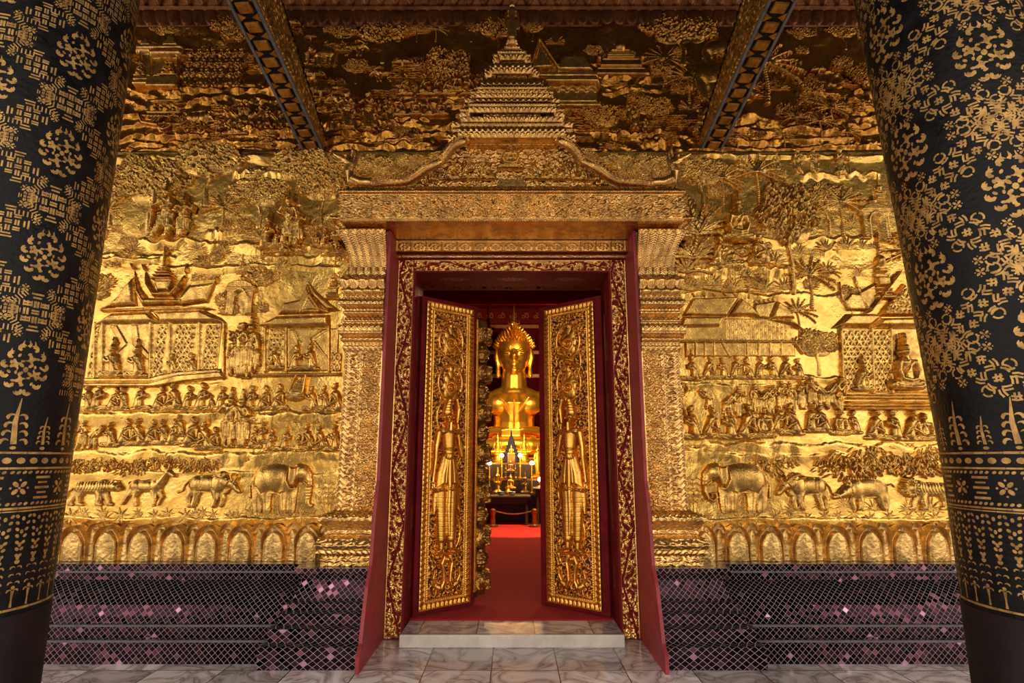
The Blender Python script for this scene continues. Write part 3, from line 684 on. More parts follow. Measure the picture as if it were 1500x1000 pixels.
# standing Buddha finial
def standing_buddha(name, m, H):
    s = H; pr = [('s', (0, 0, .93*s), .052*s, (1, 1, 1.2)), ('t', [(0, 0, .80*s), (0, 0, .9*s)], [.035*s, .03*s]), ('t', [(0, 0, .78*s), (0, 0, .56*s)], [.085*s, .075*s]),
               ('t', [(-.07*s, 0, .77*s), (.07*s, 0, .77*s)], [.05*s, .05*s]), ('t', [(0, 0, .56*s), (0, 0, .12*s)], [.085*s, .09*s]), ('t', [(-.045*s, 0, .5*s), (-.045*s, 0, .02*s)], [.075*s, .05*s]), ('t', [(.045*s, 0, .5*s), (.045*s, 0, .02*s)], [.075*s, .05*s]),
               ('s', (-.05*s, -.045*s, .02*s), .04*s, (.7, 1.4, .5)), ('s', (.05*s, -.045*s, .02*s), .04*s, (.7, 1.4, .5))]
    for q in (-1, 1):
        pr.append(('t', [(q*.105*s, 0, .76*s), (q*.135*s, 0, .58*s), (q*.125*s, -.01*s, .42*s), (q*.115*s, -.015*s, .33*s)], [.034*s, .03*s, .022*s, .017*s]))
        pr.append(('s', (q*.052*s, 0, .92*s), .014*s, (.6, 1, 2.6)))
    pr += [('t', [(0, 0, .97*s), (0, 0, 1.04*s), (0, 0, 1.12*s)], [.035*s, .022*s, .008*s]), ('s', (0, -.05*s, .92*s), .014*s, (.7, .8, 1.6))]
    return evalmesh(pr, name, m, .008*s, 3)
sb = empty('standing_buddha', (0, -.10, za(66, -.13)), label='small gilded standing Buddha on top of the tiered crown', cat='statue')
MB().lathe([(.055, 0), (.06, .012), (.04, .02), (.05, .04), (.052, .05), (.001, .052)], n=28).obj('lotus_base', M['gold_portal'], sb, True)
add('figure', standing_buddha('figure', M['gold_portal'], .40), sb, (0, 0, .05))
# ------------------------------------------------------------------ door leaves
def figure_panel(W, H, flip):
    h = HF(0, W, 0, H, .003)
    X, Y = h.X, h.Y; e = np.minimum(np.minimum(X, W-X), np.minimum(Y, H-Y))
    hor = np.minimum(Y, H-Y) < np.minimum(X, W-X)
    S = np.where(hor, X, Y)
    out = .010*(e < .006)
    out = np.maximum(out, np.where((e > .008) & (e < .048), .006+.014*petals(S, e, .042, .008, .048), 0))
    out = np.maximum(out, .012*((e > .050) & (e < .055)))
    bd = np.sqrt(np.clip(1-np.hypot(((S/.018) % 1-.5)*.018, e-.064)**2/.0075**2, 0, 1))
    out = np.maximum(out, .013*bd); out = np.maximum(out, .012*((e > .073) & (e < .078)))
    inn = e > .082
    v = np.maximum(leaves(X, Y, .042, 14)*.95, scrolls(X, Y, .06, 17, 1.1)*.85)
    v = np.where(v > .46, .002+.018*v, 0)
    h.H = np.where(inn, v, out)
    # big vine curling up the panel in circles
    cx = W/2
    for k, yc in enumerate((H-.33, H-.70)):
        R = .125
        pts = [(cx+R*math.cos(a)*(1.0), yc+R*1.25*math.sin(a)) for a in np.linspace(-2.2, 3.6, 30)]
        if k % 2: pts = [(2*cx-x, y) for x, y in pts]
        h.line(pts, .011, .012, .012)
    for yc, sgn in ((H-.515, 1), (H-1.0, -1), (H-1.28, 1), (H-1.62, -1), (H-1.95, 1)):
        pts = [(cx+sgn*(.13*math.cos(a)), yc+.13*math.sin(a)*1.3) for a in np.linspace(-1.3, 1.3, 14)]
        h.line(pts, .010, .012, .010)
    h.line([(cx-.13, H-.43), (cx, H-.50), (cx+.13, H-.57)], .012, .012, .012)
    def flame(cx, cy, s):
        h.ell(cx, cy, .052*s, .07*s, 0, .018, .012)
        for i, (dx, dy, r) in enumerate(((0, .09, .034), (-.028, .055, .034), (.03, .055, .034), (0, .13, .02), (-.012, .16, .012), (-.045, .01, .03), (.045, .01, .03), (-.035, -.04, .03), (.035, -.04, .03))):
            h.ell(cx+dx*s, cy+dy*s, r*s*.8, r*s*1.25, 0, .012, .010)
        for r in (.034, .017):
            pts = [(cx+r*s*math.cos(a), cy+r*s*math.sin(a)) for a in np.linspace(0, 2*PI, 17)]
            h.cut(pts, .006*s, .010)
    flame(cx, H-.35, 1.25); flame(cx+(.01 if not flip else -.01), H-.74, 1.25)
    return h
def deva(W, H, flip):                                               # celestial guardian in high relief, one arm raised
    h = HF(.07, W-.07, .36, H-.62, .003)
    cx = W/2-.02; b = .010
    f = lambda x, y: (cx+x, y)
    XS = 1.06; f = lambda x, y: (cx+x*XS, y)
    def cap(x0, y0, r0, x1, y1, r1, hh, b0=b): h.cap(cx+x0*XS, y0, r0*1.02, cx+x1*XS, y1, r1*1.02, hh*1.25, b0)
    y0 = .43                                                        # soles
    h.poly([f(-.10, y0-.03), f(.13, y0-.03), f(.15, y0+.0), f(-.12, y0+.0)], .03, .01, b)
    cap(-.045, y0+.035, .028, -.075, y0+.012, .022, .035); cap(.05, y0+.035, .028, .085, y0+.012, .022, .035)
    for s in (-1, 1):
        cap(s*.046, y0+.04, .027, s*.046, y0+.16, .038, .036); cap(s*.046, y0+.12, .045, s*.05, y0+.58, .062, .045)
    # knee length skirt of brocade over leggings
    h.poly([f(-.115, y0+.60), f(.125, y0+.60), f(.10, y0+.78), f(.058, y0+.93), f(-.052, y0+.93), f(-.10, y0+.76)], .062, .05, b)
    h.poly([f(-.125, y0+.555), f(.135, y0+.555), f(.13, y0+.605), f(-.12, y0+.605)], .058, .02, b)
    for x in (-.09, .09): h.line([f(x, y0+.60), f(x*1.15, y0+.44), f(x*1.35, y0+.36)], [.035, .03, .008], .03, b)
    h.line([f(0, y0+.92), f(.004, y0+.60), f(0, y0+.40), f(.004, y0+.16)], [.014, .02, .022, .014], .022, b+.048)
    # torso, shoulders
    cap(0, y0+.90, .052, 0, y0+1.0, .058, .062); cap(0, y0+1.0, .062, 0, y0+1.12, .072, .066); cap(-.065, y0+1.15, .038, .065, y0+1.15, .038, .058)
    cap(0, y0+1.16, .03, 0, y0+1.24, .026, .06)
    # hanging arm and bent arm
    h.line([f(-.088, y0+1.14), f(-.112, y0+1.0), f(-.118, y0+.88), f(-.135, y0+.74), f(-.142, y0+.66)], [.032, .027, .023, .019, .02], .045, b)
    for k in range(4): cap(-.150+.009*k, y0+.66, .006, -.155+.010*k, y0+.60-.005*abs(k-1.5), .005, .03)
    h.line([f(.09, y0+1.14), f(.125, y0+1.0), f(.135, y0+.91), f(.105, y0+1.02), f(.095, y0+1.12), f(.082, y0+1.26)], [.031, .026, .022, .018, .015, .016], .04, b)
    # long leaf blade held up beside the crown
    h.line([f(.07, y0+1.24), f(.088, y0+1.38), f(.055, y0+1.52), f(.022, y0+1.64)], [.016, .024, .02, .003], .055, b)
    # head, ear ornaments, crown
    h.ell(cx-.01, y0+1.30, .043, .056, 0, .072, b); h.ell(cx-.018, y0+1.295, .010, .017, 0, .02, b+.062)
    h.ell(cx-.028, y0+1.31, .011, .005, 0, .012, b+.06); h.ell(cx+.004, y0+1.31, .011, .005, 0, .012, b+.06); h.ell(cx-.014, y0+1.268, .013, .005, 0, .014, b+.055)
    h.ell(cx+.042, y0+1.29, .014, .028, 0, .045, b); h.ell(cx-.058, y0+1.29, .014, .028, 0, .045, b)
    h.line([f(-.01, y0+1.34), f(-.008, y0+1.42), f(0, y0+1.50), f(.006, y0+1.57)], [.052, .04, .024, .006], .06, b)
    # engraving
    for k in range(9): h.cut([f(-.12, y0+.15+.045*k), f(.12, y0+.135+.045*k)], .0035, .0018)
    for x in (-.07, -.035, .035, .07): h.cut([f(x*.5, y0+.92), f(x, y0+.75), f(x*1.2, y0+.61)], .004, .005)
    for k in range(6): h.cut([f(-.06, y0+1.36+.028*k), f(.06, y0+1.365+.028*k)], .0035, .008)
    for k, yy in enumerate((y0+.94, y0+1.165, y0+.97)): h.cut([f(-.1, yy+.008*(k-1)), f(0, yy-.008), f(.1, yy+.008*(k-1))], .004, .006)
    h.cut([f(-.13, y0+.585), f(.14, y0+.585)], .004, .006); h.cut([f(-.13, y0+.602), f(.14, y0+.602)], .004, .006)
    if flip: h.H = h.H[:, ::-1].copy()
    return h
def geese(W, flip):                                                 # two curled birds under the pedestal
    h = HF(.07, W-.07, .085, .43, .003); cx = W/2; b = .008
    for s in (-1, 1):
        f = lambda x, y: (cx+s*x, y)
        h.ell(cx+s*.085, .165, .045, .03, s*.5, .035, b)
        h.line([f(.10, .17), f(.13, .235), f(.12, .30)], [.022, .014, .004], .025, b)
        h.line([f(.055, .15), f(.03, .20), f(.035, .27), f(.05, .34), f(.03, .395)], [.022, .017, .017, .02, .012], .032, b)
        h.line([f(.03, .395), f(.055, .41), f(.08, .40)], [.016, .012, .004], .03, b)
        h.line([f(.07, .145), f(.06, .11), f(.08, .095)], [.009, .007, .005], .02, b)
        h.line([f(.10, .145), f(.105, .11), f(.125, .095)], [.009, .007, .005], .02, b)
        for k in range(4): h.cut([f(.06+.016*k, .19), f(.085+.016*k, .15)], .003, .006)
    h.ell(cx, .37, .05, .035, 0, .03, b); h.ell(cx, .37, .02, .02, 0, .02, b+.025)
    return h
def leaf(name, hinge, ang, W, label, flip, post):
    Hh = 2.60; z0 = SILL+.012
    t = empty(name, (hinge[0], hinge[1], z0), ang, label, 'door', kind='structure')
    ox = 0.0 if not flip else -W
    m = .022
    MB().box(ox-(.02 if not flip else .05), ox+W+(.03 if not flip else .045), -.02, .025, 0, Hh).obj('leaf_board', M['red_dark' if False else 'red'], t, bevel=.003)
    Wp = W-2*m; ph = figure_panel(Wp, Hh-.07, flip)
    MB().box(ox+m, ox+m+Wp, -.026, -.019, .03, Hh-.04).obj('panel_ground', M['groove'], t)
    add('carved_foliage', ph.mesh('carved_foliage', M['gold_door'], .0), t, (ox+m, -.026, .03))
    dv = deva(Wp, Hh-.07, flip)
    add('guardian_figure', dv.mesh('guardian_figure', M['gold_door'], .0), t, (ox+m, -.026, .03+.43*.15), scale=(1, 1, .85), label='standing celestial guardian carved in high relief')
    gs = geese(Wp, flip)
    add('bird_carving', gs.mesh('bird_carving', M['gold_door'], .0), t, (ox+m, -.026, .03), label='pair of carved birds under the guardian')
    for z in (.35, Hh-.2): MB().lathe([(.014, -.05), (.014, .05)], n=12).obj('hinge', M['dark_wood'], t, True, loc=(0, .03, z))
    if post:
        b = MB(); b.box(W+.0, W+.028, -.05, .02, .10, Hh-.12)
        b.obj('gilt_strip', M['gold_door'], t, bevel=.008)
        MB().box(W+.028, W+.05, -.03, .02, .06, Hh-.10).obj('post_back', M['groove'], t)
        n = 13; z_a, z_b = .10, Hh-.18; p = (z_b-z_a)/n
        for i in range(n):
            k = HF(-.085, .085, -p/2+.004, p/2-.004, .004)
            if i % 2 == 0:
                u = np.abs(k.X)/.083; v = np.abs(k.Y)/(p/2-.006); e = np.clip(1-np.maximum(u, v)**6, 0, 1)
                r = np.hypot(k.X, k.Y); k.H = .075*np.sqrt(e)+.010*np.cos(r*150)*(e > .5)+.008*leaves(k.X, k.Y, .05, i)
            else:
                q = (k.X/.074)**2+(k.Y/(p/2-.004))**2; k.H = np.where(q < 1, .068*np.sqrt(np.clip(1-q, 0, 1))+.010*leaves(k.X+i, k.Y, .045, i)+.006*np.cos(k.Y*160), 0)
            add('boss', k.mesh('boss', M['gold_boss'], .005), t, (W+.095, .0, z_a+p*(i+.5)))
        b = MB(); b.box(W+.035, W+.155, .0, .03, .06, Hh-.12); b.obj('post_board', M['gold_dark'], t)
    return t
leaf('door_1', (-.775, .40), math.atan2(.37, .44), .55, 'left open door leaf with gilded guardian carving and a bossed edge post', False, True)
leaf('door_2', (.745, .40), math.atan2(-.40, .48), .58, 'right open door leaf with gilded guardian carving and plain red edge', True, False)
# ------------------------------------------------------------------ lacquered porch columns with gold stencil
class Wrap:                                                       # collects thin gold pieces on the unrolled surface (s, z)
    def __init__(s): s.V = []; s.F = []
    def strip(s, pts, wd):                                        # ribbon along points with widths
        n = len(pts)
        if not isinstance(wd, (list, tuple)): wd = [wd]*n
        b = len(s.V)
        for i, (x, y) in enumerate(pts):
            x0, y0 = pts[max(i-1, 0)]; x1, y1 = pts[min(i+1, n-1)]; dx, dy = x1-x0, y1-y0; L = math.hypot(dx, dy)+1e-9
            s.V += [(x-dy/L*wd[i]/2, y+dx/L*wd[i]/2), (x+dy/L*wd[i]/2, y-dx/L*wd[i]/2)]
        s.F += [(b+2*i, b+2*i+1, b+2*i+3, b+2*i+2) for i in range(n-1)]
    def dash(s, x0, y0, x1, y1, w_): s.strip([(x0, y0), ((x0+x1)/2, (y0+y1)/2), (x1, y1)], w_)
    def blob(s, x, y, rx, ry, a=0, n=8):
        b = len(s.V); c, q = math.cos(a), math.sin(a); s.V.append((x, y))
        for k in range(n):
            t = 2*PI*k/n; u, v = rx*math.cos(t), ry*math.sin(t); s.V.append((x+u*c-v*q, y+u*q+v*c))
        for k in range(0, n, 2): s.F.append((b, b+1+k, b+1+(k+1) % n, b+1+(k+2) % n))
    def mesh(s, name, R, mt, lean=None):
        V = np.array(s.V); 
        th = V[:, 0]/R; rr = R+.0012 if not callable(lean) else R+.0012
        P = np.stack([rr*np.cos(th), rr*np.sin(th), V[:, 1]], 1)
        F = np.array(s.F); 
        # orient outward
        a, b, c = P[F[:, 0]], P[F[:, 1]], P[F[:, 2]]; nn = np.cross(b-a, c-a); ctr = (a+b+c)/3; ctr[:, 2] = 0
        fl = (nn*ctr).sum(1) < 0; F[fl] = F[fl][:, ::-1]
        return npmesh(name, P, F, mt, False)
def comma(W_, x, y, r, a0, a1, wmax, cx=0, cy=0):
    pts = [(x+r*math.cos(a0+(a1-a0)*k/5), y+r*math.sin(a0+(a1-a0)*k/5)) for k in range(6)]
    W_.strip(pts, [wmax*.5, wmax, wmax*.95, wmax*.75, wmax*.5, wmax*.15])
def medallion(W_, x, y, R, rng):
    W_.blob(x, y, R*.10, R*.12)
    for k in range(4):
        a = PI/4+k*PI/2; W_.blob(x+R*.24*math.cos(a), y+R*.26*math.sin(a), R*.12, R*.07, a)
    for k in range(8):
        a = k*PI/4; sx_ = .86; px, py = x+R*.50*sx_*math.cos(a), y+R*.52*math.sin(a); f = 1 if k % 2 else -1
        comma(W_, px, py, R*.14, a+f*.4, a+f*3.6, R*.14)
        W_.blob(x+R*.36*math.cos(a+.39), y+R*.38*math.sin(a+.39), R*.05, R*.08, a)
    for k in range(10):
        a = k*PI/5+.2; W_.blob(x+R*.66*.88*math.cos(a), y+R*.68*math.sin(a), R*.055, R*.085, a+.6)
    for k in range(12):
        a = k*PI/6+PI/12; f = 1 if math.cos(a) > 0 else -1
        e = 1+.22*abs(math.sin(a))**3; px, py = x+R*.80*.9*math.cos(a), y+R*.80*e*math.sin(a)
        comma(W_, px, py, R*.14, a-f*2.4, a+f*1.0, R*.15)
        W_.strip([(px+R*.02*math.cos(a), py+R*.02*math.sin(a)), (px+R*.10*math.cos(a)+R*.02*f, py+R*.16*math.sin(a)), (px+R*.13*math.cos(a)-R*.03*f, py+R*.26*max(0, math.sin(a))+R*.1*math.sin(a))], [R*.12, R*.08, R*.02])
    W_.strip([(x-R*.02, y+R*1.0), (x+R*.05, y+R*1.12), (x-R*.01, y+R*1.28)], [R*.13, R*.1, R*.02])
def floret4(W_, x, y, r):
    for k in range(4):
        a = k*PI/2+PI/4; W_.blob(x+r*.62*math.cos(a), y+r*.62*math.sin(a), r*.42, r*.26, a)
        a = k*PI/2; W_.blob(x+r*.95*math.cos(a), y+r*.95*math.sin(a), r*.14, r*.14, a)
    W_.blob(x, y, r*.16, r*.16)
def knot_square(W_, x, y, s):                                       # woven square knot of short bars
    g = s/3; w_ = s*.078
    for i in (-1, 0, 1):
        for j in (-1, 0, 1):
            for q in (-.17, .17):
                if (i+j) % 2: W_.dash(x+(i+q)*g, y+(j-.42)*g, x+(i+q)*g, y+(j+.42)*g, w_)
                else: W_.dash(x+(i-.42)*g, y+(j+q)*g, x+(i+.42)*g, y+(j+q)*g, w_)
    for a, b in ((-1, 0), (1, 0), (0, -1), (0, 1)):
        for e in (.78,): W_.dash(x+a*s*e-b*s*.22, y+b*s*e-a*s*.22, x+a*s*e+b*s*.22, y+b*s*e+a*s*.22, w_)
        W_.dash(x+a*s*.62-b*s*.16, y+b*s*.62-a*s*.16, x+a*s*.62+b*s*.16, y+b*s*.62+a*s*.16, w_)
def ring(W_, x, y, r, w_, n=4, ph=0):
    for k in range(n):
        a0 = ph+2*PI*k/n+.18; a1 = ph+2*PI*(k+1)/n-.18
        W_.strip([(x+r*math.cos(a0+(a1-a0)*q/4), y+r*math.sin(a0+(a1-a0)*q/4)) for q in range(5)], w_)
def stencil(kind, R, z0, z1, seed):
    W_ = Wrap(); rng = random.Random(seed); n = 8 if kind == 'square' else 6; circ = 2*PI*R; ps = circ/n; pz = .50 if kind == 'square' else .64; zb = 1.52; mr = .098 if kind == 'square' else .125; K = 1.0 if kind == 'square' else 1.3
    j0, j1 = int((z0-1)/pz)-2, int((z1)/pz)+2
    off = .18 if kind == 'square' else .05
    for i in range(n):
        for j in range(-2, j1+2):
            x, y = i*ps, off+zb+.22+j*pz+(i % 2)*pz/2
            if y-mr*1.05 > zb and y < z1: medallion(W_, x, y, mr, rng)
            ny = y+pz/2                                          # the gap node above this medallion
            for sgn in (-1, 1):
                for up in (-1, 1):
                    if up == -1 and False: continue
                    x1, y1 = x+sgn*ps, ny+up*pz/2*0+up*pz/2
                    if up == 1:
                        L = math.hypot(ps, pz/2); ux, uy = sgn*ps/L, (pz/2)/L
                        # edge from node (x, ny) to the next node up to the side
                        if kind == 'square':
                            k_ = 11
                            for q in range(k_):
                                t = (q+.5)/k_; cx, cy = x+ux*L*t, ny+uy*L*t
                                if abs(t-.5) < .10 or t < .12 or t > .88 or not (zb < cy < z1): continue
                                for d in (-.032, -.020, -.0065, .0065, .020, .032):
                                    if q % 2: W_.dash(cx+d*1.1, cy-.011, cx+d*1.1, cy+.013, .0048)
                                    else: W_.dash(cx-ux*.013-uy*d, cy-uy*.013+ux*d*sgn*sgn, cx+ux*.013-uy*d, cy+uy*.013+ux*d, .0048)
                            cx, cy = x+ux*L*.5, ny+uy*L*.5
                            if zb < cy-.03 and cy < z1: knot_square(W_, cx, cy, .086)
                            for t in (.27, .73):
                                cx, cy = x+ux*L*t, ny+uy*L*t
                                for q in (-1, 1):
                                    fx, fy = cx-uy*.042*q*sgn, cy+ux*.042*q*sgn
                                    if zb < fy-.02 and fy < z1: floret4(W_, fx, fy, .0165)
                        else:
                            k_ = 11
                            for q in range(k_):
                                t = (q+.5)/k_
                                for st_ in (-1, 0, 1, 2):
                                    ph = t*PI*4+st_*1.6; w2 = .048*math.sin(ph)*sgn; cx, cy = x+ux*L*t-uy*w2, ny+uy*L*t+ux*w2
                                    if not (zb+.02 < cy < z1): continue
                                    sl = .048*4*PI/L*math.cos(ph)*sgn; d_ = math.hypot(1, sl); tx, ty_ = (ux-uy*sl)/d_, (uy+ux*sl)/d_
                                    for o_ in (-.0072, .0072):
                                        l_ = .0175; c_ = -.004*math.sin(ph)
                                        W_.strip([(cx-tx*l_-ty_*o_, cy-ty_*l_+tx*o_), (cx-ty_*(o_+c_), cy+tx*(o_+c_)), (cx+tx*l_-ty_*o_, cy+ty_*l_+tx*o_)], .0078)
                            for t in (.22, .5, .78):
                                cx, cy = x+ux*L*t, ny+uy*L*t
                                if zb+.03 < cy < z1: 
                                    for d in (-1, 1): ring(W_, cx-uy*.068*d, cy+ux*.068*d, .022, .0075, 3, t*9+d)
                            for t in (.3, .7):
                                cx, cy = x+ux*L*t, ny+uy*L*t
                                for q in (-1, 1):
                                    fx, fy = cx-uy*.092*q*sgn, cy+ux*.092*q*sgn
                                    if zb < fy-.02 and fy < z1: floret4(W_, fx, fy, .020)
            if zb < ny-.03 and ny < z1:
                if kind == 'square':
                    knot_square(W_, x, ny, .102)
                    for q in (-1, 1): knot_square(W_, x+q*.088, ny, .044)
                else:
                    for a in range(6): ring(W_, x+.046*math.cos(a*PI/3), ny+.046*math.sin(a*PI/3), .026, .0078, 3, a); ring(W_, x+.088*math.cos(a*PI/3+.5), ny+.088*math.sin(a*PI/3+.5), .020, .0075, 3, a)
                    ring(W_, x, ny, .012, .005)
    # foot bands: lines, beads, block florets, hanging flames
    def hline(z, w_, k=40):
        for q in range(k): W_.strip([(circ*q/k, z), (circ*(q+.5)/k, z), (circ*(q+.97)/k, z)], w_*(.8+.35*rng.random()))
    for z, w_ in ((1.325, .009), (1.262, .008), (1.10, .008), (1.088, .006), (.702, .010)): hline(z, w_)
    for q in range(20):                                            # flames standing on the upper band
        x = circ*(q+.5)/20; big = q % 2 == 0; s_ = 1.0 if big else .62
        W_.strip([(x, 1.36), (x-.006*s_, 1.36+.09*s_), (x+.004, 1.36+.19*s_)], [.022*s_, .018*s_, .003])
        for e in range(4):
            for sg_ in (-1, 1): comma(W_, x+sg_*(.030-.004*e)*s_, 1.365+.034*e*s_, .015*s_, (0 if sg_ > 0 else PI)-.4*sg_, (2.5 if sg_ > 0 else PI-2.5), .013*s_)
        W_.blob(x, 1.345, .012, .007)
    k = 46
    for q in range(k): W_.blob(circ*(q+.5)/k, 1.293, .017, .013)
    for q in range(24):
        x = circ*(q+.5)/24
        if q % 2 == 0:
            for zz in (1.14, 1.182, 1.224): W_.dash(x-.034, zz, x+.034, zz, .010)
            for zz in (1.161, 1.203): W_.dash(x-.022, zz, x+.022, zz, .008)
        else: floret4(W_, x, 1.182, .034)
        for zz in (1.245, 1.118):
            for d in (-.033, -.011, .011, .033): W_.blob(x+d, zz, .009, .006, .5)
    for q in range(34):
        x = circ*(q+.5)/34; hgt = 1.0 if q % 2 else .8
        for r_ in range(8):
            z = 1.068-.026*r_*1.0; wdt = .024*(1-r_/8)
            for sgn in (-1, 1): W_.blob(x+sgn*wdt, z, .009, .0065, sgn*.7)
            if r_ % 2 == 0: W_.blob(x, z-.01, .007, .009)
        for r_ in range(4):
            z = .86-.03*r_
            for sgn in (-1, 1): comma(W_, x+sgn*.012, z, .010, 0 if sgn > 0 else PI, (2.6 if sgn > 0 else PI-2.6), .007)
        W_.strip([(x, .712), (x, .74), (x, .775)], [.011, .006, .013]); W_.blob(x, .787, .008, .008)
    return W_
def column(X, Y, R, kind, lean, label, seed):
    t = empty('lacquered_column', (X, Y, 0), label=label, cat='column')
    H = cz(Y)-.005
    zz = np.linspace(.68, H, 50)
    MB().lathe([(R, .0+z) for z in zz], n=96).obj('shaft', M['lacquer'], t, True, angle=1.2)
    MB().lathe([(R+.03, 0), (R+.03, .05), (R+.006, .06), (R+.004, .68)], n=96).obj('plain_foot', M['lacquer_base'], t, True, angle=1.2, label='plain black foot of the column')
    W_ = stencil(kind, R, .7, H-.1, seed)
    o = add('gold_stencil', W_.mesh('gold_stencil', R, M['gold_paint']), t, rot=(0, 0, -PI/2+(.30 if X < 0 else -.42)))
    if lean:                                                       # this column leans a little towards the doorway
        for ch in t.children:
            me = ch.data; n = len(me.vertices); co = np.empty(n*3, np.float32); me.vertices.foreach_get('co', co); co = co.reshape(-1, 3)
            d = lean*np.clip(co[:, 2]-1.3, 0, 9); a = -ch.rotation_euler[2]
            co[:, 0] += d*math.cos(a); co[:, 1] += d*math.sin(a); me.vertices.foreach_set('co', co.ravel()); me.update()
    return t
column(-2.378, -1.9, .36, 'square', 0, 'black lacquered column left of the door, gold stencil of square knots and medallions', 1)
column(2.325, -1.9, .36, 'ring', -.046, 'black lacquered column right of the door, gold stencil of interlinked curved chains', 2)
# ------------------------------------------------------------------ roof brackets reaching out from the wall
def bracket(sgn):
    side = 'left' if sgn < 0 else 'right'
    t = empty('roof_bracket', (sgn*1.60, 0, 3.87), label='gold and black wedge shaped roof bracket with diamond studs, upper %s of the wall' % side, cat='bracket')
    xo = .175
    z_u = lambda y: .0+(-y)*.17                                    # underside, y negative outwards
    z_t = lambda y: .13+(-y)*.40
    L = 2.1; A = Matrix.Diagonal((1, 1, 1, 1))
    mb = MB(); V = []
    for y in (0.02, -L):
        for x in (-xo, 0):
            V += [(x, y, z_u(y)), (x, y, z_t(y))]
    mb.put(V, [(0, 1, 3, 2), (4, 6, 7, 5), (0, 2, 6, 4), (1, 5, 7, 3), (0, 4, 5, 1), (2, 3, 7, 6)])
    fl = Matrix.Diagonal((1 if sgn < 0 else -1, 1, 1, 1))
    def fin(m_, name, mt, **k):
        me = m_.mesh(name, mt); me.transform(fl)
        if sgn > 0: me.flip_normals()
        return add(name, me, t, **k)
    fin(mb, 'beam', M['lacquer'])
    # grey edge strips along the underside and lower inner edge
    for x in (-xo-.002, -.016):
        q = MB(); V = []
        for y in (.0, -L):
            for dx in (0, .018):
                V += [(x+dx, y, z_u(y)-.012), (x+dx, y, z_u(y)+.008)]
        q.put(V, [(0, 1, 3, 2), (4, 6, 7, 5), (0, 2, 6, 4), (1, 5, 7, 3), (0, 4, 5, 1), (2, 3, 7, 6)]); fin(q, 'edge_strip', M['grey_edge'])
    # diamond studs on the underside, chevrons between them
    n = 15; p = L/n
    for i in range(n):
        y = -(i+.5)*p; z = z_u(y)-.004
        q = MB(); w2, l2 = .052, .045; sl = .17
        def dm(w2, l2, y, zo): return [(-xo/2+a*w2, y+b*l2, z_u(y+b*l2)+zo) for a, b in ((-1, 0), (0, -1), (1, 0), (0, 1))]
        rot_ = lambda k: [(-xo/2+a*.052, y+b*.043, z_u(y+b*.043)) for a, b in k]
        sq = rot_(((-1, -.75), (.86, -.92), (1, .75), (-.86, .92)))
        q.put([(x_, y_, z_-.002) for x_, y_, z_ in sq]+[(-xo/2+(x_+xo/2)*.9, y+(y_-y)*.9, z_-.016) for x_, y_, z_ in sq], [(0, 1, 2, 3), (4, 7, 6, 5), (0, 4, 5, 1), (1, 5, 6, 2), (2, 6, 7, 3), (3, 7, 4, 0)])
        fin(q, 'diamond_stud', M['gold_boss'])
    for i in range(n+1):                                           # gold fillers between the black rims
        y = -i*p
        for s in (-1, 1):
            q = MB()
            a = [(-xo/2+s*.066, y-.03), (-xo/2+s*.02, y), (-xo/2+s*.066, y+.03)]
            V = [(x_, y_, z_u(y_)-.003) for x_, y_ in a]+[(x_, y_, z_u(y_)-.008) for x_, y_ in a]
            q.put(V, [(0, 1, 2), (5, 4, 3), (0, 3, 4, 1), (1, 4, 5, 2), (2, 5, 3, 0)]); fin(q, 'chevron_inlay', M['gold_boss'])
    # carved inner side, gilded
    h = HF(0, L, 0, 1.4, .006)
    zz = h.Y; yy = -h.X; lo, hi = z_u(yy)+.02, z_t(yy)-.03
    h.H = np.where((zz > lo) & (zz < hi), .003+.012*np.maximum(leaves(h.X, zz-yy*-.28, .04, 5), .7*scrolls(h.X, zz-h.X*.28, .06, 6)), 0)
    me = h.mesh('side_carving', M['gold_boss'], .0); me.transform(Matrix(((0, -1, 0, 0.001), (-1, 0, 0, 0), (0, 0, 1, 0), (0, 0, 0, 1)))); me.transform(fl)
    me.flip_normals() if sgn > 0 else None
    add('side_carving', me, t)
    # saw teeth along the top edge
    q = MB(); k = 34
    for i in range(k):
        y0_, y1_ = -L*i/k, -L*(i+.8)/k
        q.prism([(y0_, z_t(y0_)-.004), (y1_, z_t(y1_)-.004), (y1_, z_t(y1_)+.045)], -.05, .0, Matrix(((0, 1, 0, 0), (1, 0, 0, 0), (0, 0, 1, 0), (0, 0, 0, 1))))
    fin(q, 'toothed_edge', M['lacquer'])
bracket(-1); bracket(1)
# ------------------------------------------------------------------ lotus cornice at the head of the wall
ct = empty('lotus_cornice', (0, 0, 5.1), label='dark gilded lotus petal cornice running along the top of the wall', cat='cornice')
zk = at(750, 30, -.02)[1]
prof = [(.0, zk-.05), (.012, zk-.045), (.03, zk+.09), (.05, zk+.10), (.05, zk+.115), (.07, zk+.12), (.17, zk+.27), (.19, zk+.28), (.19, 5.58)]
swept('petal_moulding', [(-4.6, 0), (4.6, 0)], prof, M['cornice'],
      lambda S, T: .022*petals(S, T, .11, .02, .155, False)+.045*petals(S, T, .13, .20, .40, False), .008, ct, (0, 0, -5.1))
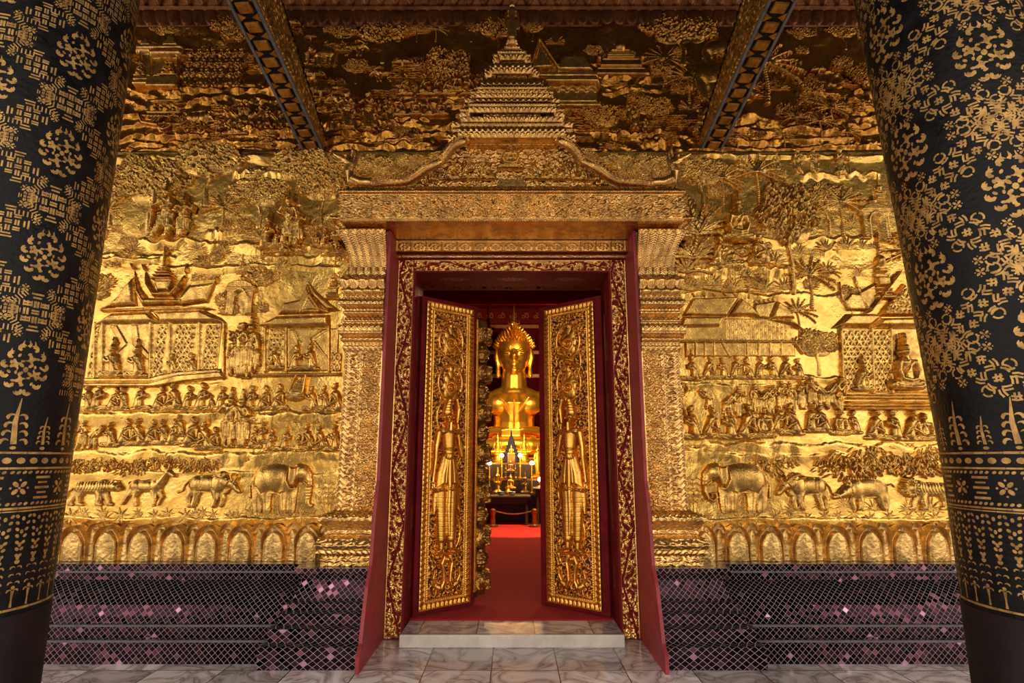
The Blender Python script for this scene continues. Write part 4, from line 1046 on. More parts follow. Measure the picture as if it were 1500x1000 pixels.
# ------------------------------------------------------------------ inside the hall
# beams across the hall, each a plain structure with stencilled bands
def beam(i, Y, z0, z1, dep, stripe=True):
    o = sbox('trim_%d' % i, M['red_dark'], -5.5, 5.5, Y, Y+dep, z0, z1)
    if stripe:
        W_ = MB(); 
        for z in (z0+.012, z1-.03): W_.box(-5.4, 5.4, Y-.004, Y, z, z+.018)
        W_.obj('gold_line', M['faint'], o)
    return o
b1 = beam(20, 1.5, 3.06, 3.30, .3)
h = HF(-2.2, 2.2, 3.085, 3.26, .008); h.H = np.where(np.minimum(leaves(h.X, h.Y, .06, 3)+scrolls(h.X, h.Y, .12, 4), 1) > .45, .006, 0)
add('arabesque_stencil', h.mesh('arabesque_stencil', M['faint'], .0), b1, (0, 1.498, 0))
beam(21, 3.4, 3.52, 3.8, .3); beam(22, 6.0, 4.2, 4.5, .3)
# panelled screen behind the statue with gold bands and stencil signs
scn = sbox('wall_screen', M['red_dark'], -5.5, 5.5, 12.7, 12.85, SILL, 6.2)
for py, hgt in ((428, .07), (440, .04), (476, .10), (514, .10), (548, .10), (590, .1)):
    z = at(750, py, 12.7)[1]; MB().box(-5.4, 5.4, 12.66, 12.7, z-hgt, z).obj('gold_rail', M['faint'], scn)
zl0, zl1 = at(750, 474, 12.7)[1], at(750, 452, 12.7)[1]
MB().box(-5.4, 5.4, 12.685, 12.7, zl0, zl1).obj('red_band', M['red'], scn)
sg = Wrap()
zc_ = (zl0+zl1)/2
for i in range(-9, 10):                                            # curling stencil signs along the band
    x = i*.36+.04; k = (i*7) % 3
    ring(sg, x-.05, zc_-.02, .045, .022, 3, k); ring(sg, x+.05, zc_, .05, .024, 2, k*1.3)
    sg.strip([(x+.1, zc_+.07), (x+.06, zc_+.09), (x-.02, zc_+.08)], .02)
P = np.array([(x, 12.682, z) for x, z in sg.V]); add('stencil_sign', npmesh('stencil_sign', P, np.array(sg.F), M['faint'], False), scn)
# the great seated Buddha
BY = 10.2
def P9(px, py, Y=BY): x, z = at(px, py, Y); return Vector((x, Y, z))
bud = empty('seated_buddha', (P9(753, 600).x, BY, SILL), label='great golden seated Buddha with studded hair and flame finial behind the altar', cat='statue')
bx = bud.location.x
def px2(v): return v*15.1/FPX                                     # pixels to metres at the statue's distance
hc = at(753, 519, BY)[1]; zsh = at(750, 574, BY)[1]; zlap = at(750, 636, BY)[1]; k = px2(1)
pr = [('s', (0, 0, hc), 23.5*k, (.98, 1.0, 1.22)), ('s', (0, -6*k, hc-16*k), 17.5*k, (1.02, .95, .95)),
      ('t', [(0, 1*k, zsh-6*k), (0, 0, hc-26*k)], [20*k, 17*k]), ('t', [(-22*k, 1*k, zsh-10*k), (0, 2*k, zsh-1*k), (22*k, 1*k, zsh-10*k)], [15*k, 15*k, 15*k]),
      ('t', [(-36*k, 0, zsh-14*k), (36*k, 0, zsh-14*k)], [15*k, 15*k]), ('t', [(0, 0, zsh-8*k), (0, -2*k, zsh-18*k), (0, 0, zsh-42*k), (0, 0, zlap)], [22*k, 33*k, 28*k, 30*k]),
      ('s', (-17*k, -15*k, zsh-20*k), 19*k, (1.15, .8, .85)), ('s', (17*k, -15*k, zsh-20*k), 19*k, (1.15, .8, .85)),
      ('t', [(0, -21.5*k, hc+4*k), (0, -27*k, hc-6*k)], [2.6*k, 4.6*k]), ('s', (-3.2*k, -24*k, hc-8*k), 2.4*k), ('s', (3.2*k, -24*k, hc-8*k), 2.4*k),
      ('t', [(-7*k, -22.0*k, hc-14.5*k), (0, -24.2*k, hc-13.6*k), (7*k, -22.0*k, hc-14.5*k)], [1.4*k, 2.3*k, 1.4*k]), ('t', [(-4.6*k, -21.8*k, hc-18.6*k), (0, -23.6*k, hc-19*k), (4.6*k, -21.8*k, hc-18.6*k)], [1.4*k, 2.4*k, 1.4*k]),
      ('s', (0, -19.5*k, hc-26*k), 6*k, (1, .8, .8))]
for s in (-1, 1):
    pr += [('t', [(s*18*k, -14.6*k, hc+1*k), (s*11*k, -21*k, hc+5.4*k), (s*3.6*k, -23*k, hc+1.5*k)], [1.0*k, 1.8*k, 1.4*k]),
           ('s', (s*10.4*k, -18.9*k, hc-1.6*k), 4.4*k, (1.35, .8, .7)),
           ('t', [(s*23.5*k, 0, hc+8*k), (s*25.5*k, 0, hc-4*k), (s*23*k, -1*k, hc-18*k), (s*23*k, -3*k, hc-32*k)], [3.4*k, 4*k, 3*k, 3.6*k]),
           ('t', [(s*44*k, 0, zsh-15*k), (s*53*k, 3*k, zsh-40*k), (s*50*k, -4*k, zsh-66*k)], [14*k, 12*k, 10*k]),
           ('t', [(s*50*k, -4*k, zsh-66*k), (s*30*k, -34*k, zlap+3*k), (s*10*k, -46*k, zlap+4*k)], [8.6*k, 6.5*k, 5*k]),
           ('t', [(s*16*k, 0, zlap-14*k), (s*74*k, -26*k, zlap-18*k)], [21*k, 16*k]),
           ('t', [(s*74*k, -28*k, zlap-20*k), (s*20*k, -56*k, zlap-18*k), (-s*24*k, -52*k, zlap-14*k)], [15*k, 11*k, 9*k])]
for i in range(4):                                                 # fingers of the upper hand
    pr.append(('t', [(8*k, -50*k, zlap+(2-2.6*i)*k+2*k), (-6*k, -53*k, zlap+(2.6-2.6*i)*k+2*k), (-17*k, -51*k, zlap+(1.6-2.4*i)*k+2*k)], [2*k, 1.9*k, 1.4*k]))
add('body', evalmesh(pr, 'body', M['gold_statue'], .022, 5), bud, (0, 0, -SILL))
hb = MB(); rng = random.Random(4)
for r_ in range(9):                                               # rows of spiky curls over the skull, rising to the ushnisha
    u = r_/8; zr = hc+(10+32*u)*k; rad = (24.5*(1-u**1.5)+3)*k; n = max(8, int(36*(1-u*.75)))
    for q in range(n):
        a = 2*PI*(q+.5*(r_ % 2))/n
        if r_ < 2 and math.sin(a) < -.55: continue                  # forehead left clear
        d = Vector((math.cos(a), math.sin(a), .55+.7*u)).normalized(); c = Vector((rad*math.cos(a), rad*math.sin(a), zr))
        hb.tube([c-d*1.5*k, c+d*1.2*k, c+d*4.6*k], [2.0*k, 1.6*k, .3*k], 7)
hb.lathe([(23.6*k, hc+4*k), (24.4*k, hc+12*k), (20.5*k, hc+22*k), (13*k, hc+31*k), (5*k, hc+42*k), (4*k, hc+43*k)], n=28)
hb.obj('curled_hair', M['gold_statue'], bud, True, loc=(0, 0, -SILL), label='rows of pointed golden curls')
fb = MB(); zf = hc+40*k
fb.lathe([(5*k, zf), (6*k, zf+2*k), (3*k, zf+5*k), (4*k, zf+7*k), (2.4*k, zf+10*k), (2.6*k, zf+12*k), (1.2*k, zf+18*k), (.7*k, zf+28*k), (.2*k, at(753, 447, BY)[1])], n=16)
for q in range(6):
    a = q*PI/3; fb.tube([(3*k*math.cos(a), 3*k*math.sin(a), zf+5*k), (8*k*math.cos(a), 8*k*math.sin(a), zf+6*k), (7*k*math.cos(a), 7*k*math.sin(a), zf+11*k)], [1.3*k, 1*k, .3*k], 6)
fb.obj('flame_finial', M['gold_statue'], bud, True, loc=(0, 0, -SILL))
for s in (-1, 1):
    MB().ball((s*10.2*k, -22.3*k, hc-2.4*k), 1.9*k, 8, (1.6, .5, .5)).obj('eye', M['dark_wood'], bud, True, loc=(0, 0, -SILL), label='dark inlaid eye')
# robe folds carved over the chest
rf = MB()
for i in range(0, 9, 2):
    u = (i-4)*5.2*k
    for s in (-1, 1):
        rf.tube([(s*3*k+u*.2, -34.5*k+abs(u)*.1, zsh-(38-i)*k), (s*(12+i)*k, -32.6*k, zsh-(27-2*i)*k), (s*(26+i*.6)*k, -23*k, zsh-(14-1.2*i)*k)], [.25*k, .45*k, .25*k], 6)
rf.tube([(0, -34*k, zsh-14*k), (0, -36*k, zsh-34*k), (0, -28*k, zlap)], [.8*k, 1.1*k, 1.0*k], 8)
rf.obj('robe_folds', M['gold_statue'], bud, True, loc=(0, 0, -SILL))
MB().lathe([(1.40, SILL), (1.45, SILL+.2), (1.25, SILL+.3), (1.3, SILL+.8), (1.45, SILL+1.0), (1.5, zlap-34*k), (1.2, zlap-32*k), (.1, zlap-31*k)], n=40).obj('lotus_throne', M['gold_statue'], bud, True, loc=(0, 0, -SILL))
# altar and what stands on it
AY = 6.9
def table(name, x0, x1, Y0, Y1, ztop, label, m=M['dark_wood'], zb=SILL+.0, legs=True, cat='table'):
    t = empty(name, ((x0+x1)/2, Y0, zb), label=label, cat=cat); L0 = (-(x0+x1)/2, -Y0, -zb)
    MB().box(x0, x1, Y0, Y1, ztop-.04, ztop).obj('table_top', m, t, bevel=.01, loc=L0)
    MB().box(x0+.05, x1-.05, Y0+.04, Y1-.04, ztop-.14, ztop-.04).obj('apron', m, t, bevel=.01, loc=L0)
    for x in (x0+.08, x1-.08):
        for y in (Y0+.08, Y1-.08): MB().lathe([(.045, zb), (.03, zb+.06), (.04, (zb+ztop)/2), (.03, ztop-.16), (.04, ztop-.14)], (x, y, 0), 12).obj('leg', m, t, True, loc=L0)
    return t
zA = at(750, 738, AY)[1]
table('altar_table', -.85, .35, 6.75, 7.35, .62, 'low dark wooden table with red edge in front of the altar, behind the rope')
tm = table('altar_table', .40, 1.5, 6.75, 7.36, at(780, 714, 6.9)[1], 'dark table holding the candle stand on the right of the altar')
st1 = empty('altar', (0, 7.5, SILL), label='dark stepped wooden altar in front of the great Buddha', cat='altar')
steps = [(-1.3, 1.3, 7.4, 8.6, SILL, .62), (-1.05, 1.05, 7.8, 8.6, .62, .90), (-.8, .8, 8.2, 8.6, .90, 1.22)]
for x0, x1, y0, y1, z0, z1 in steps:
    MB().box(x0, x1, y0, y1, z0, z1).obj('step', M['dark_wood'], st1, bevel=.015, loc=(0, -7.5, -SILL))
    MB().box(x0-.01, x1+.01, y0-.012, y0+.0, z1-.035, z1+.002).obj('gilt_edge', M['gold_dark'], st1, loc=(0, -7.5, -SILL))
def sit_mesh(H, m):
    s = H; pr = [('s', (0, 0, .72*s), .095*s, (1, 1, 1.2)), ('t', [(0, 0, .56*s), (0, 0, .66*s)], [.05*s, .045*s]), ('t', [(-.10*s, 0, .53*s), (.10*s, 0, .53*s)], [.065*s, .065*s]),
          ('t', [(0, 0, .52*s), (0, 0, .34*s), (0, 0, .16*s)], [.12*s, .095*s, .12*s]), ('t', [(0, 0, .80*s), (0, 0, .88*s), (0, 0, 1.0*s)], [.06*s, .03*s, .008*s])]
    for q in (-1, 1):
        pr += [('t', [(q*.155*s, 0, .51*s), (q*.20*s, 0, .34*s), (q*.16*s, -.06*s, .20*s), (q*.03*s, -.15*s, .17*s)], [.05*s, .042*s, .036*s, .03*s]),
               ('t', [(q*.06*s, 0, .10*s), (q*.30*s, -.08*s, .08*s)], [.10*s, .07*s]), ('t', [(q*.30*s, -.08*s, .075*s), (-q*.08*s, -.18*s, .07*s)], [.07*s, .045*s]), ('s', (q*.095*s, 0, .71*s), .022*s, (.6, 1, 2.4))]
    return evalmesh(pr, 'figure', m, .013*s, 3)
smg = sit_mesh(1.0, M['gold_statue']); smd = sit_mesh(1.0, M['gold_dark'])
def small_buddha(px, pyb, pyt, Y, me, label, base=.1, bm=M['gold_statue'], zb=None):
    x, z0 = at(px, pyb, Y); z1 = at(px, pyt, Y)[1]; zz = z0 if zb is None else zb; s = (z1-z0-base)
    t = empty('seated_buddha_statuette', (x, Y, zz), label=label, cat='statuette')
    r = .27*s; hb_ = z0+base-zz
    MB().lathe([(r*1.1, 0), (r*1.15, hb_*.15), (r*.85, hb_*.3), (r*.8, hb_*.7), (r*1.1, hb_*.85), (r*1.05, hb_), (.01, hb_+.002)], n=24).obj('pedestal', bm, t, True)
    add('figure', me, t, (0, 0, hb_), (0, 0, 0), (s, s, s)); return t
small_buddha(729, 672, 634, 8.4, smg, 'gold seated statuette on a tall pedestal, left end of the altar top', .12, zb=1.222)
small_buddha(768, 672, 634, 8.4, smg, 'gold seated statuette on a tall pedestal, right of the blue shrine', .12, zb=1.222)
small_buddha(748, 694, 672, 8.0, smd, 'dark bronze seated statuette in the middle of the altar', .05, M['dark_wood'], zb=.902)
small_buddha(748, 722, 693, 7.6, smg, 'pale gold seated statuette at the foot of the altar', .08, M['dark_wood'], zb=.622)
# blue black spired shrine with its own small figure
sx0, sz0 = at(749, 664, 8.4); sz1 = at(749, 628, 8.4)[1]
shr = empty('spired_shrine', (sx0, 8.41, 1.222), label='blue black spired shrine on the altar top between two gold statuettes', cat='shrine')
hh_ = sz1-1.222; q = MB(); w0 = .165
prof = [(w0, .002), (w0, sz0-1.22)]; zz_ = sz0-1.22; nst = 6
for i in range(nst):
    r = w0*(1-i/nst)**1.1; prof += [(r*1.08, zz_), (r*1.08, zz_+.02), (r*.78, zz_+.035), (r*.74, zz_+(hh_-sz0+1.22)/nst*.85)]; zz_ += (hh_-sz0+1.22)/nst*.85
prof += [(.02, zz_), (.004, hh_)]
q.lathe(prof, n=8).obj('shrine_body', M['blue_dark'], shr)
fg = add('figure', smg, shr, (0, -.15, sz0-1.22-.02), (0, 0, 0), (.22, .22, .22)); MB().box(-.08, .08, -.195, -.1, .002, sz0-1.24).obj('plinth', M['gold_dark'], shr)
# standing statue on the right
X_, Z_ = at(788, 694, 8.0)
sd_ = empty('standing_buddha', (X_, 8.0, .902), label='slim gold standing statue at the right end of the altar', cat='statue')
zt_ = at(786, 652, 8.0)[1]
MB().lathe([(.13, .0), (.14, .03), (.10, .06), (.10, Z_-.902-.04), (.12, Z_-.902)], n=20).obj('pedestal', M['gold_statue'], sd_, True)
add('figure', standing_buddha('figure', M['gold_statue'], (zt_-Z_)/1.1), sd_, (0, 0, Z_-.902))
# globe lamps on stands
for px, py, Y, lab in ((717, 678, 7.6, 'lit globe lamp furthest left on the altar'), (735, 667, 8.0, 'lit globe lamp just left of the blue shrine'), (762, 667, 8.0, 'lit globe lamp just right of the blue shrine'),
                   (779, 678, 7.6, 'lit globe lamp right of the altar centre, lower pair'), (791, 702, 7.1, 'lit globe lamp beside the right door leaf, lowest of the lamps')):
    x, z = at(px, py, Y); zb = .622 if Y < 7.7 else .902
    if Y == 7.1: zb = at(780, 714, 6.9)[1]+.0
    t = empty('globe_lamp', (x, Y, zb), label=lab, cat='lamp', group='globe lamps on the altar')
    MB().lathe([(.05, 0), (.052, .015), (.015, .03), (.012, max(.06, (z-zb)*.5)), (.025, max(.07, (z-zb)*.52)), (.012, max(.08, (z-zb)*.55)), (.012, z-zb-.05), (.03, z-zb-.035)], n=14).obj('stand', M['gold_statue'], t, True)
    MB().ball((0, 0, z-zb), .042, 10).obj('globe', M['bulb'], t, True)
    ld = bpy.data.lights.new('lamp_light', 'POINT'); lo = bpy.data.objects.new('lamp_light', ld); COL.objects.link(lo); lo.parent = t; lo.location = (0, -.09, z-zb+.06)
    ld.energy = 8; ld.color = (1, .62, .25); ld.shadow_soft_size = .05
# tiered offering stands (left and right) and candle stand
def offering(px, pyb, pyt, Y, zb, label, m=M['gold_statue'], q_=.62):
    x, _ = at(px, pyb, Y); zt = at(px, pyt, Y)[1]; H = zt-zb
    t = empty('offering_stand', (x, Y, zb), label=label, cat='offering stand')
    MB().lathe([(a*q_, b) for a, b in ((.16, 0), (.17, H*.06), (.09, H*.14), (.08, H*.3), (.12, H*.36), (.12, H*.42), (.05, H*.48), (.05, H*.62), (.08, H*.68), (.03, H*.75), (.025, H))], n=18).obj('stand', m, t, True)
    for q in range(8):
        a = q*PI/4; MB().tube([(.11*q_*math.cos(a), .11*q_*math.sin(a), H*.42), (.15*q_*math.cos(a), .15*q_*math.sin(a), H*.5), (.13*q_*math.cos(a), .13*q_*math.sin(a), H*.62)], [.012*q_, .009*q_, .003], 6).obj('petal', m, t, True)
    return t
offering(729, 706, 684, 7.6, .622, 'gold tiered offering stand at the left front of the altar')
offering(769, 712, 690, 7.6, .622, 'gold tiered offering stand at the right front of the altar', M['gold_dark'])
offering(741, 700, 680, 8.0, .902, 'slender gilt candle stand left of the bronze statuette', M['gold_dark'], .3)
offering(755, 700, 680, 8.0, .902, 'slender gilt candle stand right of the bronze statuette', M['gold_dark'], .3)
for px, Y, lab in ((734, 7.0, 'small silver bowl on the low table, left'), (750, 6.95, 'small silver bowl in the middle of the low table'), (744, 7.15, 'small gold vase at the back of the low table')):
    x, _ = at(px, 735, Y)
    g_ = lab.startswith('small gold')
    MB().lathe([(.03, 0), (.06, .02), (.075, .07), (.07, .072), (.05, .03), (.01, .02)] if not g_ else [(.04, 0), (.06, .05), (.03, .11), (.045, .16), (.04, .161), (.02, .11)], n=18).obj('bowl' if not g_ else 'vase', M['silver'] if not g_ else M['gold_statue'], None, True, loc=(x, Y, .62), label=lab, cat='bowl' if not g_ else 'vase')
# rope barrier
for px, lab in ((783, 'squat gilt barrier post near the right door leaf'), (722, 'squat gilt barrier post at the left of the altar')):
    x, _ = at(px, 766, 6.55)
    MB().lathe([(.10, 0), (.10, .03), (.05, .05), (.04, .20), (.055, .24), (.055, .30), (.03, .32), (.005, .33)], n=18).obj('barrier_post', M['gold_dark'], None, True, loc=(x, 6.55, SILL+.006), label=lab, cat='barrier post')
xa, xb = at(722, 766, 6.55)[0], at(783, 766, 6.55)[0]
MB().tube([(xa+.055+(xb-xa-.11)*i/12, 6.55, SILL+.28-.05*math.sin(PI*i/12)) for i in range(13)], .013, 8).obj('barrier_rope', M['gold_dark'], None, True, label='pale rope slung between the barrier posts before the altar', cat='rope')
# unseen warm lamps added inside the hall to light the statue and room
for (x, y, z, e, name) in ((-1.4, 5.8, 4.3, 190, 'added_hall_lamp'), (1.5, 5.6, 4.0, 190, 'added_hall_lamp')):
    t = empty(name, (x, y, z), label='unseen lamp added %s of the statue under the hall ceiling' % ('left' if x < 0 else 'right'), cat='lamp')
    MB().lathe([(.02, .2), (.12, .12), (.14, .0), (.13, .0), (.015, .19)], n=20).obj('shade', M['gold_dark'], t, True)
    MB().ball((0, 0, .03), .05, 8).obj('bulb', M['bulb'], t, True)
    MB().tube([(0, 0, .2), (0, 0, 6.2-z)], .008, 6).obj('cord', M['dark_wood'], t)
    ld = bpy.data.lights.new('bulb_light', 'SPOT'); lo = bpy.data.objects.new('bulb_light', ld); COL.objects.link(lo); lo.parent = t; lo.location = (0, 0, -.03)
    ld.energy = e*5; ld.color = (1, .66, .28); ld.shadow_soft_size = .06; ld.spot_size = 1.5; ld.spot_blend = .6
    l2 = bpy.data.lights.new('hall_fill', 'POINT'); o2 = bpy.data.objects.new('hall_fill', l2); COL.objects.link(o2); o2.parent = t; o2.location = (0, 0, -.1); l2.energy = 190; l2.color = (1, .62, .26); l2.shadow_soft_size = .08  # fill light added to brighten the beams and the room
    if x > 0:                                                      # the right lamp also throws a pool on the carpet
        l3 = bpy.data.lights.new('down_light', 'SPOT'); o3 = bpy.data.objects.new('down_light', l3); COL.objects.link(o3); o3.parent = t; o3.location = (0, 0, -.05); l3.energy = 1500; l3.color = (1, .55, .2); l3.spot_size = .62; l3.spot_blend = .25; l3.shadow_soft_size = .04
        o3.rotation_euler = (Vector((.1, 6.3, 0))-Vector((x, y, z))).to_track_quat('-Z', 'Y').to_euler()
    tgt = Vector((bx, BY-.4, 3.0))-Vector((x, y, z)); lo.rotation_euler = tgt.to_track_quat('-Z', 'Y').to_euler()
# ------------------------------------------------------------------ relief stamps: each a raised mesh one unit tall (feet at y = 0)
ST = {}
G = M['gold']; GF = M['gold_fig']
def reg(name, h, rough=None):
    if rough: h.rough(*rough)
    ST[name] = h.mesh(name, GF, .03, .006)
def F_(x0, x1, y0=-.04, y1=1.12, res=.02): return HF(x0, x1, y0, y1, res)
def person_kneel(name, crown=False, anjali=True, lean=0.0, hair='bun', seed=0):
    h = F_(-.5, .55, y1=1.3 if crown else 1.1); hx = .04+lean
    h.cap(-.10, .10, .10, .30, .10, .12, .13); h.cap(-.30, .07, .07, .05, .08, .10, .10); h.cap(.30, .10, .10, -.22, .05, .06, .12)
    h.cap(-.08, .20, .17, -.06+lean*.4, .42, .14, .19); h.cap(-.06+lean*.4, .42, .14, .0+lean, .62, .155, .2)
    h.cap(.0+lean, .66, .07, .02+lean, .76, .06, .17)
    if anjali:
        h.line([(-.02+lean, .64), (.05+lean, .46), (.20+lean, .56)], [.06, .05, .035], .09, .14); h.line([(.12+lean, .62), (.20+lean, .50), (.22+lean, .62)], [.05, .04, .03], .09, .10)
    else:
        h.line([(-.08+lean, .62), (-.12+lean, .42), (.10+lean, .30), (.22, .24)], [.06, .05, .042, .035], .09, .14); h.line([(.13+lean, .60), (.2, .42), (.26, .26)], [.05, .04, .035], .09, .08)
    h.ell(hx, .86, .088, .108, 0, .19, .03); h.ell(hx+.075, .85, .022, .028, 0, .06, .12)
    if hair == 'bun': h.ell(hx-.035, .93, .085, .062, .3, .10, .12); h.ell(hx-.07, .99, .04, .04, 0, .12, .04)
    elif hair == 'cap': h.ell(hx-.01, .93, .105, .055, 0, .11, .13)
    if crown: h.line([(hx-.01, .93), (hx-.015, 1.05), (hx-.01, 1.26)], [.085, .05, .01], .16, .02)
    h.smooth(1, 1)
    h.cut([(.10+lean, .66), (-.10+lean, .44), (-.17, .25)], .02, .06); h.cut([(.0, .13), (.3, .17)], .015, .05); h.cut([(hx-.07, .78), (hx+.07, .765)], .014, .06)
    h.cut([(.05, .05), (.22, .13), (.34, .12)], .015, .05)
    reg(name, h)
def person_lotus(name, crown=False, big=False):
    h = F_(-.55, .55, y1=1.35 if crown else 1.1)
    h.cap(-.32, .12, .12, .32, .12, .12, .14); h.cap(-.22, .08, .09, .22, .06, .08, .18)
    h.ell(0, .36, .22, .26, 0, .08); h.cap(0, .22, .17, 0, .42, .16, .16); h.cap(-.08, .60, .12, .08, .60, .12, .18); h.cap(0, .42, .14, 0, .60, .17, .17)
    h.cap(0, .66, .06, 0, .76, .055, .16)
    h.line([(-.19, .62), (-.24, .42), (-.17, .24), (.02, .2)], [.065, .06, .055, .045], .12, .08); h.line([(.19, .62), (.24, .42), (.17, .24), (0, .2)], [.065, .06, .055, .045], .12, .06)
    h.ell(0, .86, .09, .115, 0, .2, .02); h.ell(-.10, .85, .02, .05, 0, .1, .03); h.ell(.10, .85, .02, .05, 0, .1, .03); h.ell(0, .855, .018, .03, 0, .05, .19)
    h.ell(0, .95, .09, .05, 0, .1, .12); h.ell(0, 1.0, .04, .045, 0, .13, .02)
    if crown: h.line([(0, .95), (0, 1.08), (0, 1.3)], [.085, .05, .01], .17, .02)
    h.cut([(.12, .7), (-.02, .5), (-.16, .28)], .02, .06); h.cut([(-.3, .13), (0, .08), (.3, .13)], .016, .06)
    reg(name, h)
def person_stand(name, crown=False, pose=0, seed=0):
    h = F_(-.3, .36, y1=1.22 if crown else 1.02, res=.014)
    st = (.03, -.05, .10, 0)[pose % 4]
    h.cap(-.045, .03, .035, .02, .03, .028, .07); h.cap(.06+st, .03, .035, .12+st, .03, .028, .07)
    h.cap(-.045, .06, .04, -.05, .48, .085, .10); h.cap(.06+st, .06, .04, .05, .48, .085, .11)
    h.poly([(-.12-abs(st)*.3, .16), (.14+st*.7, .16), (.12, .52), (-.115, .52)], .10, .06)
    h.cap(0, .52, .105, .01, .62, .085, .12); h.cap(.01, .62, .08, .015, .76, .105, .13); h.cap(-.04, .79, .055, .07, .79, .055, .11)
    h.cap(.015, .82, .04, .02, .88, .035, .11); h.ell(.025, .925, .055, .07, 0, .125, .02); h.ell(.07, .92, .014, .018, 0, .04, .08)
    if pose == 0: h.line([(-.08, .79), (-.13, .64), (-.12, .48)], [.035, .03, .024], .07, .05); h.line([(.10, .79), (.16, .66), (.08, .60)], [.035, .03, .024], .07, .09)
    elif pose == 1: h.line([(-.08, .79), (-.14, .66), (-.02, .62)], [.035, .03, .024], .07, .09); h.line([(.10, .79), (.18, .70), (.20, .84)], [.035, .03, .024], .07, .05)
    elif pose == 2: h.line([(-.08, .79), (-.10, .64), (.06, .58)], [.035, .03, .024], .07, .09); h.line([(.10, .79), (.14, .66), (.24, .62)], [.035, .03, .024], .07, .06); h.line([(.25, .2), (.25, 1.0)], .012, .05, .02)
    else: h.line([(-.07, .79), (-.15, .70), (-.06, .84)], [.035, .03, .024], .07, .09); h.line([(.10, .79), (.15, .64), (.13, .5)], [.035, .03, .024], .07, .05)
    if crown: h.line([(.02, .96), (.02, 1.05), (.02, 1.18)], [.055, .03, .008], .10, .02)
    else: h.ell(.01, .965, .055, .04, 0, .08, .06); h.ell(-.01, 1.0, .024, .022, 0, .08, .01)
    h.smooth(1, 1)
    for k in range(5): h.cut([(-.09+.045*k, .5), (-.10+.052*k+st*.2, .2)], .010, .035)
    h.cut([(-.11, .53), (.12, .53)], .012, .05); h.cut([(.09, .8), (-.06, .62)], .012, .05)
    reg(name, h)
def person_bow(name):
    h = F_(-.4, .5, y1=.95)
    h.cap(-.12, .04, .045, -.1, .45, .1, .12); h.cap(.08, .04, .045, -.02, .45, .1, .13); h.cap(-.06, .48, .13, .12, .68, .12, .17); h.poly([(-.2, .12), (.15, .12), (.06, .5), (-.16, .5)], .12, .07)
    h.cap(.12, .70, .08, .24, .76, .05, .14); h.ell(.29, .80, .075, .085, .3, .17, .02); h.ell(.24, .86, .07, .05, .4, .10, .10); h.line([(.10, .68), (.16, .52), (.30, .70)], [.055, .045, .035], .09, .10)
    for k in range(4): h.cut([(-.12+.06*k, .45), (-.16+.08*k, .15)], .013, .05)
    h.cut([(.15, .78), (-.1, .42)], .015, .05); reg(name, h)
person_kneel('kneel_monk'); person_kneel('kneel_lady', hair='bun', anjali=False, lean=.06); person_kneel('kneel_crown', True, True); person_kneel('kneel_cap', hair='cap', anjali=True, lean=-.03)
person_lotus('lotus_figure'); person_lotus('lotus_crown', True)
for i in range(4): person_stand('stand_%d' % i, False, i); person_stand('standc_%d' % i, True, i)
person_bow('bow')
# animals, one unit high at the back or head, facing right
def animal(name, fn, x0, x1, y1=1.1, res=.012):
    h = F_(x0, x1, y1=y1, res=res); fn(h); reg(name, h)
def leg(h, pts, r, hh=.09, b=0): h.line(pts, [v*1.22 for v in r], hh*1.1, b)
def elephant(h):
    leg(h, [(-.46, .5), (-.50, .25), (-.47, .02)], [.16, .085, .075], .10); leg(h, [(.20, .45), (.26, .22), (.25, .02)], [.14, .075, .068], .08)
    leg(h, [(-.33, .5), (-.30, .25), (-.27, .02)], [.17, .09, .075], .13); leg(h, [(.06, .5), (.08, .24), (.10, .02)], [.15, .085, .072], .14)
    h.ell(-.12, .66, .50, .31, -.03, .20); h.ell(-.36, .62, .26, .30, 0, .19); h.ell(.12, .62, .24, .29, 0, .20)
    h.ell(.42, .78, .20, .19, -.4, .22); h.ell(.38, .90, .10, .08, 0, .2); h.ell(.47, .88, .09, .07, 0, .19)
    h.line([(.55, .74), (.60, .55), (.61, .35), (.60, .18), (.64, .10), (.70, .12)], [.11, .085, .065, .05, .042, .03], .14)
    h.smooth(2, 2)
    h.poly([(.18, .93), (.36, .90), (.38, .72), (.33, .52), (.24, .50), (.18, .64)], .07, .05, .19); h.line([(.52, .60), (.60, .52), (.70, .52)], [.03, .022, .008], .08, .12)
    h.line([(-.60, .70), (-.68, .50), (-.66, .28)], [.03, .02, .03], .07)
    h.cut([(.16, .92), (.15, .66), (.24, .48), (.34, .50)], .018, .09); h.ell(.47, .76, .022, .014, 0, .04, .2); h.cut([(-.2, .40), (.0, .36), (.1, .40)], .014, .05); h.cut([(-.52, .5), (-.42, .36), (-.2, .42)], .014, .04)
    for k in range(7): h.cut([(.56, .60-.06*k), (.66, .60-.06*k)], .008, .03)
def elephant_curl(h):
    elephant(h); w_ = h.win(.50, .80, 0, .50); h.H[w_] = 0
    h.line([(.60, .56), (.63, .40), (.58, .26), (.48, .20), (.40, .27), (.43, .36), (.50, .35), (.50, .30)], [.075, .055, .045, .038, .034, .03, .026, .02], .13)
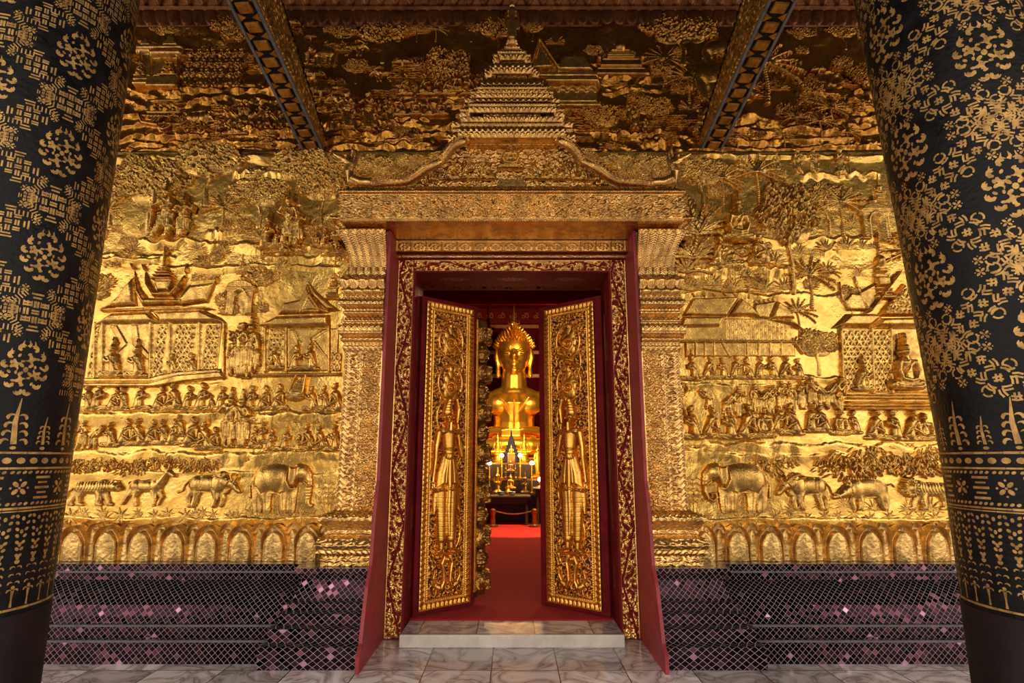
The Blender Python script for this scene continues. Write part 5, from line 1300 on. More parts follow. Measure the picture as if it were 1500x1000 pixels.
def ox(h):
    leg(h, [(-.5, .5), (-.62, .28), (-.58, .02)], [.13, .05, .04], .08); leg(h, [(.22, .45), (.34, .24), (.30, .03)], [.11, .05, .04], .08)
    leg(h, [(-.40, .5), (-.40, .26), (-.46, .02)], [.15, .055, .045], .12); leg(h, [(.12, .45), (.16, .22), (.10, .02)], [.12, .055, .045], .13)
    h.ell(-.13, .62, .50, .24, .0, .18); h.ell(-.42, .62, .20, .23, 0, .18); h.ell(.18, .63, .24, .27, 0, .2); h.ell(.26, .88, .11, .09, .3, .17)
    h.cap(.30, .70, .18, .55, .62, .12, .18); h.cap(.57, .64, .115, .74, .44, .065, .19); h.ell(.76, .41, .06, .05, 0, .17)
    h.smooth(2, 2)
    h.ell(.48, .68, .11, .035, .8, .10, .12); h.line([(.56, .73), (.52, .84), (.58, .92)], [.035, .024, .006], .08, .08); h.line([(.63, .70), (.70, .80), (.68, .88)], [.035, .022, .006], .08, .08)
    h.poly([(.30, .52), (.56, .52), (.46, .34), (.30, .30)], .08, .05); h.line([(-.62, .72), (-.74, .60), (-.80, .42), (-.92, .40)], [.03, .02, .016, .035], .06)
    h.ell(.63, .60, .02, .014, 0, .04, .17); h.cut([(.02, .82), (.04, .5)], .014, .05); h.cut([(-.3, .8), (-.26, .5)], .014, .05); h.cut([(.4, .75), (.45, .5)], .014, .05); h.cut([(-.34, .42), (.0, .40)], .012, .05)
def buffalo(h):
    ox(h); h.line([(.56, .72), (.40, .84), (.14, .93), (-.05, .86)], [.045, .04, .03, .008], .10, .10)
def deer(h):
    leg(h, [(-.4, .42), (-.55, .25), (-.66, .06)], [.11, .035, .028], .08); leg(h, [(.16, .40), (.30, .22), (.22, .04)], [.08, .034, .026], .08)
    leg(h, [(-.32, .42), (-.36, .22), (-.32, .02)], [.12, .04, .028], .11); leg(h, [(.08, .40), (.14, .20), (.12, .02)], [.09, .036, .028], .11)
    h.ell(-.12, .48, .40, .15, .02, .15); h.ell(.12, .49, .16, .16, 0, .16); h.ell(-.38, .49, .14, .14, 0, .15)
    h.cap(.18, .52, .11, .36, .78, .055, .14); h.cap(.38, .82, .065, .56, .72, .034, .15); h.ell(.34, .90, .07, .026, 2.4, .10, .06)
    h.smooth(2, 2)
    h.line([(.36, .86), (.28, .98), (.30, 1.06)], [.022, .018, .006], .07, .06); h.line([(.40, .87), (.42, 1.0), (.36, 1.08)], [.02, .016, .006], .07, .05); h.line([(.30, .96), (.22, 1.0)], [.014, .006], .06, .04)
    h.ell(-.54, .54, .05, .03, 2.2, .08); h.ell(.43, .81, .014, .012, 0, .03, .14); h.cut([(.0, .6), (.05, .38)], .012, .04); h.cut([(-.3, .6), (-.26, .38)], .012, .04)
def tiger(h):
    leg(h, [(-.5, .42), (-.62, .22), (-.72, .04), (-.64, .03)], [.12, .06, .045, .04], .08); leg(h, [(.26, .40), (.40, .20), (.46, .04), (.54, .03)], [.11, .06, .05, .04], .08)
    leg(h, [(-.42, .42), (-.44, .22), (-.42, .04), (-.34, .03)], [.13, .07, .05, .045], .12); leg(h, [(.16, .40), (.18, .2), (.14, .04), (.22, .03)], [.12, .07, .055, .045], .13)
    h.ell(-.1, .52, .52, .19, 0, .17); h.ell(.22, .54, .20, .22, 0, .19); h.ell(-.44, .52, .18, .18, 0, .17)
    h.cap(.32, .56, .15, .55, .56, .15, .2); h.ell(.62, .55, .13, .15, 0, .22); h.ell(.74, .50, .07, .07, 0, .19); h.ell(.54, .70, .05, .045, 0, .15); h.ell(.64, .70, .045, .04, 0, .16)
    h.line([(-.6, .56), (-.80, .42), (-.86, .22), (-.96, .16)], [.04, .035, .03, .025], .07)
    h.smooth(2, 2)
    for k in range(11): h.cut([(-.52+.09*k, .70), (-.49+.09*k, .56), (-.53+.09*k, .44)], .011, .05)
    h.ell(.69, .58, .018, .014, 0, .04, .2); h.cut([(.70, .46), (.81, .48)], .012, .06); h.cut([(.46, .7), (.5, .42)], .014, .05)
def boar(h):
    leg(h, [(-.52, .42), (-.60, .22), (-.56, .03)], [.12, .055, .045], .08); leg(h, [(.26, .40), (.36, .22), (.32, .03)], [.10, .055, .045], .08)
    leg(h, [(-.42, .42), (-.42, .2), (-.48, .02)], [.14, .06, .048], .12); leg(h, [(.14, .40), (.12, .2), (.16, .02)], [.12, .06, .048], .13)
    h.ell(-.12, .56, .54, .27, .04, .19); h.ell(.2, .55, .26, .27, 0, .2); h.cap(.42, .50, .19, .78, .34, .075, .2); h.ell(.84, .32, .05, .065, 0, .17); h.ell(.44, .72, .08, .05, 1.2, .12, .08)
    h.smooth(2, 2)
    h.line([(.72, .30), (.78, .40), (.84, .42)], [.02, .02, .006], .06, .14); h.line([(-.64, .62), (-.80, .66), (-.86, .58)], [.02, .014, .012], .06)
    for k in range(12): h.line([(-.35+.07*k, .80+.01*(k % 2)), (-.38+.07*k, .88)], [.02, .006], .06, .03)
    h.ell(.60, .50, .018, .014, 0, .04, .18); h.cut([(.42, .7), (.38, .4)], .014, .05); h.cut([(-.3, .34), (.1, .32)], .012, .05)
def lion(h):
    tiger(h)
    for k in range(16):
        a = k*PI/8; h.ell(.52+.17*math.cos(a), .58+.20*math.sin(a), .08, .045, a, .10, .12)
for n_, f_, a_, b_, c_ in (('elephant', elephant, -.78, .80, 1.05), ('elephant_curl', elephant_curl, -.78, .80, 1.05), ('ox', ox, -1.0, .88, 1.0), ('buffalo', buffalo, -1.0, .88, 1.02), ('deer', deer, -.75, .65, 1.12), ('tiger', tiger, -1.05, .88, .85), ('boar', boar, -.95, .95, .95), ('lion', lion, -1.05, .88, .9)):
    animal(n_, f_, a_, b_, c_)
# plants
def tree(name, seed, w=.5, palmy=False):
    r = random.Random(seed); h = F_(-w-.05, w+.05, y1=1.06, res=.011)
    h.line([(0, 0), (.02, .25), (-.02, .45)], [.05, .035, .03], .05)
    for k in range(4): h.line([(-.0, .32+.03*k), ((r.random()-.5)*.3, .5), ((r.random()-.5)*w*1.3, .62+.2*r.random())], [.026, .016, .008], .04)
    for k in range(6):
        a = r.random()*6.28; h.ell(w*.52*math.cos(a), .70+.20*math.sin(a), w*.42, .13, 0, .05)
    h.ell(0, .72, w*.75, .24, 0, .06)
    for k in range(int(520*w/.5)):
        a = r.random()*6.28; q = math.sqrt(r.random()); lob = 1+.12*math.sin(a*5+seed)
        x, y = w*.95*q*lob*math.cos(a), .72+.27*q*lob*math.sin(a)
        h.ell(x, y, .030, .012, -PI/2+(r.random()-.5)*1.2+x*.9, .045+.04*r.random(), .045*(1-q)+.02)
    reg(name, h)
def bush(name, seed):
    r = random.Random(seed); h = F_(-.62, .62, y1=1.0, res=.018)
    for k in range(7): h.ell((r.random()-.5)*.8, .2+.35*r.random(), .24, .2, 0, .10)
    for k in range(150):
        x, y = (r.random()-.5)*1.1, .03+.85*r.random()
        if (x/.6)**2+((y-.35)/.58)**2 > 1: continue
        a = math.atan2(y-.1, x)+(r.random()-.5)*.9; h.ell(x, y, .075, .026, a, .10+.08*r.random(), .05)
    reg(name, h)
def fern(name, seed, n=13, curl=.9):
    r = random.Random(seed); h = F_(-.72, .72, y1=1.05, res=.016)
    for k in range(n):
        a = PI*(.06+.88*(k+.5)/n)+(r.random()-.5)*.12; L = .75+.25*r.random(); pts = []
        for q in range(7):
            t = q/6; pts.append((L*t*math.cos(a)*(.9), L*t*math.sin(a)-curl*.42*t*t*L*abs(math.cos(a))))
        h.line(pts, [.03, .05, .055, .052, .042, .028, .008], .10+.05*r.random(), .01)
        h.cut(pts, .010, .05)
    reg(name, h)
def palm(name, seed):
    r = random.Random(seed); h = F_(-.5, .5, y1=1.08, res=.013)
    h.line([(0, 0), (.02, .3), (-.005, .62)], [.038, .028, .026], .06)
    for k in range(14): h.cut([(-.04, .04+.04*k), (.05, .045+.04*k)], .008, .03)
    n = 11
    for k in range(n):
        a = -.45+(PI+.9)*(k+.3*r.random())/n; L = .36+.06*r.random(); pts = []
        for q in range(7):
            t = q/6; pts.append((L*t*math.cos(a)*1.1, .64+L*t*math.sin(a)*.95-.16*t*t*(1.2-math.sin(a))*.6))
        h.line(pts, [.014, .02, .02, .018, .014, .010, .005], .07, .02)
        for q in range(1, 7):
            x, y = pts[q]; dx, dy = pts[q][0]-pts[q-1][0], pts[q][1]-pts[q-1][1]; d = math.atan2(dy, dx)
            for s in (-1, 1):
                l = .085*(1-.1*q); b = d+s*.75-.15; h.line([(x, y), (x+l*math.cos(b), y+l*math.sin(b)-.01)], [.012, .004], .05, .015)
    for k in range(5): h.ell((r.random()-.5)*.09, .61+(r.random()-.5)*.06, .025, .028, 0, .09, .02)
    reg(name, h)
def star_plant(name, seed):
    r = random.Random(seed); h = F_(-.6, .6, -.45, .65, res=.02)
    n = 8
    for k in range(n):
        a = 2*PI*(k+.4*r.random())/n; L = .5+.08*r.random()
        h.line([(0, 0), (L*.5*math.cos(a), L*.5*math.sin(a)), (L*math.cos(a), L*math.sin(a)*.9)], [.05, .075, .01], .14, .0); h.cut([(0, 0), (L*.9*math.cos(a), L*.8*math.sin(a))], .014, .07)
    reg(name, h)
def leafy(name, seed):                                              # hanging spray of narrow leaves
    r = random.Random(seed); h = F_(-.9, .9, -.2, 1.0, res=.016)
    for k in range(70):
        x0, y0 = (r.random()-.5)*1.4, .15+.7*r.random()
        if (x0/.8)**2+((y0-.5)/.45)**2 > 1: continue
        a = -PI/2+(x0*1.1)+(r.random()-.5)*1.0; L = .17+.1*r.random()
        h.line([(x0, y0), (x0+L*.5*math.cos(a), y0+L*.5*math.sin(a)), (x0+L*math.cos(a), y0+L*math.sin(a))], [.014, .034, .005], .10+.06*r.random(), .01)
    for k in range(5): h.line([(-.7+.3*k, .55+.2*r.random()), (-.4+.25*k, .4+.3*r.random())], .014, .05)
    reg(name, h)
def reed(name):
    h = F_(-.4, .4, y1=1.05, res=.014)
    for x, a in ((-.2, 1.75), (-.08, 1.6), (.05, 1.5), (.18, 1.3)):
        h.line([(x*.6, 0), (x*.6+.55*math.cos(a), .5), (x*.6+.9*math.cos(a), .85)], [.018, .014, .008], .05)
        for q in range(5):
            yy = .25+.14*q; xx = x*.6+yy*math.cos(a)*1.05
            for s in (-1, 1): h.line([(xx, yy), (xx+s*.10, yy+.07), (xx+s*.17, yy+.03)], [.008, .022, .004], .06)
    reg(name, h)
def rock(name, seed, flat=1.0):
    r = random.Random(seed); h = F_(-.75, .75, y1=.95, res=.016)
    for k in range(9):
        x, y = (r.random()-.5)*.9, .08+.55*r.random()*(1 if abs(r.random()-.5) < .4 else .6)
        h.ell(x, y, .18+.16*r.random(), .12+.12*r.random(), (r.random()-.5)*.6, .16+.16*r.random())
    h.rough(.06, .18, seed, True); reg(name, h)
def cloud(name, seed):                                              # layered rock shelf
    r = random.Random(seed); h = F_(-1.05, 1.05, y1=.8, res=.02)
    for k in range(16):
        x = (r.random()-.5)*1.6; y = .10+.16*int(r.random()*4)
        h.ell(x, y, .22+.2*r.random(), .055+.04*r.random(), (r.random()-.5)*.25, .14+.10*r.random())
    h.rough(.05, .15, seed, True); reg(name, h)
for i in range(3): tree('tree_%d' % i, 10+i, .5); bush('bush_%d' % i, 20+i); rock('rock_%d' % i, 30+i); cloud('cloud_%d' % i, 40+i); palm('palm_%d' % i, 50+i); star_plant('star_%d' % i, 60+i); leafy('leafy_%d' % i, 70+i)
fern('fern_0', 80); fern('fern_1', 81, 9, 1.1); reed('reed')
# small buildings in relief
def spire(name):
    h = F_(-.3, .3, y1=1.04, res=.012)
    for y0, y1, w_ in ((0, .08, .24), (.08, .14, .19), (.14, .18, .22), (.18, .34, .15), (.34, .38, .18), (.38, .46, .12), (.46, .50, .13), (.50, .58, .085)): h.rect(-w_, y0, w_, y1, .12, .03)
    h.ell(0, .56, .11, .10, 0, .16); h.line([(0, .6), (0, .78), (0, 1.02)], [.06, .03, .006], .10)
    for k in range(6): h.cut([(-.07, .64+.04*k), (.07, .64+.04*k)], .008, .03)
    reg(name, h)
def gate(name):
    h = F_(-.42, .42, y1=1.04, res=.012)
    h.rect(-.30, 0, .30, .62, .12, .03); h.poly([(-.36, .62), (.36, .62), (.28, .76), (.12, .84), (-.12, .84), (-.28, .76)], .16, .04)
    for y in (.58, .62, .55): h.rect(-.35, y, .35, y+.022, .17, .01)
    h.rect(-.35, 0, .35, .05, .15, .015)
    h.ell(0, .87, .10, .06, 0, .14); h.line([(0, .88), (0, 1.02)], [.05, .006], .10)
    # hollow arch
    D = ((h.X/.15)**2+np.clip((h.Y-.38)/.20, 0, 9)**2); h.H = np.where((D < 1) & (h.Y > .0), .02, h.H)
    D2 = ((h.X/.19)**2+np.clip((h.Y-.38)/.25, 0, 9)**2); h.H = np.where((D2 < 1) & (D >= 1) & (h.Y > 0), .17, h.H)
    reg(name, h)
def stupa(name):
    h = F_(-.55, .55, y1=1.04, res=.014)
    for y0, y1, w_ in ((0, .12, .50), (.12, .16, .46), (.16, .30, .40), (.30, .34, .36), (.36, .39, .26), (.40, .43, .25), (.44, .47, .24), (.48, .52, .18)): h.rect(-w_, y0, w_, y1, .10, .02)
    h.ell(0, .56, .12, .10, 0, .15); h.line([(0, .6), (0, .8), (0, 1.0)], [.05, .025, .006], .09)
    for x in (-.42, .42): h.ell(x, .36, .05, .08, 0, .12); h.line([(x, .4), (x, .52)], [.03, .005], .08)
    reg(name, h)
def hut(name):
    h = F_(-.75, .75, y1=1.04, res=.012)
    for x in (-.62, -.38, -.14, .10, .34, .58): h.rect(x, 0, x+.03, .26, .07, .01)
    h.rect(-.66, .24, .66, .56, .07, .015); h.rect(-.70, .23, .70, .27, .10, .01)
    for k in range(24): h.cut([(-.64+.055*k, .27), (-.64+.055*k, .54)], .006, .03)
    for x in (-.4, .18): h.rect(x, .30, x+.14, .52, .085, .008)
    h.poly([(-.74, .54), (.74, .54), (.60, .66), (-.62, .66)], .14, .03, 0, (0, -.2)); h.poly([(-.62, .64), (.30, .64), (.42, 1.0), (-.44, 1.0)], .12, .02); h.poly([(.26, .62), (.64, .62), (.44, 1.0)], .15, .03)
    for k in range(12): h.cut([(-.58+.08*k, .66), (-.42+.072*k, .98)], .006, .03)
    h.cut([(.34, .66), (.56, .66), (.44, .92), (.34, .66)], .012, .04); h.line([(-.46, 1.0), (.46, 1.0)], .018, .08, .08); h.line([(.10, .0), (.24, .26)], .02, .07)
    reg(name, h)
def cart(name):
    h = F_(-.9, 1.0, y1=1.0, res=.014)
    h.line([(-.75, .55), (-.62, .30), (-.2, .22), (.5, .22), (.7, .34)], [.03, .05, .06, .05, .02], .10); h.rect(-.45, .42, .45, .56, .12, .02); h.rect(-.50, .54, .5, .60, .15, .015)
    for k in range(9): h.rect(-.42+.095*k, .44, -.38+.095*k, .54, .15, .01)
    for x in (-.30, -.12, .06, .24): h.ell(x, .70, .06, .09, 0, .12); h.ell(x, .82, .045, .055, 0, .13)
    cx, cy = .08, .22
    h.line([(cx+.2*math.cos(a), cy+.2*math.sin(a)) for a in np.linspace(0, 2*PI, 25)], .025, .14, .05); h.ell(cx, cy, .06, .06, 0, .2)
    for k in range(6): a = k*PI/3; h.line([(cx, cy), (cx+.19*math.cos(a), cy+.19*math.sin(a))], .014, .10, .04)
    h.ell(-.02, .97, .5, .04, 0, .1)
    reg(name, h)
def parasol(name):
    h = F_(-.4, .4, y1=1.04, res=.014)
    h.line([(0, 0), (0, .75)], .02, .06); h.ell(0, .72, .34, .24, 0, .22)
    m_ = h.Y < .70; h.H = np.where(m_ & (np.abs(h.X) > .025), 0, h.H)
    for k in range(-3, 4): h.cut([(0, .96), (k*.1, .72)], .010, .05)
    h.rect(-.33, .66, .33, .71, .16, .012); h.line([(0, .94), (0, 1.03)], [.03, .006], .1)
    reg(name, h)
spire('spire'); gate('gate'); stupa('stupa'); hut('hut'); cart('cart'); parasol('parasol')
def lattice(h, x0, y0, x1, y1, hh, p=.05, b=0.0):
    w_ = h.win(x0, x1, y0, y1); X, Y = h.X[w_], h.Y[w_]
    a = np.abs((((X+Y*.62)/p) % 1)-.5); c = np.abs((((X-Y*.62)/p) % 1)-.5)
    inn = (X > x0) & (X < x1) & (Y > y0) & (Y < y1)
    h.H[w_] = np.maximum(h.H[w_], np.where(inn, b+hh*np.where((a > .30) | (c > .30), 1, .15), -1))
# ------------------------------------------------------------------ the three relief panels
SEAM = at(750, 222)[1]; ZB = ZP-.01
GR = {}
def ledge(h, px0, px1, py, th, hh, seed=0, tilt=0):
    X0, Z0 = at(px0, py); X1, _ = at(px1, py); T = th*at(750, py)[1]*0+th*.0056
    w_ = h.win(X0, X1, Z0-T*3, Z0+T*2)
    if w_ is None: return
    X, Y = h.X[w_], h.Y[w_]; r = np.random.default_rng(seed); k = 40; xs = np.linspace(X0, X1, k)
    top = Z0+tilt*(xs-X0)+np.convolve(r.random(k+4)-.5, [.1, .25, .3, .25, .1], 'valid')[:k]*T*1.0; xf = np.linspace(X0, X1, 240); fine = np.convolve(r.random(242)-.5, [.3, .4, .3], 'valid')*T*.16; yt = np.interp(X, xs, top)+np.interp(X, xf, fine)
    Tx = T*(.55+.9*np.interp(X, np.linspace(X0, X1, 14), r.random(14))); v = (yt-Y)/Tx; e = np.clip((X-X0)/.06, 0, 1)*np.clip((X1-X)/.06, 0, 1)
    p = np.where((v > -.0) & (v < 1), np.sqrt(np.clip(v/.22, 0, 1))*(1-v)**.8, 0)
    p = p*(1+.45*np.sin(X*23+3*np.sin(X*9+seed)+seed))*e
    h.H[w_] += hh*p
def ground(name, x0, x1, z0, z1, seed, label, rockline, ledges, mound=None, hole=None, noise=.006):
    h = HF(x0, x1, z0, z1, .0075); rng = np.random.default_rng(seed)
    fn = grid_noise(h.nx, h.ny, 60, rng, 6, .55); f2 = grid_noise(h.nx, h.ny, 14, rng, 3, .6)
    h.H = .012+noise*fn+.0018*f2
    if mound is not None: mound(h, fn, f2)
    for L in ledges: ledge(h, *L)
    h.H = np.maximum(h.H, .001)
    if hole: 
        c = (np.abs((h.X[:-1, :-1]+h.X[1:, 1:])/2) < hole[0]) & ((h.Y[:-1, :-1]+h.Y[1:, 1:])/2 < hole[1]); h.mask = ~c
    t = empty('relief_panel', ((x0+x1)/2, 0, (z0+z1)/2), label=label, cat='relief panel')
    t['cx'] = 0; del t['cx']
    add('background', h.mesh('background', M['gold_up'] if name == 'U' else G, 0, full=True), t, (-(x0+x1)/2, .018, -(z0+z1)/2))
    GR[name] = (t, h); return t
def put(panel, kind, name, px, pyb, pyt, flip=False, wide=1.0, depth=1.0, raise_=0.0, label=None, rnd=None):
    t, h = GR[panel]; X, Z = at(px, pyb); Z1 = at(px, pyt)[1]; s = Z1-Z
    i = int(np.clip((X-h.x0)/h.res, 0, h.nx-1)); j = int(np.clip((Z-h.y0)/(h.y1-h.y0)*(h.ny-1), 0, h.ny-1))
    a, b = max(0, j-6), min(h.ny, j+14); g = float(np.median(h.H[a:b, max(0, i-6):i+6]))
    o = add(name, ST[kind], t, (X-t.location.x, .018-g+.004-raise_, Z-t.location.z), scale=(-s*wide if flip else s*wide, s*.85*depth, s))
    if kind[:4] in ('knee', 'stan', 'bow'): o.scale = (o.scale[0]*1.12, o.scale[1]*1.15, o.scale[2]*1.08)
    if label: o['label'] = label
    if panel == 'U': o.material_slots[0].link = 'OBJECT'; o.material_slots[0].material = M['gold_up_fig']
    return o
rg = random.Random(77)
# ---- left panel
def c4(x, y): return 50+x/2.994, 330+y/2.994
ledL = [(95, 500, 572+30, 22, .012, 3), (95, 330, 603, 16, .012, 4), (390, 500, 603, 14, .012, 5), (95, 500, 661, 20, .014, 6), (95, 330, 567-8, 10, .006, 7), (90, 480, 756, 10, .014, 8), (200, 330, 352, 14, .022, 9), (330, 500, 356, 16, .02, 10),
        (95, 260, 372, 12, .018, 11), (240, 500, 388, 12, .016, 12), (95, 240, 378, 10, .014, 13), (380, 500, 374, 12, .014, 14), (95, 500, 690, 10, .008, 15), (300, 350, 336, 14, .02, 16), (120, 470, 226, 14, .02, 17), (340, 420, 250, 18, .03, 18)]
Lp = ground('L', -4.3, 0, ZB, SEAM, 5, 'gilded relief panel left of the door with kneeling worshippers above an elephant and ox', None, ledL, None, (1.2, 3.4))
def wrap_building(panel, name, hf, px, pyb, label, mesh_mat=GF):
    t, h = GR[panel]; X, Z = at(px, pyb)
    return add(name, hf.mesh(name, mesh_mat, .01), t, (X-t.location.x, .018-.012, Z-t.location.z), label=label)
def mz(px, pyb, x, y):                                              # metres from a base pixel
    a, b = at(px, pyb); c, d = at(x, y); return c-a, d-b
def bld(px, pyb):                                                   # local drawing frame in metres
    def f(x, y): return mz(px, pyb, x, y)
    return f
# large pavilion
f = bld(240, 556); h = HF(-.85, .75, -.12, 1.12, .005)
P_ = lambda *pts: [f(*c4(*p)) for p in pts]
h.poly(P_((200, 690), (520, 688), (640, 655), (830, 640), (845, 672), (660, 690), (540, 712), (200, 712)), .05, .012)     # terrace
h.poly(P_((200, 668), (510, 668), (560, 655), (640, 640), (820, 628), (835, 645), (650, 660), (530, 690), (200, 690)), .035, .01)
h.rect(*f(*c4(230, 680)), *f(*c4(825, 425)), .010, .01)
for a, b in ((235, 290), (515, 585), (600, 710), (735, 815)):
    x0, y0 = f(*c4(a, 665)); x1, y1 = f(*c4(b, 440)); lattice(h, x0, y0, x1, y1, .012, .048, .008)
for x in (262, 296, 505, 590, 718, 825): h.line(P_((x+6, 670), (x+10, 430)), .014, .03)
for pts in (((340, 440), (385, 520), (300, 600)), ((430, 440), (440, 520), (500, 585))):
    for k in range(4): h.line(P_(*[(a+k*7, b) for a, b in pts]), [.008, .012, .006], .02)
h.poly(P_((270, 430), (345, 385), (510, 378), (560, 425), (560, 432), (270, 436)), .05, .03, 0)
h.poly(P_((520, 378), (740, 368), (820, 405), (845, 430), (560, 432)), .055, .03, 0)
h.poly(P_((520, 362), (300, 368), (300, 382), (520, 378)), .05, .008); h.poly(P_((515, 362), (755, 358), (800, 370), (740, 374), (515, 380)), .06, .008)
h.poly(P_((285, 365), (455, 355), (440, 225), (400, 265), (370, 310), (330, 345)), .045, .03)
h.poly(P_((440, 190), (470, 275), (500, 318), (640, 322), (690, 250), (650, 352), (480, 358), (450, 300)), .06, .03)
h.poly(P_((640, 322), (690, 262), (800, 250), (765, 340), (650, 355)), .05, .03)
h.poly(P_((490, 195), (515, 260), (545, 298), (610, 300), (645, 262), (670, 205), (655, 285), (620, 320), (530, 318), (500, 270)), .085, .02)
h.poly(P_((532, 240), (618, 240), (610, 300), (548, 300)), .07, .03)
for k, (w_, y) in enumerate(((42, 240), (36, 225), (28, 212), (22, 200), (16, 188))): h.line(P_((575-w_, y), (575+w_, y)), .010, .085-.006*k)
h.line(P_((577, 195), (583, 150), (588, 98)), [.03, .014, .004], .06)
for x0, y0 in ((440, 190), (490, 195), (670, 205), (800, 250)): h.line(P_((x0, y0), (x0+(-6 if x0 < 600 else 6), y0-20)), [.012, .004], .05)
for k in range(9): h.cut(P_((300+k*28, 372-0), (330+k*25, 300+(k-4)**2*.3)), .003, .004)
pav = wrap_building('L', 'pavilion', h, 240, 556, 'relief of a large spired pavilion with tiered roofs and lattice walls')
# small pavilion
f = bld(440, 545); h = HF(-.42, .42, -.05, .95, .005)
h.rect(*f(*c4(1010, 640)), *f(*c4(1340, 450)), .012, .01)
x0, y0 = f(*c4(1025, 630)); x1, y1 = f(*c4(1100, 460)); lattice(h, x0, y0, x1, y1, .014, .048, .008)
x0, y0 = f(*c4(1305, 640)); x1, y1 = f(*c4(1350, 560)); lattice(h, x0, y0, x1, y1, .014, .048, .008)
for x in (1015, 1108, 1295): h.line(P_((x, 640), (x, 450)), .014, .032)
h.poly(P_((965, 650), (1350, 645), (1350, 662), (950, 668)), .05, .01)
h.poly(P_((985, 440), (1065, 398), (1300, 392), (1302, 448), (1060, 455)), .055, .03)
h.poly(P_((1070, 392), (1095, 340), (1165, 325), (1200, 255), (1230, 320), (1300, 385)), .045, .025)
h.poly(P_((1165, 388), (1213, 290), (1275, 385)), .07, .02); h.cut(P_((1185, 378), (1213, 318), (1255, 376), (1185, 378)), .005, .02)
h.poly(P_((1200, 240), (1240, 290), (1310, 350), (1345, 375), (1290, 380), (1230, 320)), .065, .02)
for k in range(4): h.line(P_((1125+k*6, 460), (1160+k*4, 520), (1120, 560)), [.006, .010, .004], .02); h.line(P_((1285-k*5, 460), (1225-k*4, 500), (1290, 585)), [.006, .010, .004], .02)
wrap_building('L', 'pavilion', h, 440, 545, 'relief of a small gabled pavilion with two seated figures')
# stairs and cascade
f = bld(430, 590); h = HF(-.25, .25, -.12, .35, .005)
for k in range(6): h.rect(*f(*c4(1125-k*3, 675+k*13+13)), *f(*c4(1185+k*1, 675+k*13)), .02+.004*k, .006)
h.line(P_((1158, 655), (1120, 735)), .012, .05); h.line(P_((1198, 655), (1185, 735)), .012, .05); h.ell(*f(*c4(1145, 745)), .09, .05, 0, .04)
wrap_building('L', 'stairway', h, 430, 590, 'relief of a short stairway below the small pavilion')
put('L', 'gate', 'arched_gate', 350, 462, 400, wide=1.05, label='relief of an arched gateway'); put('L', 'spire', 'spire', 353, 402, 372); put('L', 'spire', 'spire', 487, 440, 388, wide=.9)
for i, (x, y0, y1, fl) in enumerate(((165, 553, 510, 1), (200, 553, 512, 1), (405, 541, 512, 1), (434, 543, 510, 0), (455, 543, 508, 1))): put('L', 'kneel_crown' if i not in (2,) else 'kneel_lady', 'kneeling_figure', x, y0, y1, fl, 1, 1.1, .02)
for x in (252, 281): put('L', 'kneel_monk', 'kneeling_figure', x, 548, 521, True, 1, 1, .02)
for i, (x, y0, y1) in enumerate(((341, 551, 498), (352, 553, 480), (363, 551, 481), (372, 545, 496), (358, 555, 512))): put('L', ('standc_0', 'stand_1', 'standc_3', 'stand_2', 'stand_0')[i], 'standing_figure', x, y0, y1, i % 2 == 1, 1.1, 1.2, .015)
rowA = [(127, 1), (142, 1), (165, 0), (177, 0), (204, 1), (232, 0), (255, 1), (275, 0), (295, 1), (310, 1), (324, 0), (368, 1), (386, 1), (406, 1), (456, 0), (474, 0), (493, 1)]
kinds = ['kneel_monk', 'kneel_lady', 'kneel_cap', 'kneel_monk', 'kneel_lady', 'kneel_cap', 'kneel_lady']
for i, (x, big) in enumerate(rowA):
    hgt = 34 if big else 30
    if x == 310: hgt = 20
    put('L', kinds[(i*3) % 7], 'kneeling_figure', x, 602+rg.uniform(-1.5, 1.5), 602-hgt-rg.uniform(0, 5), x < 330 and i % 3 == 0 or x > 440, 1.0, 1.2)
rowB = [(120, 660, 619, 's'), (137, 658, 622, 'b'), (160, 655, 621, 'k'), (182, 653, 616, 'k'), (202, 653, 616, 'k'), (220, 652, 617, 'l'), (237, 652, 616, 'k'), (254, 652, 617, 'k'), (262, 640, 609, 'k'), (279, 655, 614, 'l'), (301, 660, 620, 'k'), (311, 660, 628, 'k'),
        (370, 657, 627, 'k'), (384, 650, 619, 'k'), (397, 660, 630, 'k'), (419, 660, 628, 'k'), (437, 662, 638, 'k'), (452, 660, 624, 'k'), (470, 659, 626, 'k'), (478, 662, 640, 'k'), (489, 661, 624, 'k')]
for i, (x, y0, y1, q) in enumerate(rowB):
    kd = {'s': 'stand_2', 'b': 'bow', 'k': kinds[(i*5) % 7], 'l': 'kneel_lady'}[q]
    put('L', kd, 'kneeling_figure' if q in 'kl' else 'standing_figure', x, y0, y1, i % 2 == 0 if x < 330 else x > 440, 1.0, 1.25, .004)
put('L', 'standc_3', 'standing_figure', 332, 656, 586, False, 1.1, 1.1, .01); put('L', 'standc_1', 'standing_figure', 352, 656, 588, True, 1.1, 1.1, .01)
an = [('tiger', 137, 740, 690, 1.0, 'relief tiger walking right'), ('deer', 219, 741, 680, 1.0, 'relief deer looking right'), ('ox', 308, 742, 688, 1.02, 'relief humped ox with lowered head'), ('elephant', 410, 748, 677, .98, 'relief elephant with hanging trunk')]
for k_, x, y0, y1, wd, lb_ in an: put('L', k_, k_, x, y0, y1, False, wd, 1.0, .011, lb_)
put('L', 'reed', 'reeds', 482, 752, 700, False, 1.0, 1.2)
for i in range(16): put('L', 'star_%d' % (i % 3), 'leafy_plant', 100+i*24+rg.uniform(-5, 5), 755+rg.uniform(-4, 3), 733+rg.uniform(-5, 3), False, 1.05, 1.1)
for i in range(9): put('L', 'fern_%d' % (i % 2), 'fern', 112+i*45+rg.uniform(-8, 8), 762+rg.uniform(-3, 2), 742+rg.uniform(-4, 3), False, 1.1, 1)
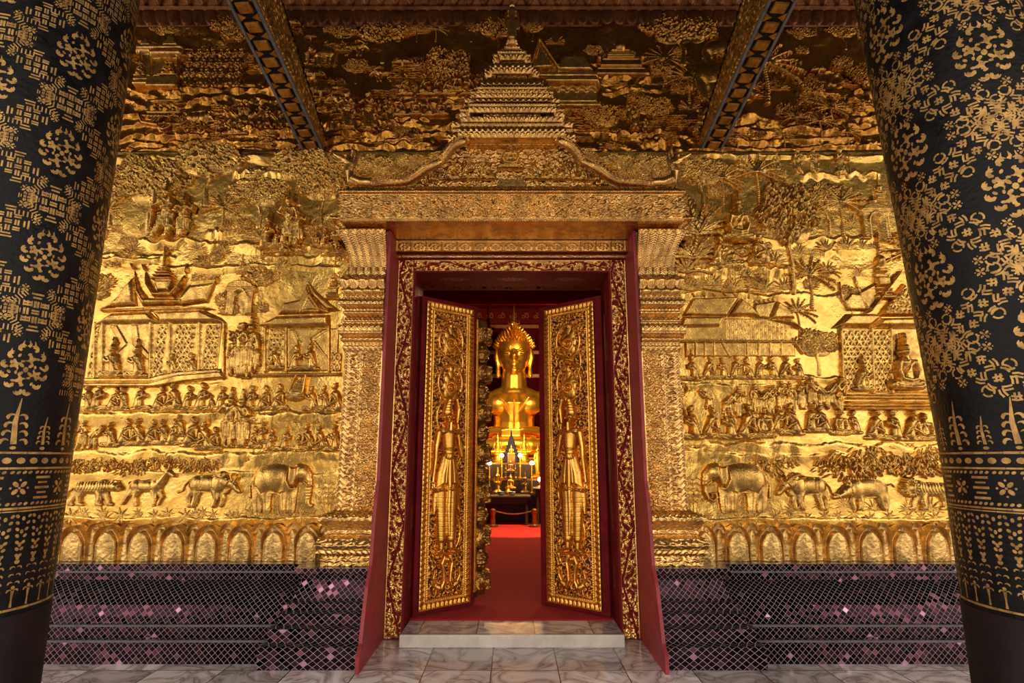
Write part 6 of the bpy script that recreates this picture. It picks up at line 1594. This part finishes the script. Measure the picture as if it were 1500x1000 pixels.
for i, (x, y0, y1) in enumerate(((120, 694, 668), (146, 692, 664), (190, 698, 668), (218, 690, 666), (262, 686, 662), (285, 694, 664), (305, 690, 668), (355, 676, 664), (240, 676, 660))): put('L', 'leafy_%d' % (i % 3), 'leaf_spray', x, y0, y1, i % 2, 1.1, 1.3)
for i in range(14): put('L', 'cloud_%d' % (i % 3), 'rock_shelf', 118+i*29, 667+rg.uniform(-4, 5), 657, False, .8, .8)
for i in range(8): put('L', 'cloud_%d' % (i % 3), 'rock_shelf', 372+i*17, 618+rg.uniform(-5, 4), 606, i % 2, .8, 1.0)
for i in range(9): put('L', 'cloud_%d' % (i % 3), 'rock_shelf', 110+i*25, 611+rg.uniform(-2, 3), 602, i % 2, .9, .9)
# upper half of the left panel
for x, y0, y1, k_, w_ in ((300, 300, 203, 0, 1.05), (217, 340, 236, 1, 1.0), (378, 332, 258, 2, 1.1), (437, 300, 216, 0, 1.1), (470, 330, 240, 1, .9), (160, 330, 250, 2, .9), (185, 372, 346, 0, 1.1), (200, 290, 226, 0, 1.0)):
    put('L', 'tree_%d' % k_, 'tree', x, y0, y1, rg.random() > .5, w_, .9)
for x, y0, y1, i in ((323, 338, 284, 0), (315, 376, 350, 1), (150, 340, 290, 2), (490, 392, 358, 0)): put('L', 'palm_%d' % i, 'palm_tree', x, y0, y1, False, 1.3, 1.2)
for x, y0, y1, kd, fl in ((245, 349, 287, 'standc_2', 1), (268, 349, 299, 'standc_1', 0), (425, 362, 300, 'standc_0', 1), (436, 364, 316, 'stand_1', 0)): put('L', kd, 'standing_figure', x, y0, y1, fl, 1.2, 1.6, .03)
for x, y0, y1, kd in ((394, 366, 326, 'kneel_crown'), (408, 366, 340, 'kneel_monk'), (418, 372, 348, 'kneel_lady'), (478, 366, 340, 'kneel_monk'), (465, 364, 344, 'lotus_figure')): put('L', kd, 'kneeling_figure', x, y0, y1, False, 1, 1.5, .03)
for i in range(34):
    x, y = 115+i*11.5+rg.uniform(-6, 6), rg.choice([352, 340, 372, 384, 392, 366]); put('L', rg.choice(['bush_0', 'bush_1', 'bush_2', 'fern_0', 'fern_1']), 'bush', x, y, y-rg.uniform(12, 24), rg.random() > .5, 1.1, 1.0)
for x, y0, y1 in ((373, 270, 238), (385, 278, 252), (350, 284, 262), (410, 250, 232)): put('L', 'rock_%d' % rg.randrange(3), 'rock', x, y0, y1, False, 1.2, .7)
for i in range(14): y = rg.choice([350, 358, 376, 388]); put('L', 'cloud_%d' % (i % 3), 'rock_shelf', 110+i*28, y, y-12, False, 1.0, .9)
for x, y0, y1 in ((330, 448, 425), (312, 410, 396), (290, 412, 396), (376, 420, 388), (395, 412, 392), (380, 458, 440), (365, 462, 446), (334, 462, 440), (420, 405, 392), (500, 420, 395), (130, 440, 400), (150, 425, 398)): put('L', 'bush_%d' % rg.randrange(3), 'bush', x, y0, y1, False, 1.2, .9)
for x, y0, y1, k_, w_ in ((505, 285, 228, 1, .9), (545, 280, 226, 2, 1.2), (600, 262, 224, 0, 1.3), (480, 262, 224, 2, 1.2)): put('L', 'tree_%d' % k_, 'tree', x, y0, y1, False, w_, .9)
for x, y0 in ((640, 240), (620, 250), (580, 262), (560, 262), (530, 266), (655, 232), (505, 330), (490, 350)): put('L', rg.choice(['bush_0', 'bush_1', 'rock_1', 'cloud_0']), 'bush', x, y0, y0-22, False, 1.2, 1.0)
# further along the wall behind the left column
for i in range(9): put('L', kinds[i % 7], 'kneeling_figure', -60+i*20, 603, 566+(i % 3)*2, i % 2, 1, 1.2); put('L', kinds[(i+3) % 7], 'kneeling_figure', -66+i*20, 657, 619+(i % 3)*2, i % 2, 1, 1.2)
put('L', 'ox', 'ox', 20, 742, 690, False, 1, .85, 0, 'relief ox behind the left column'); put('L', 'tree_1', 'tree', 20, 545, 430, False, 1, .9); put('L', 'tree_0', 'tree', 110, 330, 236, False, 1, .9); put('L', 'palm_2', 'palm_tree', 70, 440, 330, False, 1.2, 1.2)
# ---- right panel
def c5(x, y): return 950+x/2.994, 330+y/2.994
ledR = [(1000, 1240, 552, 12, .010, 23), (1000, 1180, 562, 10, .010, 24), (1000, 1400, 648, 22, .014, 25), (1180, 1400, 590, 8, .01, 26), (1000, 1400, 758, 10, .014, 27), (1170, 1290, 252, 12, .02, 28), (1200, 1290, 360, 18, .024, 29), (1000, 1200, 388, 18, .02, 30),
        (1040, 1150, 390, 20, .02, 31), (1000, 1310, 428, 14, .012, 32), (1100, 1290, 346, 14, .016, 33), (1000, 1300, 226, 10, .018, 34), (1000, 1100, 238, 14, .018, 35), (1050, 1250, 664, 10, .01, 36)]
Rp = ground('R', 0, 4.3, ZB, SEAM, 6, 'gilded relief panel right of the door, mourners and temple above an elephant', None, ledR, None, (1.2, 3.4))
f = bld(1275, 575); h = HF(-.35, .75, -.16, 1.0, .005); P_ = lambda *pts: [f(*c5(*p)) for p in pts]
h.rect(*f(*c5(858, 735)), *f(*c5(1250, 450)), .014, .01)
for a, b in ((862, 970), (985, 1055)):
    x0, y0 = f(*c5(a, 730)); x1, y1 = f(*c5(b, 465)); lattice(h, x0, y0, x1, y1, .018, .050, .008)
for x in (845, 978, 1060): h.line(P_((x+5, 735), (x-5, 455)), .014, .04)
for k, y in enumerate((738, 752, 770, 786, 800)): h.rect(*f(*c5(870-k*3, y+12)), *f(*c5(1280, y)), .05+.006*k, .006)
h.poly(P_((800, 452), (865, 388), (985, 388), (1020, 408), (960, 452)), .07, .03); h.poly(P_((955, 455), (1000, 408), (1200, 404), (1200, 455)), .09, .03)
for k in range(3): h.line(P_((960+k*12, 378-k*12), (1075+k*10, 228-k*10)), .014, .09-.015*k)
h.poly(P_((995, 400), (1110, 255), (1200, 330), (1200, 400)), .05, .02)
w_ = h.win(*[f(*c5(1000, 400))[0], f(*c5(1200, 400))[0]], f(*c5(1000, 400))[1], f(*c5(1100, 290))[1]); h.H[w_] += np.where(h.H[w_] > .03, .016*leaves(h.X[w_], h.Y[w_], .03, 5), 0)
h.poly(P_((850, 330), (870, 375), (960, 378), (930, 300), (880, 295)), .035, .02); h.line(P_((850, 330), (835, 250)), [.01, .004], .03); h.line(P_((925, 300), (900, 225)), [.01, .004], .03); h.poly(P_((900, 300), (990, 250), (1010, 340), (960, 375)), .03, .02)
h.poly(P_((1068, 700), (1068, 600), (1115, 520), (1165, 600), (1165, 700)), .035, .02); h.cut(P_((1080, 700), (1080, 605), (1115, 545), (1152, 605), (1152, 700)), .006, .02)
tem = wrap_building('R', 'temple', h, 1275, 575, 'relief of a temple with lattice walls and steep layered gable')
put('R', 'lotus_crown', 'seated_figure', 1325, 572, 508, False, .95, 1.3, .05); put('R', 'kneel_crown', 'kneeling_figure', 1262, 573, 536, False, 1, 1.3, .03)
f = bld(1080, 520); h = HF(-.55, .75, -.06, .52, .005)
h.poly(P_((130, 450), (150, 400), (335, 400), (310, 448)), .05, .02); h.poly(P_((145, 398), (190, 320), (400, 312), (340, 402)), .045, .015); h.poly(P_((345, 400), (400, 320), (440, 350), (495, 410), (440, 400)), .06, .015)
h.poly(P_((450, 405), (460, 345), (560, 330), (525, 415)), .04, .015); h.poly(P_((525, 415), (560, 332), (600, 360), (640, 410)), .055, .015); h.poly(P_((510, 412), (620, 415), (690, 465), (620, 440)), .06, .015)
h.rect(*f(*c5(150, 505)), *f(*c5(620, 408)), .018, .008); h.rect(*f(*c5(130, 515)), *f(*c5(690, 505)), .035, .006); h.rect(*f(*c5(160, 575)), *f(*c5(640, 512)), .010, .008)
for k in range(15): h.cut(P_((345+k*18, 415), (345+k*18, 500)), .0045, .012)
for x in (165, 205, 245, 285, 430, 480, 530, 580): h.line(P_((x, 575), (x, 512)), .008, .03)
for k in range(5): h.line(P_((200+k*45, 312-k), (190+k*45, 300)), .006, .04); h.line(P_((470+k*20, 344-k*3), (464+k*20, 332-k*3)), .006, .035)
h.line(P_((315, 505), (355, 575)), .012, .03); h.line(P_((640, 515), (675, 560)), .012, .03)
wrap_building('R', 'stilt_houses', h, 1080, 520, 'relief of two thatched houses on stilts')
for i, x in enumerate((195, 265, 325, 385, 440, 495, 545, 600, 660)): put('R', ['kneel_monk', 'kneel_lady', 'kneel_cap'][i % 3] if i else 'kneel_crown', 'kneeling_figure', 950+x/2.994, 556+(2 if i == 0 else 0), 525+rg.uniform(-2, 2), i % 2 == 0, 1, 1.2)
for i, (x, y0, y1) in enumerate(((998, 612, 555), (1038, 600, 568), (1068, 612, 570), (1083, 612, 570), (1108, 606, 566), (1120, 606, 564), (1146, 604, 562), (1160, 606, 565), (1176, 600, 560), (1190, 598, 554), (1203, 598, 555), (1219, 600, 552), (1232, 606, 570), (1130, 608, 570))):
    put('R', ('stand_0', 'bow', 'bow', 'stand_1', 'stand_3', 'bow', 'stand_2', 'stand_0', 'stand_1')[i % 9], 'standing_figure', x, y0, y1, i % 3 == 1, 1.15, 1.3, .008)
for i, (x, y0, y1) in enumerate(((1014, 644, 598), (1041, 642, 600), (1068, 644, 600), (1094, 644, 596), (1120, 642, 598), (1140, 634, 598), (1162, 638, 594), (1192, 634, 594), (1206, 634, 596), (1232, 638, 600), (1252, 636, 604), (1282, 644, 603), (1310, 646, 603), (1336, 646, 604), (1356, 646, 606))):
    put('R', ('kneel_monk', 'kneel_lady', 'kneel_cap', 'kneel_lady', 'lotus_figure')[i % 5], 'kneeling_figure', x, y0, y1, i % 2 == 0, 1.0, 1.3, .006)
for k_, x, y0, y1, wd, lb_ in (('elephant', 1080, 748, 676, 1.05, 'relief elephant with curled trunk'), ('buffalo', 1180, 746, 690, .93, 'relief buffalo with long swept horn'), ('boar', 1268, 746, 690, .98, 'relief wild boar'), ('lion', 1362, 746, 690, .95, 'relief maned beast half behind the column')): put('R', 'elephant_curl' if k_ == 'elephant' else k_, k_, x, y0, y1, True, wd, 1.0, .011, lb_)
for i in range(15): put('R', 'star_%d' % (i % 3), 'leafy_plant', 1040+i*24+rg.uniform(-5, 5), 757+rg.uniform(-4, 3), 736+rg.uniform(-5, 3), False, 1.05, 1.1)
for i in range(8): put('R', 'fern_%d' % (i % 2), 'fern', 1075+i*42+rg.uniform(-8, 8), 744+rg.uniform(-3, 8), 722+rg.uniform(-4, 3), False, 1.0, 1)
for i, (x, y0, y1) in enumerate(((1125, 700, 668), (1150, 686, 662), (1250, 704, 650), (1275, 690, 648), (1300, 698, 656), (1340, 700, 655), (1370, 698, 655), (1100, 676, 662), (1215, 694, 664), (1360, 676, 650))): put('R', 'leafy_%d' % (i % 3), 'leaf_spray', x, y0, y1, i % 2, 1.15, 1.3)
put('R', 'reed', 'reeds', 1014, 752, 692, True, 1, 1)
for i in range(16): put('R', 'cloud_%d' % (i % 3), 'rock_shelf', 1010+i*25, 656+rg.uniform(-4, 8), 646, False, .8, .9)
for x, y0, y1, i in ((1235, 345, 270, 0), (1112, 300, 226, 1), (1097, 436, 386, 2), (1190, 450, 376, 0), (1172, 490, 436, 1), (1148, 350, 300, 2), (1060, 300, 240, 1), (1215, 420, 382, 2)): put('R', 'palm_%d' % i, 'palm_tree', x, y0, y1, False, 1.15, 1.25)
for x, y0, y1, i, w_ in ((1162, 425, 268, 0, .55), (1200, 548, 482, 1, 1.05), (1215, 340, 268, 2, .9), (1030, 300, 230, 2, 1.1), (1250, 470, 418, 1, .8)): put('R', 'tree_%d' % i, 'tree', x, y0, y1, False, w_, .9)
for x, y0, y1 in ((1022, 345, 278), (1015, 380, 320), (1010, 425, 396), (1045, 418, 392), (1075, 425, 398), (1120, 428, 396), (1150, 424, 398), (1063, 392, 376), (1005, 400, 350), (1210, 366, 342), (1240, 366, 340), (1262, 364, 344), (1135, 388, 360), (1280, 366, 350), (1060, 360, 340), (1100, 330, 300)): put('R', rg.choice(['fern_0', 'fern_1']), 'fern', x, y0, y1, False, 1.05, 1.1)
put('R', 'lotus_crown', 'seated_figure', 1080, 356, 300, False, 1.0, 1.4, .03, 'relief teacher with pointed crown seated on a rock'); put('R', 'kneel_monk', 'kneeling_figure', 1053, 390, 352, False, 1, 1.3, .02); put('R', 'kneel_lady', 'kneeling_figure', 1115, 388, 349, True, 1.1, 1.3, .02)
put('R', 'rock_0', 'rock', 1080, 392, 352, False, 1.1, .8); put('R', 'rock_1', 'rock', 1125, 350, 324, False, 1.3, .8); put('R', 'rock_2', 'rock', 1118, 372, 345, False, 1, .8)
for i, (x, y0, y1) in enumerate(((1170, 254, 222), (1195, 256, 222), (1232, 262, 222), (1140, 250, 226))): put('R', 'stand_%d' % (i % 4), 'standing_figure', x, y0, y1, i % 2, 1.2, 1.2)
put('R', 'gate', 'arched_gate', 1284, 352, 288, wide=1.0, label='relief of a bell arch with layered pillars'); put('R', 'spire', 'spire', 1290, 300, 256, wide=.8); put('R', 'spire', 'spire', 1294, 440, 340, wide=.6)
for i in range(26):
    x, y = 1006+i*11.4+rg.uniform(-6, 6), rg.choice([262, 290, 330, 404, 424, 372, 316]); put('R', rg.choice(['bush_0', 'bush_1', 'bush_2', 'fern_0']), 'bush', x, y, y-rg.uniform(12, 24), rg.random() > .5, 1.1, 1.0)
for i in range(14): y = rg.choice([240, 394, 428, 346]); put('R', 'cloud_%d' % (i % 3), 'rock_shelf', 1010+i*20, y, y-11, False, 1.0, .9)
for x, y0, y1, k_, w_ in ((990, 285, 228, 0, .9), (955, 280, 226, 1, 1.2), (905, 262, 224, 2, 1.3), (1015, 270, 226, 1, 1.2)): put('R', 'tree_%d' % k_, 'tree', x, y0, y1, False, w_, .9)
for x, y0 in ((860, 240), (880, 250), (920, 262), (940, 262), (970, 266), (845, 232), (995, 345)): put('R', rg.choice(['bush_0', 'bush_1', 'rock_1', 'cloud_0']), 'bush', x, y0, y0-22, False, 1.2, 1.0)
for i in range(6): put('R', kinds[i % 7], 'kneeling_figure', 1384+i*20, 646, 606, i % 2, 1, 1.2)
put('R', 'tree_1', 'tree', 1420, 560, 440, False, 1, .9); put('R', 'palm_2', 'palm_tree', 1350, 440, 330, False, 1.2, 1.2); put('R', 'ox', 'ox', 1450, 744, 692, True, 1, .85, 0, 'relief ox behind the right column')
# ---- upper panel
def rockyU(h, fn, f2):
    c1, c2 = at(750, 215)[1], at(750, 110)[1]
    m_ = np.clip((c2+.25-h.Y)/.5, 0, 1)*(.5+.5*np.sin(h.X*2.1+1)*.6+.4*fn)
    lay = np.abs(np.sin((h.Y*26+fn*3.2)*1.0))**.6
    h.H += .030*np.clip(m_, 0, 1)*(1-lay)*(1+f2)+.016*np.clip(fn, -1, 1)
ledU = [(190, 480, 205, 14, .03, 50), (190, 420, 218, 12, .026, 51), (260, 420, 128, 10, .03, 52), (190, 300, 196, 12, .03, 53), (470, 690, 176, 14, .035, 54), (480, 720, 192, 14, .034, 55), (570, 700, 148, 12, .035, 56), (560, 640, 172, 10, .03, 57), (330, 440, 188, 12, .034, 58), (480, 640, 210, 12, .03, 59),
        (1020, 1290, 168, 18, .035, 60), (1030, 1290, 188, 12, .03, 61), (1040, 1290, 203, 12, .03, 62), (1000, 1290, 216, 8, .026, 63), (880, 960, 110, 14, .03, 64), (880, 1010, 128, 10, .02, 65), (1130, 1260, 150, 30, .02, 66), (1160, 1290, 128, 30, .02, 67), (850, 1000, 190, 14, .025, 68), (930, 1000, 204, 16, .035, 69)]
Up = ground('U', -4.5, 4.5, SEAM+.004, at(750, 26)[1]+.02, 7, 'dark upper gilded relief panel under the eaves with processions, trees and pavilions', None, ledU, rockyU, None, .012)
for i in range(7): put('U', 'parasol', 'parasol', (425, 460, 455, 590, 470, 650, 1200)[i], (62, 140, 70, 120, 160, 112, 120)[i], (28, 102, 50, 84, 128, 84, 96)[i], False, 1.2, 1.1, .02)
for x, y0, y1, i, w_ in ((560, 90, 25, 0, 1.1), (650, 150, 70, 1, .9), (690, 60, 28, 2, 1.0), (730, 80, 20, 0, .9), (1000, 95, 22, 1, 1.4), (1100, 60, 28, 2, 1.3), (870, 92, 66, 0, 1), (240, 62, 34, 1, 1.4), (300, 66, 36, 2, 1.1), (350, 60, 32, 0, 1.2), (500, 70, 30, 1, 1.0), (1240, 70, 30, 0, 1.2), (1180, 70, 34, 1, 1.1), (780, 60, 28, 2, 1.0), (520, 120, 84, 0, 1.0), (1270, 150, 96, 2, .9), (610, 60, 30, 1, 1.1), (1130, 120, 80, 0, .9), (960, 190, 140, 0, 1.1), (880, 210, 150, 2, 1.0), (1045, 200, 160, 1, .9)):
    put('U', 'tree_%d' % i, 'tree', x, y0, y1, False, w_, 1.0)
for x, y0, y1, i in ((638, 60, 32, 0), (975, 122, 66, 1), (1010, 150, 92, 2), (1218, 188, 145, 0), (1200, 206, 168, 1), (1168, 196, 160, 2), (1125, 150, 62, 1), (1080, 218, 186, 0), (1150, 214, 186, 2), (1240, 218, 186, 1)): put('U', 'palm_%d' % i, 'palm_tree', x, y0, y1, False, 1.3, 1.2)
put('U', 'stupa', 'stupa', 910, 112, 38, False, .9, .9, 0, 'relief of a stepped stupa')
f = bld(830, 130); h = HF(-.48, .48, -.25, .50, .005)
q = lambda *pts: [f(*p) for p in pts]
h.poly(q((780, 106), (790, 68), (814, 104)), .06, .02); h.poly(q((815, 106), (822, 84), (856, 84), (870, 106)), .045, .02); h.line(q((776, 106), (790, 64), (818, 106)), .016, .08)
h.rect(*f(778, 117), *f(876, 107), .05, .02); h.rect(*f(796, 128), *f(878, 117), .075, .025); h.rect(*f(800, 150), *f(874, 128), .015, .01)
for k in range(4): h.line([(f(824+k*14+6.2*math.cos(a), 134-4*math.sin(a))) for a in np.linspace(0, PI, 8)], .012, .05)
h.rect(*f(786, 158), *f(880, 152), .04, .01)
wrap_building('U', 'pavilion', h, 830, 130, 'relief of a palace with bright eaves right of the crown')
f = bld(235, 125); h = HF(-.36, .36, -.08, .5, .005)
h.rect(*f(203, 76), *f(272, 70), .06, .01); h.rect(*f(205, 112), *f(265, 78), .012, .01); h.rect(*f(200, 80), *f(226, 70), .05, .02); h.rect(*f(222, 86), *f(272, 77), .07, .02)
for k in range(4): h.rect(*f(198+(k % 2)*20, 118+k*3.5+3), *f(264, 115+k*3.5), .05+.006*k, .006)
for x in (208, 222, 262): h.line(q((x, 114), (x, 78)), .014, .04)
h.poly(q((238, 70), (252, 50), (266, 70)), .04, .015); h.poly(q((206, 70), (216, 54), (226, 70)), .04, .015)
wrap_building('U', 'pavilion', h, 235, 125, 'relief of an open hall on a stepped platform, upper left')
for x in (243, 252, 205): put('U', 'kneel_lady', 'kneeling_figure', x, 112, 94, x == 252, 1, 1.2, .02)
put('U', 'cart', 'cart', 240, 194, 148, False, 1.0, 1.1, .0, 'relief of a spoked wheel cart carrying riders'); put('U', 'ox', 'ox', 290, 192, 160, False, .9, 1.1, .01)
for i in range(9): put('U', ('stand_2', 'bow', 'stand_0')[i % 3], 'standing_figure', 335+i*9.5, 190, 160+rg.uniform(-3, 3), i % 2, 1.2, 1.3, .012)
for i in range(3): put('U', 'kneel_monk', 'kneeling_figure', 322+i*16, 200, 180, i % 2, 1.1, 1.2, .012)
for r_ in range(3):
    for i in range(8): put('U', 'stand_%d' % ((i+r_) % 4), 'standing_figure', 272+i*10.5+rg.uniform(-2, 2)+r_*4, 128-r_*15, 104-r_*15, i % 2, 1.25, 1.2, .008+.004*r_)
for i, x in enumerate((592, 622, 642, 656, 669, 688, 700)): put('U', ('kneel_lady', 'kneel_monk', 'kneel_cap', 'kneel_lady', 'lotus_crown', 'kneel_monk', 'stand_0')[i], 'seated_figure', x, 140-(2 if i == 4 else 0), 112-(6 if i == 4 else 0), i > 4, 1.0, 1.3, .012)
for i, x in enumerate((571, 588, 609, 627, 646)): put('U', 'kneel_monk' if i % 2 else 'lotus_figure', 'kneeling_figure', x, 170, 146, i % 2, 1.1, 1.3, .012)
for i in range(10): put('U', 'stand_%d' % (i % 4), 'standing_figure', 500+i*8+rg.uniform(-2, 2), 198-rg.uniform(0, 40), 170-rg.uniform(0, 30), i % 2, 1.2, 1.2, .01)
for i in range(6): put('U', 'elephant' if i % 3 == 0 else 'buffalo', 'elephant' if i % 3 == 0 else 'buffalo', (470, 520, 560, 1060, 500, 440)[i], (96, 80, 118, 98, 160, 130)[i], (66, 58, 96, 58, 132, 104)[i], i % 2 == 0, 1.0, 1.2, .0)
put('U', 'elephant', 'elephant', 1062, 148, 90, False, 1.0, 1.0, .0, 'relief elephant beside the right bracket')
for x, y0, y1 in ((930, 190, 158), (945, 200, 178), (922, 176, 150), (815, 196, 170)): put('U', 'stand_%d' % rg.randrange(4), 'standing_figure', x, y0, y1, False, 1.2, 1.2, .01)
for i in range(88):
    if i < 54: x = rg.uniform(200, 715); y = rg.uniform(50, 220)
    else: x = rg.uniform(800, 1270); y = rg.uniform(120, 220)
    if i % 9 == 0: kd, nm = 'rock_%d' % rg.randrange(3), 'rock'
    else: kd, nm = 'cloud_%d' % rg.randrange(3), 'rock_shelf'
    s_ = rg.uniform(10, 20); put('U', kd, nm, x, y, y-s_, rg.random() > .5, rg.uniform(.9, 1.4), 1.3)
for i in range(80):
    x = rg.uniform(200, 1280); y = rg.uniform(40, 215)
    if 715 < x < 800: continue
    s_ = rg.uniform(12, 24); put('U', rg.choice(['bush_0', 'bush_1', 'bush_2', 'fern_0', 'leafy_0', 'leafy_1']), 'bush', x, y, y-s_, rg.random() > .5, 1.1, 1.1)
# figures seated in the tympanum of the portal crown
for i, (x, y0, y1) in enumerate(((748, 250, 222), (634, 266, 250), (660, 265, 240), (684, 264, 240), (711, 264, 240), (782, 264, 240), (804, 264, 242), (828, 264, 242), (852, 266, 242), (872, 266, 250))):
    Y = -.15; X, Z = at(x, y0, Y); s = at(x, y1, Y)[1]-Z; zz = max(Z, zc2+.012)
    s *= 1.15 if i else 1.3; add('seated_figure', ST['lotus_crown' if i == 0 else 'kneel_monk' if i % 2 else 'kneel_lady'], crown, (X, .1-.155, zz-zc2), scale=((-1 if x > 748 else 1)*s*1.15, s*1.3, s))
q = MB()
for k in range(4): q.box(-.16+.02*k, .16-.02*k, -.20+.012*k, -.12, .0+.035*k, .035*(k+1))
q.obj('throne', M['gold_portal'], crown, loc=(0, .1, .006), bevel=.004)
# ---- lotus petal dado under the panels
def niche(W, H, name, deep, fwd):
    h = HF(-W/2, W/2, 0, H, .004); u = np.abs(h.X)/(W*.5); v = np.clip(h.Y/H, 0, 1)
    wd = np.where(v < .5, 1, np.clip(1-(np.clip(v-.5, 0, 1)/.5)**1.9, 0, 1)**.62)*.97+1e-4; e = u/wd
    wi = np.where(v < .38, 1, np.clip(1-(np.clip(v-.38, 0, 1)/.44)**1.7, 0, 1)**.62)*.72+1e-4; ei = u/wi
    rim = np.where((e < 1), deep+fwd*v**1.6+.024*np.clip((e-.80)/.10, 0, 1)*np.sqrt(np.clip((1-e)/.08, 0, 1)), 0)
    rec = np.where((e < .80) & (v > .02), deep*.35+fwd*.25*v, rim)
    body = deep*.9+fwd*(.35+.25*v)+.030*np.sqrt(np.clip(1-ei**2, 0, 1))
    h.H = np.where((ei < 1) & (v < .81), body, rec); h.H = np.where((ei > .86) & (ei < 1) & (v < .81), h.H+.008, h.H)
    h.H = np.where((e < 1) & (v < .999), h.H, 0)
    h.H += .0018*grid_noise(h.nx, h.ny, 9, np.random.default_rng(3))*(h.H > 0); return h.mesh(name, M['gold_dado'], .006)
def petal_mesh(): return niche(.27, .345, 'petal', .03, .055)
def petal_back(): return niche(.17, .375, 'back_petal', .008, .035)
M['gold_dado'] = mat('worn_gilding', (.92, .58, .19), .38, .9, var=(.46, .27, .09), vscale=11, bump=.4, bscale=60, rvar=.08)
pm, pb = petal_mesh(), petal_back()
for sgn in (-1, 1):
    side = 'left' if sgn < 0 else 'right'
    t = empty('lotus_petal_dado', (sgn*2.7, -.02, ZP), label='row of worn gilded lotus petals along the wall foot, %s of the doorway' % side, cat='frieze')
    pxs = [(110+48.3*i) for i in range(8)] if sgn < 0 else [(1070+48.0*i) for i in range(7)]
    X0 = [at(x+6, 800)[0] for x in pxs]; sp = (X0[-1]-X0[0])/(len(X0)-1)
    xs = [X0[0]+sp*i for i in range(len(X0))]
    if sgn < 0: xs = [xs[0]-sp*2, xs[0]-sp]+xs
    else: xs = [xs[0]-sp*1.0]+xs+[xs[-1]+sp, xs[-1]+2*sp]
    H = at(750, 766)[1]-ZP
    for i, x in enumerate(xs):
        add('petal', pm, t, (x-sgn*2.7, .02-.012, .002), scale=(sp/.27*.84, 1, H/.345*.97))
        add('back_petal', pb, t, (x+sp/2-sgn*2.7, .02, .002), scale=(sp/.27*.94, 1, H/.365))
    MB().box(*sorted((sgn*1.25, sgn*4.6)), -.018, .028, ZP+.001, ZP+H*.9).obj('backing', M['gold_dado'], t, loc=(-sgn*2.7, .02, -ZP))

# ---- things that repeat carry a shared group phrase
for base, ph in (('lacquered_column', 'lacquered porch columns'), ('roof_bracket', 'roof brackets on the wall'), ('pilaster', 'pilasters beside the doorway'), ('mirror_mosaic_plinth', 'mirror mosaic plinths'), ('lotus_petal_dado', 'lotus petal friezes at the wall foot'),
                 ('naga', 'nagas on the crown'), ('reveal_board', 'red reveal boards of the doorway'), ('relief_panel', 'gilded relief panels on the wall'), ('seated_buddha_statuette', 'seated statuettes on the altar'), ('offering_stand', 'offering stands on the altar'),
                 ('barrier_post', 'barrier posts before the altar'), ('added_hall_lamp', 'unseen lamps added in the hall'), ('altar_table', 'tables before the altar'), ('bowl', 'bowls on the low table')):
    for o in COL.objects:
        if o.parent is None and (o.name == base or o.name.startswith(base+'.')): o['group'] = ph
